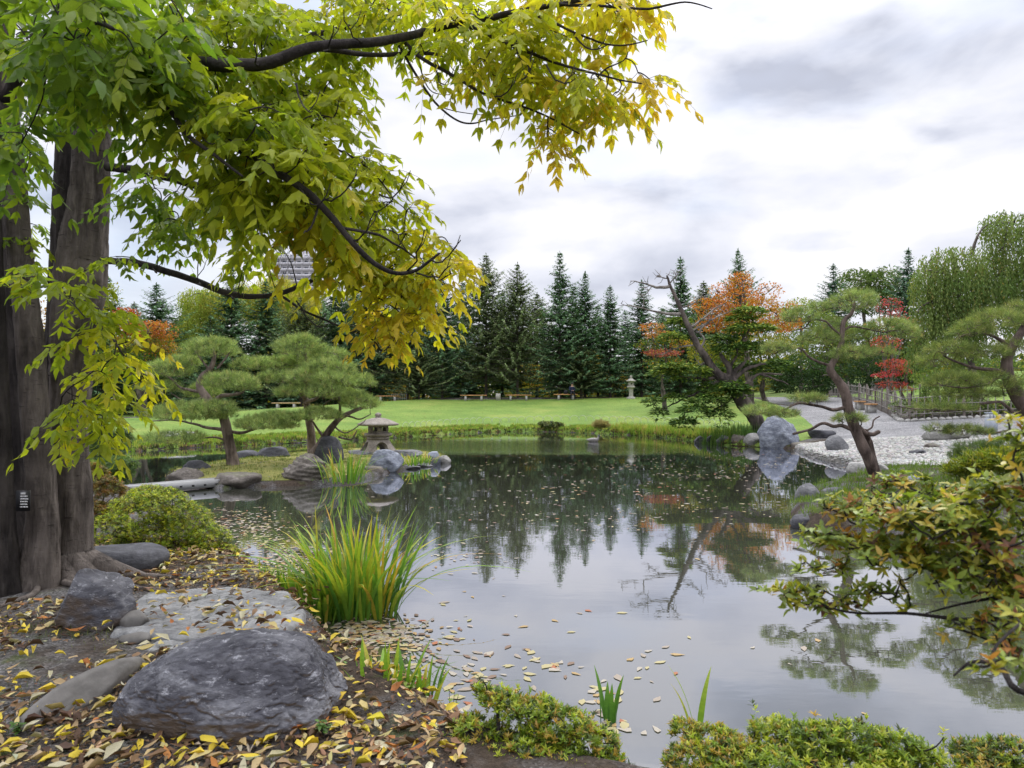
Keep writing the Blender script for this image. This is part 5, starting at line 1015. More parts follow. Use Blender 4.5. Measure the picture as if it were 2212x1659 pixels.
# ------------------------------------------------------------------ spruces
def spruce_proto(seed, R=.20, bare=.06, cols=None, dens=1.0, droop=.25):
    R = R * 2.05
    """a 1-unit-tall-by-14 spruce: built 14 m high"""
    r = np.random.default_rng(seed); Ht = 14.0; m = MB(); q = MB(); cols = cols or [(0.068, 0.132, 0.068), (0.105, 0.188, 0.090), (0.150, 0.247, 0.120), (0.053, 0.093, 0.054)]
    q.tube([(0, 0, -.3), (0.02, 0, 3), (0, .03, 8), (0, 0, Ht * .97)], [.17, .14, .08, .015], 8, rough=.1)
    pos, X, L, C, U = [], [], [], [], []
    nw = 42
    for k in range(nw):
        f = bare + (1 - bare) * (k / nw) ** .93; z0_ = Ht * f; Lm = Ht * R * (1 - f) ** .80 * (1.0 if f > .18 else .75 + 1.4 * f); nb = max(4, int(r.integers(6, 9)))
        for b in range(nb):
            a = b / nb * 6.28 + k * 1.3 + r.uniform(-.3, .3); Lb = max(.12, Lm * r.uniform(.40, 1.12) * (1 + .55 * float(vnoise(np.array([[math.cos(a) * 1.6, math.sin(a) * 1.6, z0_ * .55 + seed * 9.1]]))[0]))); z = z0_ + r.uniform(-.30, .30) * (1.2 - f); el = .35 * f - droop * (1 - f); h = np.array([math.cos(a), math.sin(a)])
            ns = max(3, int(Lb / .12 * dens)); t = (np.arange(ns) + .6) / ns; t = .12 + .9 * t
            cx = t * Lb; cz = z + el * cx + .10 * Lb * t ** 3 - .05 * Lb * np.sin(t * 3.1); bp = np.c_[h[0] * cx, h[1] * cx, cz] + r.normal(0, .03, (ns, 3))
            if Lb > .8: q.tube([(0, 0, z), bp[ns // 2], bp[-1]], [.028, .018, .006], 3)
            for sgn in (-1, 1, 0):
                sel = slice(None) if sgn else slice(0, None, 2); n_ = len(t[sel])
                side = np.array([-h[1], h[0]]) * (sgn if sgn else 0); ww = .62 if sgn else 1.0
                dirx = np.c_[np.tile(side * .9 + h * ww, (n_, 1)), np.full(n_, -.22 if sgn else -.05)] + r.normal(0, .22, (n_, 3))
                if sgn == 0: dirx[:, 2] -= r.uniform(0, .9, n_)
                pos.append(bp[sel]); X.append(dirx); L.append(r.uniform(.28, .52, n_) * (.60 + .6 * (1 - t[sel])) * (1 if f < .85 else .7)); C.append(pick(r, cols, (3, 4, 1.5 + 2.5 * (1 if sgn else 0) * .4, 2), n_, .2) * (1 + .8 * t[sel] ** 3)[:, None]); U.append(np.c_[r.normal(0, .3, (n_, 2)), np.ones(n_)])  # spray colour brightened towards the branch tips, painting light on the outer crown
    pos, X, L, C, U = map(np.vstack, (pos, X, [l[:, None] for l in L], C, U)); L = L.ravel()
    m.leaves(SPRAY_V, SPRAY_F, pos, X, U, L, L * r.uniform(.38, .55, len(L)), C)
    n = 26; a = r.uniform(0, 6.28, n); m.leaves(SPRAY_V, SPRAY_F, np.c_[np.zeros((n, 2)), Ht * r.uniform(.955, 1.0, n)], np.c_[np.cos(a) * .5, np.sin(a) * .5, r.uniform(.3, 1.4, n)], np.tile([1., 0, 0], (n, 1)), .22, .08, pick(r, cols, (1, 1, 1, 1), n))
    return q.mesh('trunk'), m.mesh('foliage')
sp_meshes = []
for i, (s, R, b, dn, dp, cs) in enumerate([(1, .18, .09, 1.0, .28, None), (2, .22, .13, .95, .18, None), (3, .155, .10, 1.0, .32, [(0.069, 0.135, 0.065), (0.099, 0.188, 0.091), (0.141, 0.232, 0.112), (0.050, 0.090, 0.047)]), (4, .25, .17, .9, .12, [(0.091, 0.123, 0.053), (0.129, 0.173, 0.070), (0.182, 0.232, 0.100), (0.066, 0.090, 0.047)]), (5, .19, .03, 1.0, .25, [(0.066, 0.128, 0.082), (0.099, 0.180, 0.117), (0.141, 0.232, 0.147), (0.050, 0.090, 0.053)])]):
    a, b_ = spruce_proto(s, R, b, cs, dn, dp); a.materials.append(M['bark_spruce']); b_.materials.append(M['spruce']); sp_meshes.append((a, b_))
def spruce(label, px, ytop, d, var, wide=1.0, rz=0.0, group='spruces of the tree line behind the lawn', name='spruce_tree'):
    x = (px - 1106) * d / F; z0 = H(x, d) - .1; top = E + (858 - ytop) * d / F; s = (top - z0) / 14.0
    T = thing(name, label, 'tree', (x, d, z0), group, rz)
    for nm, me in zip(('trunk', 'foliage'), sp_meshes[var]):
        o = bpy.data.objects.new(nm, me); COL.objects.link(o); o.parent = T
        if nm == 'foliage': o['kind'] = 'stuff'
    T.scale = (s * wide, s * wide, s); return T
SP = [('leftmost dark spruce of the tree line, just right of the near trunks', 232, 596, 56, 0, 1.25), ('bushy spruce between the left trunks and the yellow willow', 338, 612, 58, 1, 1.2), ('spruce with a thin leader in front of the yellow willow', 500, 572, 60, 0, 1.1),
      ('spruce beside the far tower block, left of it', 574, 604, 60, 2, 1.3), ('broad dark spruce below the far tower block', 650, 640, 58, 3, 1.15), ('dark spruce behind the top of the leaning island pine', 725, 600, 60, 1, 1.1), ('tall spruce behind the left part of the yellow boughs', 800, 560, 61, 0, 1.1),
      ('tall spruce behind the right part of the yellow boughs', 880, 575, 60, 3, .95), ('spruce just left of the tip of the yellow boughs', 955, 590, 60, 1, .9), ('full blunt-topped spruce right of the yellow boughs', 1050, 548, 61, 3, .95), ('second full spruce of the central group, a little lower', 1118, 568, 60, 3, .85),
      ('tallest narrow spruce in the centre of the tree line', 1209, 543, 60, 0, .92), ('slim blue-green spruce right of the tallest one', 1264, 588, 60, 2, 1.0), ('small slim spruce behind the seated person', 1318, 617, 60, 2, 1.15), ('slim spruce left of the bare yew branches', 1386, 606, 62, 2, 1.1),
      ('tall spruce behind the bare tip of the yew', 1470, 556, 64, 0, .95), ('dark spruce top above the orange tree', 1594, 538, 70, 1, .75)]
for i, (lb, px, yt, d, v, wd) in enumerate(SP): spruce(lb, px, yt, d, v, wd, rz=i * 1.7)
spruce('blue spruce standing behind the light green willow at right', 1800, 570, 66, 4, 1.0, .4); spruce('bluish conifer top beside the weeping tree at upper right', 1962, 536, 64, 4, .9, 1.4)
SB = [(180, 640), (290, 690), (400, 720), (455, 690), (610, 680), (690, 660), (765, 640), (840, 640), (915, 650), (1000, 640), (1085, 650), (1160, 640), (1238, 660), (1292, 690), (1350, 690), (1430, 670), (1520, 650), (1680, 760), (1755, 770)]
for i, (px, yt) in enumerate(SB):
    yt = yt - (i * 37 % 50 if px < 1600 else 0)
    nb_ = ['far left trunks', 'left maple', 'left willow', 'left willow crown', 'tower block', 'leaning island pine', 'yellow boughs, left side', 'yellow boughs, middle', 'yellow boughs, right side', 'stone lantern on the island', 'stone marker by the benches', 'bare pale trunk', 'tallest spruce', 'seated person', 'upright stone lantern', 'bare yew branches', 'orange tree, left', 'orange tree, right', 'bamboo fence corner'][i]
    spruce('second-row spruce filling the gap behind the %s' % nb_, px, yt, 70 + (i % 3) * 3, (i * 2 + 1) % 5, 1.35, rz=i * 2.1, group='second row of spruces')
# low dark spruces whose skirts sweep the ground behind the benches
for i, (px, yt, wd, lb) in enumerate([(905, 745, 1.5, 'low dark spruce sweeping the ground left of the long benches'), (700, 770, 1.6, 'wide low spruce behind the left bench'), (450, 780, 1.5, 'low dark spruce behind the left island pine'), (1255, 740, 1.5, 'dark spruce with low boughs just behind the seated person')]):
    spruce(lb, px, yt, 57.5 + (i % 2) * 1.5, (3, 1, 0)[i % 3], wd, rz=i, group='young spruces behind the benches')

# ------------------------------------------------------------------ broadleaf trees
def broad(label, d, basepx, blobs, seed, cols, n_per=900, leaf=.16, trunk_r=.16, name='broadleaf_tree', group=None, weep=0.0, stems=1, bark='bark_spruce', wfac=.7, flat=0.0, show=10):
    r = np.random.default_rng(seed); x = (basepx - 1106) * d / F; z0 = H(x, d); T = thing(name, label, 'tree', (x, d, z0), group); sk = Skel(); m = MB()
    c0 = P(blobs[0][0], blobs[0][1], d); lo = min(P(b[0], b[1] + b[3], d)[2] for b in blobs)
    for s_ in range(stems):
        e = c0 + np.array([r.normal(0, .4) * s_, r.normal(0, .3) * s_, 0]); b = np.array([x + s_ * r.normal(0, .15), d + s_ * .1, z0 - .1])
        q = [b, b * .7 + e * .3 + r.normal(0, .12, 3), b * .35 + e * .65 + r.normal(0, .12, 3), e]; sk.limb(m, q, trunk_r, trunk_r * .3, 8, rough=.15, wig=.1)
    m.build('trunk', M[bark], T, smooth_=True); mt = MB(); ml = MB()
    for bl in blobs:
        px, py, rx, ry = bl[:4]; ci = bl[4] if len(bl) > 4 else None; dd = bl[5] if len(bl) > 5 else 0; dn = bl[6] if len(bl) > 6 else 1.0
        c = P(px, py, d + dd); s_ = d / F; R3 = np.array([rx * s_, rx * s_ * .9, ry * s_]); A = R3[0] * (R3[1] + R3[2]) * 2
        n = int(max(150, n_per * A / 6 * dn)); u = nrm(r.normal(size=(n, 3)))
        k = u * (r.uniform(.35, 1, n) ** .5)[:, None]; lump = 1 + .35 * fbm(u * 2.2 + px, 3); tips = c + k * R3 * lump[:, None]
        keep = fbm(tips * (1.4 if leaf > .1 else 2.2) + seed, 3) > -.28; tips = tips[keep]; u = u[keep]; n = len(tips)
        wt = np.ones(len(cols)) if ci is None else np.array([3.0 / (1 + 2.5 * abs(j - ci)) ** 1.5 for j in range(len(cols))])
        col = pick(r, cols, wt, n, .16)
        if weep:
            ns = 6; L_ = r.uniform(.3, 1.7, n) * weep; pp_ = np.repeat(tips, ns, 0); tt = np.tile(np.arange(ns) / ns, n); pp_ = pp_ + np.c_[np.repeat(u[:, :2] * .12, ns, 0) * np.sqrt(tt)[:, None], -tt * np.repeat(L_, ns)] + r.normal(0, .02, (n * ns, 3))
            X = np.c_[r.normal(0, .45, (n * ns, 2)), np.full(n * ns, -1.)]; ml.leaves(QUAD_V, QUAD_F, pp_, X, r.normal(size=(n * ns, 3)), leaf * r.uniform(.8, 1.3, n * ns), leaf * .38, np.repeat(col, ns, 0) * r.uniform(.85, 1.15, (n * ns, 1)))
        else:
            X = r.normal(size=(n, 3)) + np.array([0, 0, -.2]); U = r.normal(size=(n, 3)) * (1 - flat) + np.array([0, 0, 1.]) * (.4 + flat * 2)
            ml.leaves(SPRAY_V, SPRAY_F, tips, X, U, leaf * r.uniform(.7, 1.4, n), leaf * wfac * r.uniform(.7, 1.2, n), col)
        sk.grow(mt, np.vstack([c[None], c + (tips[:show] - c) * .8]), r, .05, .012, 4, sag=.05 if not weep else .15)
    mt.build('branches', M[bark], T, kind='stuff'); ml.build('foliage', M['leaf_far'], T, kind='stuff'); return T
MAP = [(0.10, 0.17, 0.02), (0.22, 0.22, 0.03), (0.42, 0.26, 0.04), (0.52, 0.20, 0.05), (0.50, 0.11, 0.05)]
broad('maple turning orange on top and green below, left behind the big trunks', 42, 300, [(320, 712, 50, 22, 3), (268, 678, 30, 16, 4), (355, 715, 32, 20, 3), (310, 742, 58, 24, 1), (300, 768, 62, 20, 0), (355, 755, 34, 22, 2), (285, 790, 50, 16, 0), (265, 720, 30, 26, 2)], 201, MAP, 1500, .13, .16, stems=3, flat=.6)
YW = [(0.22, 0.30, 0.05), (0.33, 0.40, 0.065), (0.44, 0.45, 0.08), (0.52, 0.47, 0.08)]
broad('yellow-green weeping willow between two spruces at left', 72, 445, [(440, 650, 50, 34, 1), (430, 700, 55, 40, 1), (470, 735, 40, 30, 1), (400, 720, 40, 36, 0), (470, 650, 40, 30, 2)], 202, YW, 500, .22, .3, weep=1.6, name='willow_tree')
broad('yellow willow in front of the far tower block', 74, 615, [(600, 625, 50, 30, 3), (640, 650, 50, 36, 3), (560, 650, 40, 36, 2), (610, 690, 60, 30, 2), (530, 640, 32, 36, 2)], 203, YW, 500, .22, .3, weep=1.4, name='willow_tree')
OR = [(0.20, 0.20, 0.03), (0.42, 0.33, 0.04), (0.55, 0.30, 0.05), (0.58, 0.22, 0.045), (0.50, 0.13, 0.05)]
broad('bright orange autumn tree behind the yew', 47, 1625, [(1598, 612, 30, 26, 3), (1590, 650, 60, 28, 3), (1550, 672, 45, 26, 3), (1640, 665, 45, 26, 2), (1690, 700, 42, 20, 3), (1610, 700, 66, 26, 2), (1530, 700, 30, 20, 3), (1660, 630, 34, 24, 3, 0, .45), (1555, 630, 26, 22, 3, 0, .5), (1520, 660, 34, 18, 3, 0, .6), (1700, 665, 36, 16, 3, 0, .4)], 204, OR, 1250, .13, .18, stems=2)
broad('yellowing tree filling the space under the orange one', 49, 1650, [(1640, 745, 70, 26, 1), (1580, 770, 60, 30, 0), (1690, 760, 50, 26, 0), (1520, 760, 40, 30, 1), (1620, 800, 60, 22, 0)], 205, [(0.12, 0.17, 0.03), (0.26, 0.26, 0.035), (0.42, 0.34, 0.05)], 1000, .15, .16, stems=2)
broad('maple with orange, yellow and pink tiers left of the yew', 46, 1440, [(1408, 706, 30, 10, 3), (1420, 722, 34, 9, 3), (1450, 728, 34, 12, 1), (1430, 762, 44, 8, 4), (1470, 742, 26, 10, 2), (1400, 745, 30, 14, 0), (1440, 785, 50, 16, 0)], 206, [(0.12, 0.17, 0.03), (0.30, 0.32, 0.04), (0.55, 0.32, 0.04), (0.58, 0.24, 0.07), (0.50, 0.13, 0.14)], 1200, .12, .09, stems=2, flat=.7)
RD = [(0.36, 0.16, 0.09), (0.50, 0.10, 0.09), (0.58, 0.07, 0.10)]
broad('red maple with tiered branches behind the bamboo fence', 38, 1960, [(1933, 785, 36, 10, 1), (1915, 808, 34, 7, 2), (1945, 800, 26, 8, 1), (1925, 830, 32, 8, 1), (1950, 840, 26, 7, 0), (1914, 742, 36, 20, 1, 0, .7), (1880, 760, 34, 6, 1, 0, .5)], 207, RD, 1500, .10, .07, stems=3, flat=.7, bark='bark_near')
broad('sparse crimson tree with bare purple twigs against the sky', 50, 1925, [(1921, 662, 30, 22, 2, 0, .55), (1935, 690, 34, 18, 2, 0, .35), (1900, 700, 30, 16, 1, 0, .3)], 208, RD, 800, .13, .10, stems=4, show=45, bark='bark_near')
WG = [(0.10, 0.16, 0.04), (0.15, 0.21, 0.05), (0.22, 0.27, 0.07)]
broad('light green feathery tree right of the orange tree', 58, 1730, [(1730, 675, 48, 30, 2), (1700, 690, 36, 26, 2), (1770, 690, 36, 30, 1), (1730, 720, 60, 28, 1)], 209, [(0.12, 0.19, 0.04), (0.20, 0.28, 0.06), (0.32, 0.36, 0.09)], 900, .17, .2)
broad('tall green broadleaf crowns on the skyline at right', 75, 1880, [(1860, 605, 52, 26, 1), (1905, 608, 48, 30, 1), (1935, 640, 40, 30, 0), (1880, 650, 70, 30, 0)], 210, [(0.07, 0.12, 0.035), (0.12, 0.18, 0.05), (0.20, 0.24, 0.07)], 650, .24, .3)
broad('large weeping tree with grey-green hanging foliage at the right edge', 33, 2115, [(2060, 560, 66, 30, 1), (2010, 600, 44, 40, 1), (2080, 620, 80, 44, 0), (2170, 480, 50, 26, 1), (2190, 540, 50, 44, 1), (2150, 600, 60, 50, 0), (2010, 680, 44, 44, 1), (2070, 690, 60, 40, 0), (2150, 680, 70, 40, 1), (1990, 745, 30, 40, 0, 0, .7), (2040, 760, 40, 36, 0, 0, .7), (2060, 830, 24, 34, 0, 0, .6), (2010, 830, 18, 30, 0, 0, .6), (2230, 600, 50, 80, 1)], 211, [(0.14, 0.21, 0.06), (0.20, 0.27, 0.08), (0.28, 0.33, 0.11), (0.34, 0.30, 0.10)], 800, .15, .22, weep=1.25, name='weeping_tree', bark='bark_near')
broad('mid-green broadleaf crowns behind the pine over the cobbles', 62, 1850, [(1780, 745, 60, 34, 1), (1850, 735, 60, 40, 0), (1900, 760, 50, 34, 1), (1820, 790, 70, 26, 0), (1950, 720, 40, 40, 0), (1960, 790, 50, 30, 1)], 214, [(0.10, 0.15, 0.04), (0.17, 0.23, 0.06), (0.28, 0.27, 0.08)], 900, .20, .2)
broad('dense dark evergreen hedge tree left of the bamboo fence', 46, 1740, [(1735, 830, 60, 26, 0), (1700, 810, 40, 26, 0), (1780, 810, 40, 30, 0), (1730, 790, 50, 24, 1)], 212, [(0.03, 0.06, 0.02), (0.05, 0.10, 0.03), (0.09, 0.14, 0.04)], 1100, .16, .12, stems=2)
broad('green shrubs on the slope behind the right part of the fence', 44, 2060, [(2020, 815, 50, 22, 1), (2100, 812, 60, 24, 0), (2180, 805, 50, 30, 1), (2140, 790, 50, 20, 0)], 215, [(0.10, 0.16, 0.04), (0.18, 0.25, 0.06), (0.3, 0.28, 0.08)], 900, .14, .08)
broad('dark evergreen behind the two short benches', 52, 1880, [(1870, 790, 44, 30, 0), (1905, 810, 40, 26, 0), (1850, 830, 36, 18, 0)], 213, [(0.03, 0.06, 0.025), (0.05, 0.09, 0.035)], 900, .17, .14)
for i, (px, py, lb) in enumerate([(1145, 800, 'small yellow tree between the trunks in the centre'), (855, 840, 'low yellow shrub-like tree by the pale railing'), (1330, 815, 'thin yellow tree left of the upright stone lantern'), (1260, 770, 'yellowing sapling behind the seated person')]):
    broad(lb, 66, px, [(px, py, 34, 16, 1), (px + 10, py + 22, 30, 14, 1)], 220 + i, [(0.3, 0.28, 0.04), (0.5, 0.38, 0.05), (0.55, 0.30, 0.05)], 500, .16, .06, name='small_tree', group='small yellow trees under the spruces')
for i, (px, lb) in enumerate([(180, 'yellow-green crown seen between the near trunks'), (60, 'rusty crown seen between the leftmost trunks')]):
    broad(lb, 50, px, [(px, 640 + i * 60, 70, 60, i + 1), (px + 20, 740, 60, 50, i)], 230 + i, [(0.14, 0.20, 0.03), (0.28, 0.30, 0.04), (0.40, 0.22, 0.05)], 600, .18, .14)
# far-off wood closing the view behind the spruces
def far_wood():
    r = np.random.default_rng(40); ml = MB(); n = 60000; a = r.uniform(-78, 90, n); y = r.uniform(84, 104, n); top = 6.0 + 3.5 * fbm(np.c_[a * .12, y * 0, y * 0], 3) + 1.5 * fbm(np.c_[a * .5, y * 0, y * 0 + 4], 2); z = 1.0 + r.random(n) ** 1.3 * top
    cl = [(0.06, 0.10, 0.03), (0.12, 0.16, 0.04), (0.34, 0.30, 0.05), (0.05, 0.08, 0.03), (0.30, 0.18, 0.06)]; k = np.clip(((fbm(np.c_[a * .18, z * .3, y * .05], 3) + .5) * 5).astype(int), 0, 4); col = np.array(cl)[k] * r.uniform(.8, 1.2, (n, 1))
    ml.leaves(QUAD_V, QUAD_F, np.c_[a, y, z], r.normal(size=(n, 3)), r.normal(size=(n, 3)) + [0, 0, .5], r.uniform(.5, 1.0, n), .5, col); ml.build('distant_woods', M['leaf_far'], kind='stuff', label='mixed green and yellow wood far behind the spruces')
far_wood()

# ------------------------------------------------------------------ shrubs
def bush(label, blobs, seed, cols, wts, n, leaf, mat='leaf_shrub', whorl=6, base=None, wid=.42, up=.5, shell=.55, twig_n=120, stem=(.012, .003), name='shrub', objs=0, upright=None, bark='bark_dark', cat='shrub', hmul=1.0):
    r = np.random.default_rng(seed); b0 = np.array(base); T = thing(name, label, cat, b0); sk = Skel(); m = MB(); tot = sum(b[3] * b[4] for b in blobs); tips = []; us = []
    c = np.array([b[:3] for b in blobs]); sk.limb(m, [b0, b0 * .6 + c[0] * .4 + r.normal(0, .02, 3), c[0]], stem[0], stem[0] * .6, 6, curve=True)
    for bl in blobs:
        k = max(6, int(n * bl[3] * bl[4] / tot)); u = nrm(r.normal(size=(k, 3))); u[:, 2] = np.where(r.random(k) < .7, np.abs(u[:, 2]), u[:, 2]); q = (r.uniform(shell ** 2, 1, k)) ** .5 * (1 + .22 * fbm(u * 2.6 + seed, 3))
        tips.append(np.array(bl[:3]) + u * q[:, None] * np.array([bl[3], bl[4], bl[5]])); us.append(u)
    tips = np.vstack(tips); us = np.vstack(us)
    if upright is not None:
        tips = np.vstack([tips, upright]); us = np.vstack([us, np.tile([0, 0, 1.], (len(upright), 1))])
    sel = r.choice(len(tips), min(twig_n, len(tips)), replace=False); sk.grow(m, np.vstack([c, tips[sel]]), r, stem[0] * .6, stem[1], 4, sag=-.05)
    m.build('stems', M[bark], T, kind='stuff')
    N_ = len(tips); pos = np.repeat(tips, whorl, 0); a = np.tile(np.arange(whorl) * 6.28 / whorl, N_) + np.repeat(r.uniform(0, 6.28, N_), whorl); U = nrm(us * .5 + np.array([0, 0, up]) + r.normal(0, .25, (N_, 3)))
    s1 = nrm(np.cross(U, r.normal(size=(N_, 3)))); s2 = np.cross(U, s1); X = np.repeat(s1, whorl, 0) * np.cos(a)[:, None] + np.repeat(s2, whorl, 0) * np.sin(a)[:, None] + np.repeat(U, whorl, 0) * r.uniform(.1, .9 if up < 1.2 else 1.8, (len(a), 1))
    L = leaf * r.uniform(.65, 1.2, len(a)); pos = pos + np.repeat(U, whorl, 0) * (r.uniform(-.6, .2, len(a)) * leaf)[:, None]
    C = np.repeat(pick(r, cols, wts, N_, .15), whorl, 0) * r.uniform(.82, 1.18, (len(a), 1)) ; UU = np.repeat(U, whorl, 0); W = L * wid
    keep = np.ones(len(a), bool)
    if objs:
        px = 1106 + pos[:, 0] / pos[:, 1] * F; py = 858 - (pos[:, 2] - E) / pos[:, 1] * F; ok = (px > 20) & (px < 2190) & (py > 20) & (py < 1640); big = np.argsort(-np.where(ok, L / pos[:, 1], 0))[:objs]; keep[big] = False
        pr = []
        for cc in cols:
            q = MB(); q.add(LEAF_V * np.array([1, wid, 1]), LEAF_F, cc); me = q.mesh('leaf'); me.materials.append(M[mat]); pr.append((np.array(cc), me))
        for i in big:
            k = int(np.argmin([np.sum((cc - C[i]) ** 2) for cc, _ in pr])); place(pr[k][1], 'leaf', T, pos[i], X[i], UU[i], (L[i],) * 3)
    m = MB(); nearby = b0[1] < 4; m.leaves(LEAF_V if nearby else QUAD_V, LEAF_F if nearby else QUAD_F, pos[keep], X[keep], UU[keep], L[keep], W[keep], np.clip(C[keep], 0, 1)); m.build('foliage', M[mat], T, kind='stuff'); return T
# out-of-focus azalea at the right, close to the lens
def right_shrub():
    B = []
    for px, py, d, rx, ry, wt in [(2130, 1180, 1.75, 110, 90, 1), (2020, 1120, 1.8, 100, 60, 1), (1930, 1130, 1.9, 90, 55, .9), (1850, 1100, 2.0, 80, 40, .6), (1800, 1170, 2.0, 90, 36, .6), (1920, 1200, 1.9, 110, 50, .8), (2060, 1230, 1.8, 120, 60, 1), (2170, 1080, 1.7, 70, 80, 1), (2200, 960, 1.6, 40, 70, .8), (2180, 1280, 1.7, 60, 80, 1),
                                  (1715, 1280, 1.95, 90, 24, .34), (1800, 1310, 1.95, 100, 30, .34), (1900, 1290, 1.9, 90, 40, .4), (1790, 1230, 1.95, 80, 24, .3), (2100, 1360, 1.7, 100, 40, .3), (2185, 1420, 1.5, 40, 60, .5), (2120, 1440, 1.25, 60, 30, .15), (2195, 1340, 1.5, 40, 40, .5), (2040, 1080, 2.3, 80, 40, .6), (1950, 1050, 2.3, 80, 30, .5)]:
        c = P(px, py, d); s = d / F; B.append((*c, rx * s, max(.12, rx * s * .8) * wt ** 1.3, ry * s))
    cols = [(0.25, 0.32, 0.045), (0.42, 0.40, 0.05), (0.52, 0.36, 0.055), (0.14, 0.19, 0.035), (0.42, 0.19, 0.06), (0.15, 0.07, 0.04)]
    T = bush('azalea with yellow-green and orange leaves, out of focus at the right edge', B, 301, cols, (5, 3.4, 1.2, 3.6, .7, .6), 1450, .028, whorl=5, base=(2.05, 1.75, H(2.05, 1.75) - .03), wid=.44, up=.6, shell=.05, twig_n=620, stem=(.010, .0022), objs=300)
    m = MB(); sk = Skel(); foot = np.array([2.05, 1.75, H(2.05, 1.75) - .03]); fork = P(2480, 1480, 1.72)
    sk.limb(m, [foot, foot * .5 + fork * .5 + np.array([.03, 0, 0]), fork], .02, .013, 8, rough=.15)
    for pts in [[(2400, 1370, 1.7), (2212, 1340, 1.75), (2080, 1338, 1.8), (1960, 1325, 1.85), (1830, 1322, 1.9), (1740, 1290, 1.95)], [(2400, 1330, 1.7), (2212, 1290, 1.75), (2100, 1300, 1.8), (2000, 1325, 1.85)], [(2330, 1500, 1.6), (2190, 1420, 1.65), (2130, 1380, 1.7), (2040, 1350, 1.75)], [(2230, 1500, 1.4), (2160, 1440, 1.45), (2100, 1430, 1.5), (2060, 1460, 1.5)]]:
        sk.limb(m, [fork] + [P(*q) for q in pts], .009, .0018, 6)
    m.build('branch', M['bark_dark'], T, smooth_=True)
right_shrub()
def gz(px, py, d): return P(px, py, d)
JC = [(0.21, 0.30, 0.03), (0.40, 0.45, 0.04), (0.11, 0.17, 0.03), (0.42, 0.29, 0.05), (0.07, 0.10, 0.03)]
def bb(l):
    o = []
    for px, py, d, rx, ry in l: c = P(px, py, d); s = d / F; o.append((*c, rx * s, rx * s * .8, ry * s))
    return o
r9 = np.random.default_rng(61)
bush('low azalea with small yellow-green leaves reaching over the water at bottom centre', bb([(1075, 1512, 3.25, 50, 20), (1140, 1540, 3.2, 70, 34), (1210, 1572, 3.15, 80, 40), (1270, 1615, 3.1, 70, 44), (1310, 1655, 3.05, 50, 30), (1030, 1600, 3.2, 70, 56), (1130, 1640, 3.1, 110, 56), (1230, 1680, 3.0, 100, 50), (1040, 1492, 3.3, 24, 12)]), 302, JC, (4, 3.5, 2, 2.2, 1), 1900, .029, whorl=9, base=(-.05, 3.0, .22), wid=.30, up=1.3, shell=.6, twig_n=220, upright=np.array([P(1040 + 40 * i + r9.uniform(-14, 14), 1478 + 13 * i - r9.uniform(0, 16), 3.2) for i in range(8)]))
bush('mounded azalea with brown tips, left part of the bottom right bank', bb([(1480, 1575, 3.3, 38, 18), (1540, 1605, 3.2, 66, 32), (1600, 1640, 3.1, 66, 36), (1500, 1650, 3.1, 70, 40), (1580, 1690, 3.0, 80, 40)]), 303, JC, (3, 2.5, 2, 3.5, 1), 1150, .026, whorl=9, base=(.95, 2.95, .15), wid=.30, up=1.3, shell=.6, upright=np.array([P(1630 + r9.uniform(-4, 4), 1520 + 14 * i, 3.15) for i in range(6)]))
bush('bright green azalea filling the bottom right corner bank', bb([(1680, 1595, 3.2, 70, 40), (1760, 1605, 3.1, 80, 42), (1850, 1605, 3.1, 80, 42), (1930, 1625, 3.1, 76, 42), (1990, 1655, 3.1, 60, 36), (1700, 1670, 3.0, 120, 50), (1850, 1680, 3.0, 140, 50)]), 304, JC, (5, 4, 2, .9, .8), 2300, .029, whorl=9, base=(1.5, 2.95, .15), wid=.30, up=1.4, shell=.6, twig_n=200,
     upright=np.array([P(1625 + 5 * (i % 5) + 45 * (i // 5), 1550 + 14 * (i % 5) + r9.uniform(-10, 20), 3.15) for i in range(25)] + [P(2036 + r9.uniform(-4, 4), 1580 + 13 * i, 3.0) for i in range(6)]))
bush('dark small-leaved azalea at the bottom right corner', bb([(2110, 1635, 3.1, 60, 34), (2180, 1635, 3.0, 60, 40), (2150, 1680, 2.95, 90, 40)]), 305, JC, (2, 2, 4, 2, 2), 900, .025, whorl=8, base=(2.05, 2.95, .15), wid=.30, up=1.3, shell=.6)
GJ = [(0.27, 0.37, 0.02), (0.50, 0.52, 0.028), (0.09, 0.13, 0.014), (0.24, 0.20, 0.03)]
bush('mossy bright green dwarf juniper sprawling over the bank beside the trunks', bb([(235, 1155, 6.8, 62, 46), (300, 1110, 7.1, 66, 50), (350, 1095, 7.3, 62, 44), (400, 1135, 7.2, 62, 52), (450, 1170, 7.1, 52, 38), (490, 1195, 7.0, 28, 20), (340, 1170, 7.2, 95, 56), (320, 1070, 7.5, 42, 24), (420, 1205, 7.0, 74, 30)]), 306, GJ, (4, 3, 3, 1.2), 6500, .026, mat='leaf_shrub', whorl=8, base=(-3.6, 7.4, .3), wid=.30, up=.8, shell=.72, twig_n=260)
bush('rusty brown-green cypress shrub between the trunks and the plank bridge', bb([(225, 1070, 7.8, 46, 44), (205, 1030, 7.9, 30, 30), (245, 1110, 7.7, 40, 26), (200, 1110, 7.6, 40, 30)]), 307, [(0.24, 0.17, 0.03), (0.34, 0.17, 0.045), (0.14, 0.15, 0.025), (0.10, 0.07, 0.03)], (3, 2.5, 2.5, 2), 2000, .032, whorl=8, base=(-4.6, 7.8, .3), wid=.3, up=.6, shell=.7)
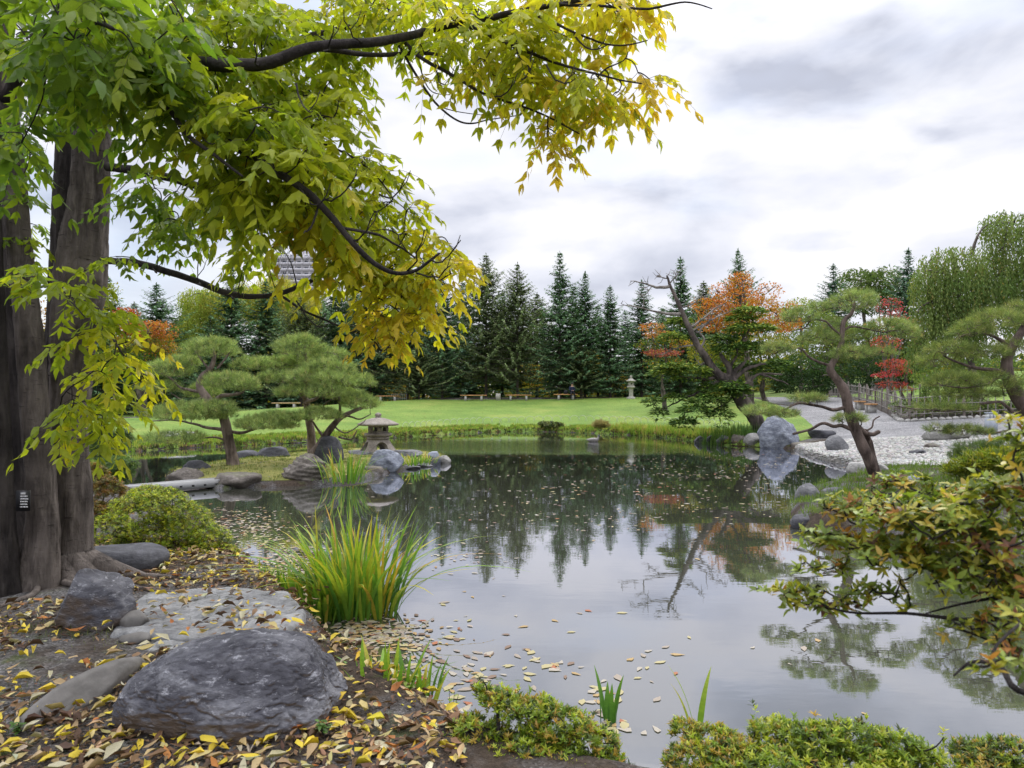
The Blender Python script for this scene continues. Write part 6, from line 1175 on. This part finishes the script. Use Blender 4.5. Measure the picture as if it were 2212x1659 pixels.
bush('soft dark green cypress behind the rusty shrub', bb([(250, 1010, 9.5, 50, 24), (262, 1030, 9.6, 26, 16)]), 308, [(0.09, 0.16, 0.04), (0.13, 0.21, 0.045), (0.19, 0.26, 0.05)], (3, 3, 1), 1100, .045, whorl=8, base=(-5.3, 9.6, .3), wid=.2, up=.3, shell=.6)
bush('feathery green shrub right of the trunks at lawn height', bb([(235, 975, 12, 40, 40), (215, 940, 12, 30, 30), (262, 950, 12.2, 26, 28)]), 309, [(0.05, 0.10, 0.025), (0.08, 0.14, 0.03), (0.14, 0.19, 0.04)], (3, 3, 1), 1500, .05, whorl=7, base=(-6.8, 12, .3), wid=.25, up=.5, shell=.5)
bush('dark round shrub overhanging the far bank', bb([(1190, 920, 38.3, 20, 9), (1174, 916, 38.4, 12, 6), (1206, 919, 38.3, 12, 7)]), 310, [(0.12, 0.17, 0.04), (0.2, 0.22, 0.06), (0.07, 0.09, 0.03)], (3, 2, 2), 700, .10, whorl=6, base=(2.1, 38.5, .2), wid=.5, up=.5, shell=.6)
bush('tan tussock on the far bank right of the dark round shrub', bb([(1298, 920, 36.8, 18, 10)]), 311, [(0.34, 0.28, 0.15), (0.28, 0.25, 0.11)], (2, 1), 300, .22, whorl=8, base=(4.6, 36.8, .2), wid=.08, up=1.6, shell=.3, name='grass_tussock', cat='plant')
bush('yellow-green plants below the fence behind the pale rocks', bb([(2130, 1005, 10.5, 60, 26), (2190, 1000, 10.2, 50, 30), (2080, 1020, 10.8, 40, 16)]), 312, [(0.24, 0.30, 0.03), (0.34, 0.33, 0.04), (0.14, 0.2, 0.03)], (3, 2, 2), 600, .16, whorl=6, base=(7.2, 10.5, .3), wid=.12, up=1.2, shell=.4, name='grass_tussock', cat='plant')
# green growth behind the bamboo fence
bush('tangle of green shrubs behind the right part of the bamboo fence', [(18.2, 31.6, 1.4, 1.4, .7, .45), (20.2, 31.4, 1.4, 1.5, .7, .42), (22.3, 31.2, 1.3, 1.5, .7, .4), (24, 31, 1.3, 1.3, .7, .4)], 313, [(0.10, 0.16, 0.03), (0.16, 0.22, 0.04), (0.06, 0.1, 0.03), (0.3, 0.2, 0.08)], (3, 3, 2, .5), 1800, .10, whorl=6, base=(20, 31.5, 1.0), wid=.5, up=.5, shell=.4)
# small weeds with coloured leaves on the near bank
def weed(label, px, py, z, cols, n, h, seed, leaf=.04):
    r = np.random.default_rng(seed); d = (E - z) * F / (py - 858); b = np.array([(px - 1106) * d / F, d, z]); T = thing('weed', label, 'plant', b); m = MB(); f = MB()
    for i in range(n):
        a = r.uniform(0, 6.28); L = h * r.uniform(.5, 1); e = b + np.array([math.cos(a) * L * .35, math.sin(a) * L * .25, L]); q = [b, (b + e) / 2 + r.normal(0, .01, 3), e]; m.tube(q, [.003, .002, .0012], 4)
        k = 6; t = np.linspace(.4, 1, k); pos = b + (e - b) * t[:, None]; an = r.uniform(0, 6.28, k); f.leaves(LEAF_V, LEAF_F, pos, np.c_[np.cos(an), np.sin(an), r.uniform(-.4, .3, k)], np.tile([0, 0, 1.], (k, 1)), leaf * r.uniform(.7, 1.2, k), leaf * .62, pick(r, cols, np.ones(len(cols)), k))
    m.build('stem', M['bark_dark'], T); f.build('foliage', M['leaf_shrub'], T, kind='stuff')
weed('seedling with pink-red leaves at the water edge right of the boulder', 925, 1515, .08, [(0.60, 0.08, 0.12), (0.55, 0.13, 0.12)], 2, .16, 1, .05)
weed('weed with rounded yellow-green leaves among the iris at the boulder', 868, 1545, .12, [(0.26, 0.36, 0.04), (0.42, 0.36, 0.05), (0.2, 0.3, 0.04)], 9, .24, 2, .038)
weed('ferny light green weed left of the bottom azalea', 975, 1560, .15, [(0.26, 0.36, 0.05)], 5, .16, 3, .022)
weed('small green weed growing at the foot of the boulder', 700, 1590, .36, [(0.12, 0.22, 0.05)], 5, .07, 4, .03)
weed('small green weed at the bottom left corner', 40, 1585, .36, [(0.10, 0.20, 0.04)], 5, .06, 5, .03)

# ------------------------------------------------------------------ stumps in the near bank
def stump(label, px, py, z, r0, h, seed):
    d = (E - z) * F / (py - 858); c = np.array([(px - 1106) * d / F, d, z]); m = MB(); m.tube([c + [0, 0, -.15], c, c + [0, 0, h * .7], c + [0, 0, h]], [r0 * 1.1, r0, r0 * .95, r0 * .85], 18, rough=.25, seed=seed, cap=True); m.build('post', M['bark_dark'], smooth_=True, label=label, cat='post', loc=c, group='rotting wooden edging posts')
stump('rotting dark post right of the big boulder behind the weeds', 812, 1518, .15, .07, .15, 1); stump('rotting dark post at the water edge left of the bottom azalea', 905, 1585, .12, .055, .10, 2); stump('lower dark post stub beside the other post', 940, 1590, .10, .045, .07, 3)

# ------------------------------------------------------------------ stone lanterns
M['granite'] = rockmat('lantern_granite', (0.15, 0.13, 0.11), (0.27, 0.235, 0.20), (0.40, 0.36, 0.31), 5, 0.0, bmp=.5, stretch=(1, 1, 1), rough=.9)
M['granite_pale'] = rockmat('lantern_granite_pale', (0.28, 0.27, 0.23), (0.42, 0.40, 0.35), (0.55, 0.53, 0.48), 5, 0.0, bmp=.4, stretch=(1, 1, 1), rough=.9)
def hexbox(m, c, R, z0, z1, th, win, rot=0.0, zs=.25, ze=.75, ww=.5):
    """six walls with a square window in those listed"""
    for k in range(6):
        a = rot + k * math.pi / 3; nx, ny = math.cos(a), math.sin(a); ap = R * math.cos(math.pi / 6); side = R; cx, cy = c[0] + nx * (ap - th / 2), c[1] + ny * (ap - th / 2); Ht = z1 - z0; rz = a + math.pi / 2; mid = (z0 + z1) / 2
        if k in win:
            a0, a1 = z0 + Ht * zs, z0 + Ht * ze
            m.box((cx, cy, (z0 + a0) / 2), (side, th, a0 - z0), rz); m.box((cx, cy, (a1 + z1) / 2), (side, th, z1 - a1), rz)
            for s in (-1, 1):
                wd = side * (1 - ww) / 2; off = s * (side / 2 - wd / 2); m.box((cx - ny * off * 1, cy + nx * off * 1, (a0 + a1) / 2), (wd, th, a1 - a0), rz)
        else: m.box((cx, cy, mid), (side, th, Ht), rz)
def yukimi():
    d = 20.3; px = 817; x = (px - 1106) * d / F; zb = E - (977 - 858) * d / F; c = np.array([x, d, 0.0]); T = thing('stone_lantern', 'squat snow-viewing stone lantern with wide round roof on the island', 'stone lantern', (x, d, zb))
    s = d / F
    # base: flared drum with arched openings, cut in a shell and given thickness
    R0, R1, hb = 44 * s, 22 * s, 30 * s; bm = bmesh.new(); nu, nv = 120, 26; vs_ = [[None] * nu for _ in range(nv + 1)]
    for j in range(nv + 1):
        t = j / nv; rr2 = R0 + (R1 - R0) * (t ** .8); hexf = 1
        for i in range(nu):
            a = i / nu * 2 * math.pi; k6 = math.pi / 3; q = (a % k6) - k6 / 2; hx = math.cos(math.pi / 6) / math.cos(q); rr3 = rr2 * (hx * .6 + .4)
            vs_[j][i] = bm.verts.new((rr3 * math.cos(a), rr3 * math.sin(a), t * hb))
    for j in range(nv):
        for i in range(nu):
            a = (i + .5) / nu * 2 * math.pi; t = (j + .5) / nv; k4 = 2 * math.pi / 4; q = ((a + math.radians(18)) % k4) - k4 / 2; wd = .42 if t < .45 else .42 * math.sqrt(max(0, 1 - ((t - .45) / .33) ** 2))
            if abs(q) < wd: continue
            bm.faces.new((vs_[j][i], vs_[j][(i + 1) % nu], vs_[j + 1][(i + 1) % nu], vs_[j + 1][i]))
    for v_ in [v_ for v_ in bm.verts if not v_.link_faces]: bm.verts.remove(v_)
    me = bpy.data.meshes.new('base'); bm.to_mesh(me); bm.free(); me.materials.append(M['granite']); o = bpy.data.objects.new('base', me); COL.objects.link(o); o.parent = T
    md = o.modifiers.new('thick', 'SOLIDIFY'); md.thickness = .11; md.offset = -1
    m = MB(); m.lathe([(0, hb * .97), (24 * s, hb * .97), (24 * s, hb + 3 * s), (0, hb + 3 * s)], (x, d, zb), 24); m.build('collar', M['granite'], T)
    zp = zb + hb + 3 * s; m = MB(); m.lathe([(0, 0), (22 * s, 0), (29 * s, 2.5 * s), (30 * s, 7 * s), (27 * s, 9 * s), (0, 9 * s)], (x, d, zp), 6, rot=.3); m.build('platform', M['granite'], T)
    zf = zp + 9 * s; m = MB(); hexbox(m, (x, d), 23 * s, zf, zf + 16 * s, 3.2 * s, (0, 1, 3, 4, 2, 5), rot=math.pi / 2 + .02 + math.pi / 6 + .35, ww=.40, zs=.25, ze=.8)
    m.build('firebox', M['granite'], T)
    zr_ = zf + 16 * s; m = MB(); m.lathe([(0, .2 * s), (41 * s, .2 * s), (44 * s, 1.5 * s), (44.5 * s, 3.5 * s), (38 * s, 6.5 * s), (26 * s, 12 * s), (14 * s, 15.5 * s), (7 * s, 17 * s), (0, 17 * s)], (x, d, zr_), 36); m.build('roof', M['granite'], T, smooth_=True)
    m = MB(); m.lathe([(6 * s, 0), (7 * s, 1.5 * s), (5 * s, 3 * s), (7 * s, 5 * s), (7 * s, 8 * s), (4 * s, 10.5 * s), (0, 11.5 * s)], (x, d, zr_ + 16.5 * s), 16); m.build('finial', M['granite'], T, smooth_=True)
yukimi()
def kasuga():
    d = 57.0; px = 1363; x = (px - 1106) * d / F; zb = H(x, d); s = d / F; T = thing('stone_lantern', 'tall pale upright stone lantern in front of the spruces', 'stone lantern', (x, d, zb))
    def L(name, pr, z, k=6, sm=False): m = MB(); m.lathe([(a * s, b * s) for a, b in pr], (x, d, z), k, rot=.2); m.build(name, M['granite_pale'], T, smooth_=sm)
    z = zb; L('base', [(10, -2), (10, 2), (7, 4), (0, 4)], z); L('post', [(4.8, 3), (4.4, 12), (4.6, 20), (4.8, 22)], z, 14, True); L('platform', [(5, 0), (9, 2), (9.5, 5), (8, 6), (0, 6)], z + 21 * s)
    m = MB(); hexbox(m, (x, d), 6.6 * s, z + 27 * s, z + 36 * s, 1.4 * s, (0, 3, 1, 4), rot=-math.pi / 2, ww=.42, zs=.3, ze=.75); m.build('firebox', M['granite_pale'], T)
    L('roof', [(0, 0), (10, 0), (12, 2.2), (10, 3), (6, 5), (3, 7.5), (0, 7.5)], z + 36 * s); L('finial', [(2, 0), (3.2, 1), (2, 2), (3, 3.2), (2.6, 5.2), (0, 7)], z + 43.2 * s, 12, True)
kasuga()

# ------------------------------------------------------------------ benches
M['wood'] = plain('bench_wood', (0.50, 0.26, 0.10), .6, .25, 6, .3, 40); M['wood_pale'] = plain('bench_wood_pale', (0.52, 0.36, 0.18), .6, .2, 6, .3, 40); M['concrete'] = plain('concrete', (0.38, 0.37, 0.35), .85, .15, 6, .4, 50)
def bench(label, px, d, L, rz=0, mat='wood', hgt=.42, dep=.42):
    x = (px - 1106) * d / F; z = H(x, d); T = thing('bench', label, 'bench', (x, d, z), 'backless park benches', rz)
    for k in range(3):
        m = MB(); m.box((x, d + (k - 1) * dep / 3, z + hgt), (L, dep / 3 - .02, .07)); m.build('plank', M[mat], T)
    for s_ in (-1, 1):
        m = MB(); m.box((x + s_ * L * .30, d, z + hgt / 2 - .045), (.16, dep * .85, hgt - .02)); m.build('leg', M['concrete'], T)
bench('backless wooden bench behind the left island pine, nearest of the lawn benches', 618, 50.5, 1.95, .03, 'wood_pale'); bench('wooden bench just right of the leaning island pine by the pale railing', 838, 56.5, 1.9, 0); bench('long bench left of the grey stone marker', 1023, 56.3, 2.1, 0)
bench('bench right of the grey stone marker before the pale trunk', 1120, 56.8, 2.1, 0); bench('bench the navy-clad person sits on', 1222, 57.0, 1.9, 0)
bench('farther of two short benches beside the bamboo fence', 1857, 38.5, 1.6, 1.25, 'wood'); bench('nearer short bench beside the bamboo fence', 1881, 36.0, .95, 1.35, 'wood')
x = (1076 - 1106) * 57 / F; m = MB(); m.box((x, 57, H(x, 57) + .25), (.38, .3, .6), .05, taper=.96); m.build('stone_marker', M['granite_pale'], label='small grey upright stone marker between two benches', cat='stone marker', loc=(x, 57, H(x, 57)))
def railing():
    x0, x1, d = (846 - 1106) * 59 / F, (878 - 1106) * 59 / F, 59; z = H(x0, d); T = thing('railing', 'low pale metal railing behind the bench by the leaning pine', 'railing', (x0, d, z)); mm = plain('pale_metal', (.5, .5, .48), .5, .1)
    for zz in (.25, .6): m = MB(); m.tube([(x0, d, z + zz), (x1, d, z + zz)], .025, 6); m.build('rail', mm, T)
    for k in range(9): xx = x0 + (x1 - x0) * k / 8; m = MB(); m.tube([(xx, d, z), (xx, d, z + .62)], .02, 5); m.build('bar', mm, T)
railing()

# ------------------------------------------------------------------ bamboo fence, edging stones, bollard
M['bamboo'] = plain('weathered_bamboo', (0.22, 0.20, 0.18), .7, .3, 9, .3, 40); M['fencepost'] = plain('charred_post', (0.15, 0.125, 0.11), .8, .3, 9, .5, 40)
def fence():
    pts = np.array([(22.8, 51), (21.3, 43.5), (19.6, 38), (17.0, 31), (18.7, 30.5), (20.7, 30.0), (24, 29.5)]); d = np.r_[0, np.cumsum(np.linalg.norm(np.diff(pts, axis=0), axis=1))]
    at = lambda t: np.array([np.interp(t, d, pts[:, 0]), np.interp(t, d, pts[:, 1])]); o0 = at(d[3]); T = thing('bamboo_fence', 'lattice fence of grey bamboo poles with dark posts along the gravel path', 'fence', (o0[0], o0[1], H(*o0)))
    t = 0.0; k = 0
    while t < d[-1]:
        p = at(t); z = H(*p); near = t > d[2]
        if k % 7 == 0: m = MB(); m.tube([(*p, z - .1), (*p, z + 1.15)], .055, 8); m.build('post', M['fencepost'], T)
        else: m = MB(); r_ = .020; m.tube([(*(p + RG.normal(0, .02, 2)), z - .05), (*(p + RG.normal(0, .02, 2)), z + 1.02 + RG.uniform(-.08, .08))], r_, 5); m.build('pole', M['bamboo'], T)
        t += .30 if near else .36; k += 1
    for zz in (.25, .62, .95):
        for a, b in zip(range(len(pts) - 1), range(1, len(pts))):
            n = 8; q = [pts[a] * (1 - u) + pts[b] * u for u in np.linspace(0, 1, n)]; q = [(v[0] - .03, v[1] - .04, H(*v) + zz) for v in q]; m = MB(); m.tube(q, .022, 6); m.build('rail', M['bamboo'], T)
    # a second lattice leaf crossing behind at the corner
    e0, e1 = np.array([21.3, 43.6]), np.array([25.5, 44.5]); 
fence()
def fence2():
    p0, p1 = np.array([18.5, 35.0]), np.array([24.5, 37.0]); T = thing('bamboo_fence', 'short return of bamboo lattice seen behind the red maple', 'fence', (*p0, H(*p0)))
    for k in range(16):
        p = p0 + (p1 - p0) * k / 15; z = H(*p); m = MB(); m.tube([(*p, z), (*p, z + 1.25)], .05 if k % 5 == 0 else .02, 6); m.build('post' if k % 5 == 0 else 'pole', M['fencepost' if k % 5 == 0 else 'bamboo'], T)
    for zz in (.3, .7, 1.05): m = MB(); m.tube([(*p0, H(*p0) + zz), (*p1, H(*p1) + zz)], .022, 6); m.build('rail', M['bamboo'], T)
fence2()
ep = resample(np.array([(17.9, 33.2), (17.0, 31.3), (16.7, 30.45), (17.2, 30.15), (18.7, 29.95), (20.7, 29.45), (24, 28.9)]), 40)
for i, p in enumerate(ep):
    v, f = rock_mesh((.24 + .10 * RG.random(), .20, .20), 400 + i, planes=6, sub=2, fine=.01); m = MB(); m.add(v + np.array([p[0], p[1], H(*p) + .03]), f); m.build('edging_stone', R_['pale'], gp, smooth_=True)
def bollard():
    d = 23.5; x = (2141 - 1106) * d / F; z = H(x, d); T = thing('bollard_light', 'grey square bollard light with white panels at the edge of the gravel', 'bollard', (x, d, z)); bm_ = plain('bollard_grey', (.30, .33, .38), .5, .1); wm = plain('bollard_white', (.75, .78, .8), .4, .05)
    m = MB(); m.box((x, d, z + .28), (.26, .26, .56)); m.build('post', bm_, T); m = MB(); m.box((x, d, z + .72), (.28, .28, .04)); m.build('cap', bm_, T)
    m = MB(); m.box((x, d, z + .63), (.22, .22, .14)); m.build('lamp_glass', wm, T); m = MB(); m.box((x, d - .13, z + .63), (.02, .03, .14)); m.box((x - .12, d - .12, z + .63), (.02, .03, .14)); m.box((x + .12, d - .12, z + .63), (.02, .03, .14)); m.build('bars', bm_, T)
bollard()
# hoop edging
def hoops():
    c = [(870, 921), (950, 914), (1040, 909), (1140, 905), (1250, 904), (1350, 906), (1440, 909), (1520, 914), (1600, 920)]; base = []
    for px, py in c:
        best = min(((abs((E - H((px - 1106) * dd / F, dd)) * F / dd + 858 - py - 6), dd) for dd in np.arange(31, 50, .5)))[1]; base.append(((px - 1106) * best / F, best))
    q = resample(np.array(base), 47); T = thing('hoop_edging', 'row of pale bent bamboo hoops along the lawn edge', 'edging', (*q[23], H(*q[23])), None); hm = plain('hoop_bamboo', (.42, .46, .36), .6, .1)
    for a, b in zip(q[:-1], q[1:]):
        w_ = (b - a); a2 = a - w_ * .12; b2 = b + w_ * .12; pp_ = []
        for t in np.linspace(0, math.pi, 11): u = (1 - math.cos(t)) / 2; p = a2 * (1 - u) + b2 * u; pp_.append((p[0], p[1], H(*p) + .34 * math.sin(t)))
        m = MB(); m.tube(pp_, .010, 4); m.build('hoop', hm, T)
hoops()
# garden hose / plank bridge
def bridge():
    a = np.array([-7.5, 13.1, .17]); b = P(472, 1042, 14.6); b[2] = .14; T = thing('plank_bridge', 'narrow pale metal plank bridge from the left bank to the island', 'footbridge', tuple(a)); al = plain('aluminium_plank', (.30, .30, .30), .5, .12, 5, .3, 30); hol = plain('dark_hole', (.02, .02, .02), .8, .1)
    dv = b - a; L = np.linalg.norm(dv); ux = dv / L; an = math.atan2(ux[1], ux[0]); nx = np.array([-ux[1], ux[0], 0])
    for s_, w_, h_, nm in ((0, .34, .035, 'deck'),):
        m = MB(); c = (a + b) / 2; m.box(c, (L, w_, h_), an); m.build(nm, al, T)
    for s_ in (-1, 1):
        m = MB(); c = (a + b) / 2 + nx * s_ * .17 + np.array([0, 0, -.045]); m.box(c, (L, .03, .15), an); m.build('side_beam', al, T)
        for k in range(9):
            q = a + dv * (k + .5) / 9 + nx * (s_ * .187) + np.array([0, 0, -.05]); m = MB(); m.box(q, (.05, .006, .035), an); m.build('slot', hol, T)
bridge()

# ------------------------------------------------------------------ people and duck
def person(label, px, py_feet, d, joints, cols, hair, bag=None, rz=0, hgt=1.68):
    """joints: dict name->(x,y,z) in metres about the feet, built with a skin modifier and baked"""
    x = (px - 1106) * d / F; z = H(x, d); T = thing('person', label, 'person', (x, d, z), None, rz)
    J = joints; order = ['pelvis', 'waist', 'chest', 'neck', 'head', 'crown', 'sL', 'eL', 'wL', 'fL', 'sR', 'eR', 'wR', 'fR', 'hL', 'kL', 'aL', 'tL', 'hR', 'kR', 'aR', 'tR']
    E_ = [(0, 1), (1, 2), (2, 3), (3, 4), (4, 5), (2, 6), (6, 7), (7, 8), (8, 9), (2, 10), (10, 11), (11, 12), (12, 13), (0, 14), (14, 15), (15, 16), (16, 17), (0, 18), (18, 19), (19, 20), (20, 21)]
    rad = dict(pelvis=.15, waist=.15, chest=.17, neck=.06, head=.095, crown=.08, sL=.075, eL=.055, wL=.04, fL=.035, hL=.10, kL=.07, aL=.045, tL=.045)
    me = bpy.data.meshes.new('body'); me.from_pydata([J[k] for k in order], E_, []); o = bpy.data.objects.new('body', me); COL.objects.link(o)
    sm = o.modifiers.new('skin', 'SKIN'); 
    for i, k in enumerate(order): rr2 = rad.get(k) or rad[k[:-1] + 'L']; me.skin_vertices[0].data[i].radius = (rr2, rr2 * .85)
    me.skin_vertices[0].data[0].use_root = True; ss = o.modifiers.new('sub', 'SUBSURF'); ss.levels = 2; ss.render_levels = 2
    dg = bpy.context.evaluated_depsgraph_get(); me2 = bpy.data.meshes.new_from_object(o.evaluated_get(dg)); bpy.data.objects.remove(o)
    for c in cols: me2.materials.append(c)
    names = np.array([J[k] for k in order]); zone = {'pelvis': 1, 'waist': 0, 'chest': 0, 'neck': 2, 'head': 2, 'crown': 2, 'sL': 0, 'eL': 0, 'wL': 0, 'fL': 2, 'sR': 0, 'eR': 0, 'wR': 0, 'fR': 2, 'hL': 1, 'kL': 1, 'aL': 1, 'tL': 3, 'hR': 1, 'kR': 1, 'aR': 1, 'tR': 3}
    for p_ in me2.polygons: c = np.array(p_.center); k = order[int(np.argmin(np.linalg.norm(names - c, axis=1)))]; p_.material_index = zone[k]; p_.use_smooth = True
    o = bpy.data.objects.new('body', me2); COL.objects.link(o); o.parent = T
    hd = (np.array(J['head']) + np.array(J['crown'])) / 2; v, f = ico(3); v = v * np.array([.105, .115, .125]); f2 = f[(v[f].mean(1)[:, 2] > -.02) | (v[f].mean(1)[:, 1] > .03)]
    m = MB(); m.add(v + hd + np.array([0, .012, .02]) + np.array(T.location), f2); m.build('hair', hair, T, smooth_=True)
    if bag: m = MB(); m.box(np.array(T.location) + np.array(bag), (.26, .14, .30)); m.build('bag', cols[0], T)
    return T
navy = plain('navy_cloth', (.012, .018, .055), .8, .3); black = plain('black_cloth', (.012, .012, .016), .8, .3); denim = plain('denim', (.09, .14, .24), .8, .3); dden = plain('dark_denim', (.025, .035, .06), .8, .3); white_c = plain('cream_cloth', (.62, .60, .55), .8, .1); skin = plain('skin', (.52, .32, .24), .6, .1); hairm = plain('black_hair', (.012, .01, .01), .5, .2); shoe = plain('white_shoe', (.6, .6, .58), .6, .1); dshoe = plain('dark_shoe', (.02, .02, .02), .6, .1)
stand = dict(pelvis=(0, 0, .92), waist=(0, 0, 1.08), chest=(0, 0, 1.28), neck=(0, 0, 1.46), head=(0, -.01, 1.56), crown=(0, 0, 1.66), sL=(-.17, 0, 1.38), eL=(-.22, -.16, 1.20), wL=(-.10, -.38, 1.30), fL=(-.06, -.46, 1.34), sR=(.17, 0, 1.38), eR=(.26, -.18, 1.22), wR=(.36, -.36, 1.34), fR=(.42, -.42, 1.38), hL=(-.09, 0, .88), kL=(-.10, -.01, .48), aL=(-.11, .02, .09), tL=(-.12, -.13, .04), hR=(.09, 0, .88), kR=(.10, -.02, .48), aR=(.12, .02, .09), tR=(.13, -.13, .04))
person('person in a black jacket standing and raising a phone at the lawn edge', 301, 905, 46, stand, [black, dden, skin, shoe], hairm, rz=.6)
bend = dict(pelvis=(.06, .1, .86), waist=(.03, .04, 1.02), chest=(-.04, -.10, 1.18), neck=(-.08, -.22, 1.30), head=(-.09, -.29, 1.37), crown=(-.10, -.34, 1.45), sL=(-.20, -.10, 1.24), eL=(-.26, -.18, 1.0), wL=(-.22, -.34, .90), fL=(-.20, -.42, .88), sR=(.13, -.10, 1.26), eR=(.20, -.14, 1.0), wR=(.16, -.30, .88), fR=(.14, -.38, .86), hL=(-.04, .1, .82), kL=(-.08, -.02, .46), aL=(-.10, .10, .09), tL=(-.11, -.04, .04), hR=(.15, .1, .82), kR=(.16, -.03, .46), aR=(.18, .08, .09), tR=(.19, -.06, .04))
person('stooping person in a cream jacket and blue jeans beside the near trunks', 246, 908, 44, bend, [white_c, denim, skin, shoe], hairm, rz=.9)
sit = dict(pelvis=(0, 0, .55), waist=(0, .0, .70), chest=(0, -.03, .92), neck=(0, -.05, 1.10), head=(0, -.08, 1.19), crown=(0, -.08, 1.28), sL=(-.18, -.03, 1.02), eL=(-.24, -.14, .78), wL=(-.08, -.34, .72), fL=(-.02, -.40, .72), sR=(.18, -.03, 1.02), eR=(.24, -.14, .78), wR=(.10, -.34, .72), fR=(.04, -.40, .72), hL=(-.10, -.02, .53), kL=(-.12, -.46, .53), aL=(-.12, -.48, .10), tL=(-.12, -.60, .05), hR=(.10, -.02, .53), kR=(.13, -.46, .53), aR=(.17, -.44, .10), tR=(.18, -.56, .05))
T_ = person('person in a navy jacket sitting on a bench and looking down', 1236, 862, 57, sit, [navy, black, skin, dshoe], hairm)
m = MB(); v, f = rock_mesh((.34, .26, .36), 77, planes=6, sub=3); bl = np.array([(1222 - 1106) * 57 / F, 57.0, H((1222 - 1106) * 57 / F, 57) + .60]); m.add(v + bl, f); m.build('bag', black, smooth_=True, label='dark bag lying on the bench beside the seated person', cat='bag', loc=bl)
def duck():
    d = 29.5; x = (1283 - 1106) * d / F; T = thing('duck', 'duck with dark head and pale flank swimming towards the right', 'duck', (x, d, 0)); bm_ = plain('duck_grey', (.26, .24, .22), .7, .3, 20); wh = plain('duck_pale', (.33, .31, .29), .7, .1); hd = plain('duck_head', (.02, .03, .03), .4, .2); bl = plain('duck_bill', (.35, .3, .08), .5, .1)
    m = MB(); m.tube([(x - .30, d, .10), (x - .24, d, .08), (x - .12, d, .06), (x + .02, d, .06), (x + .12, d, .08), (x + .165, d, .13), (x + .18, d, .19), (x + .19, d, .235), (x + .21, d, .255)], [.01, .05, .10, .11, .09, .055, .038, .045, .04], 14); m.build('body', bm_, T, smooth_=True)
    m = MB(); v, f = ico(3); m.add(v * np.array([.055, .045, .048]) + np.array([x + .205, d, .245]), f); m.build('head', hd, T, smooth_=True); m = MB(); m.tube([(x + .25, d, .24), (x + .29, d, .232), (x + .315, d, .23)], [.018, .016, .012], 8); m.build('bill', bl, T)
    for s_ in (-1, 1): m = MB(); m.add(v * np.array([.13, .02, .05]) + np.array([x - .04, d + s_ * .10, .10]), f); m.build('wing', wh, T, smooth_=True)
duck()

# ------------------------------------------------------------------ far tower block
def tower():
    d = 360.0; x = (638 - 1106) * d / F; s = d / F; T = thing('tower_block', 'pale high-rise apartment block rising behind the yellow willow', 'building', (x, d, 1.5)); wall = plain('tower_wall', (.52, .51, .53), .8, .08, .2, .1, 1); slabm = plain('tower_balcony', (.56, .55, .57), .8, .08, .2, .1, 1); gl = plain('tower_glass', (.20, .21, .24), .2, .3, .3, .0, 1)
    zt = E + (858 - 548) * s; m = MB(); m.box((x, d + 8, zt / 2), (22, 16, zt)); m.build('wall', wall, T); m = MB(); m.box((x + 2, d + 8, zt + 1.6), (9, 8, 3.2)); m.box((x + 2, d + 8, zt + 3.4), (9.6, 8.6, .4)); m.build('penthouse', wall, T)
    me_w = None; fl = 3.0
    for k in range(13):
        z = zt - 1.6 - k * fl; m = MB(); m.box((x, d - .5, z - 1.1), (22.6, 1.6, .25)); m.build('balcony', slabm, T); m = MB(); m.box((x, d - 1.25, z - .55), (22.6, .12, .95)); m.build('parapet', slabm, T)
        for j in range(6):
            q = MB(); q.box((x - 9.2 + j * 3.68, d - .03, z + .25), (1.7, .1, 1.2)); q.build('window', gl, T)
        for j in range(7): q = MB(); q.box((x - 11 + j * 3.68, d - .7, z + .2), (.22, 1.3, 2.6)); q.build('divider', slabm, T)
tower()
from collections import defaultdict
same = defaultdict(list)
for o in bpy.data.objects:
    if o.parent is None and o.name.split('.')[0] in ('fallen_leaf', 'floating_leaf'): same[o['label']].append(o)
for lb, l in same.items():
    l.sort(key=lambda o: o.matrix_basis.translation.y)
    if len(l) == 2: l[0]['label'] = 'nearer ' + lb; l[1]['label'] = 'farther ' + lb
    if len(l) == 3: l[0]['label'] = 'nearest ' + lb; l[1]['label'] = 'midmost ' + lb; l[2]['label'] = 'farthest ' + lb
    if len(l) == 4: l[0]['label'] = 'nearest ' + lb; l[1]['label'] = 'second nearest ' + lb; l[2]['label'] = 'second farthest ' + lb; l[3]['label'] = 'farthest ' + lb
print('tris', sum(len(o.data.polygons) for o in bpy.data.objects if o.type == 'MESH'))
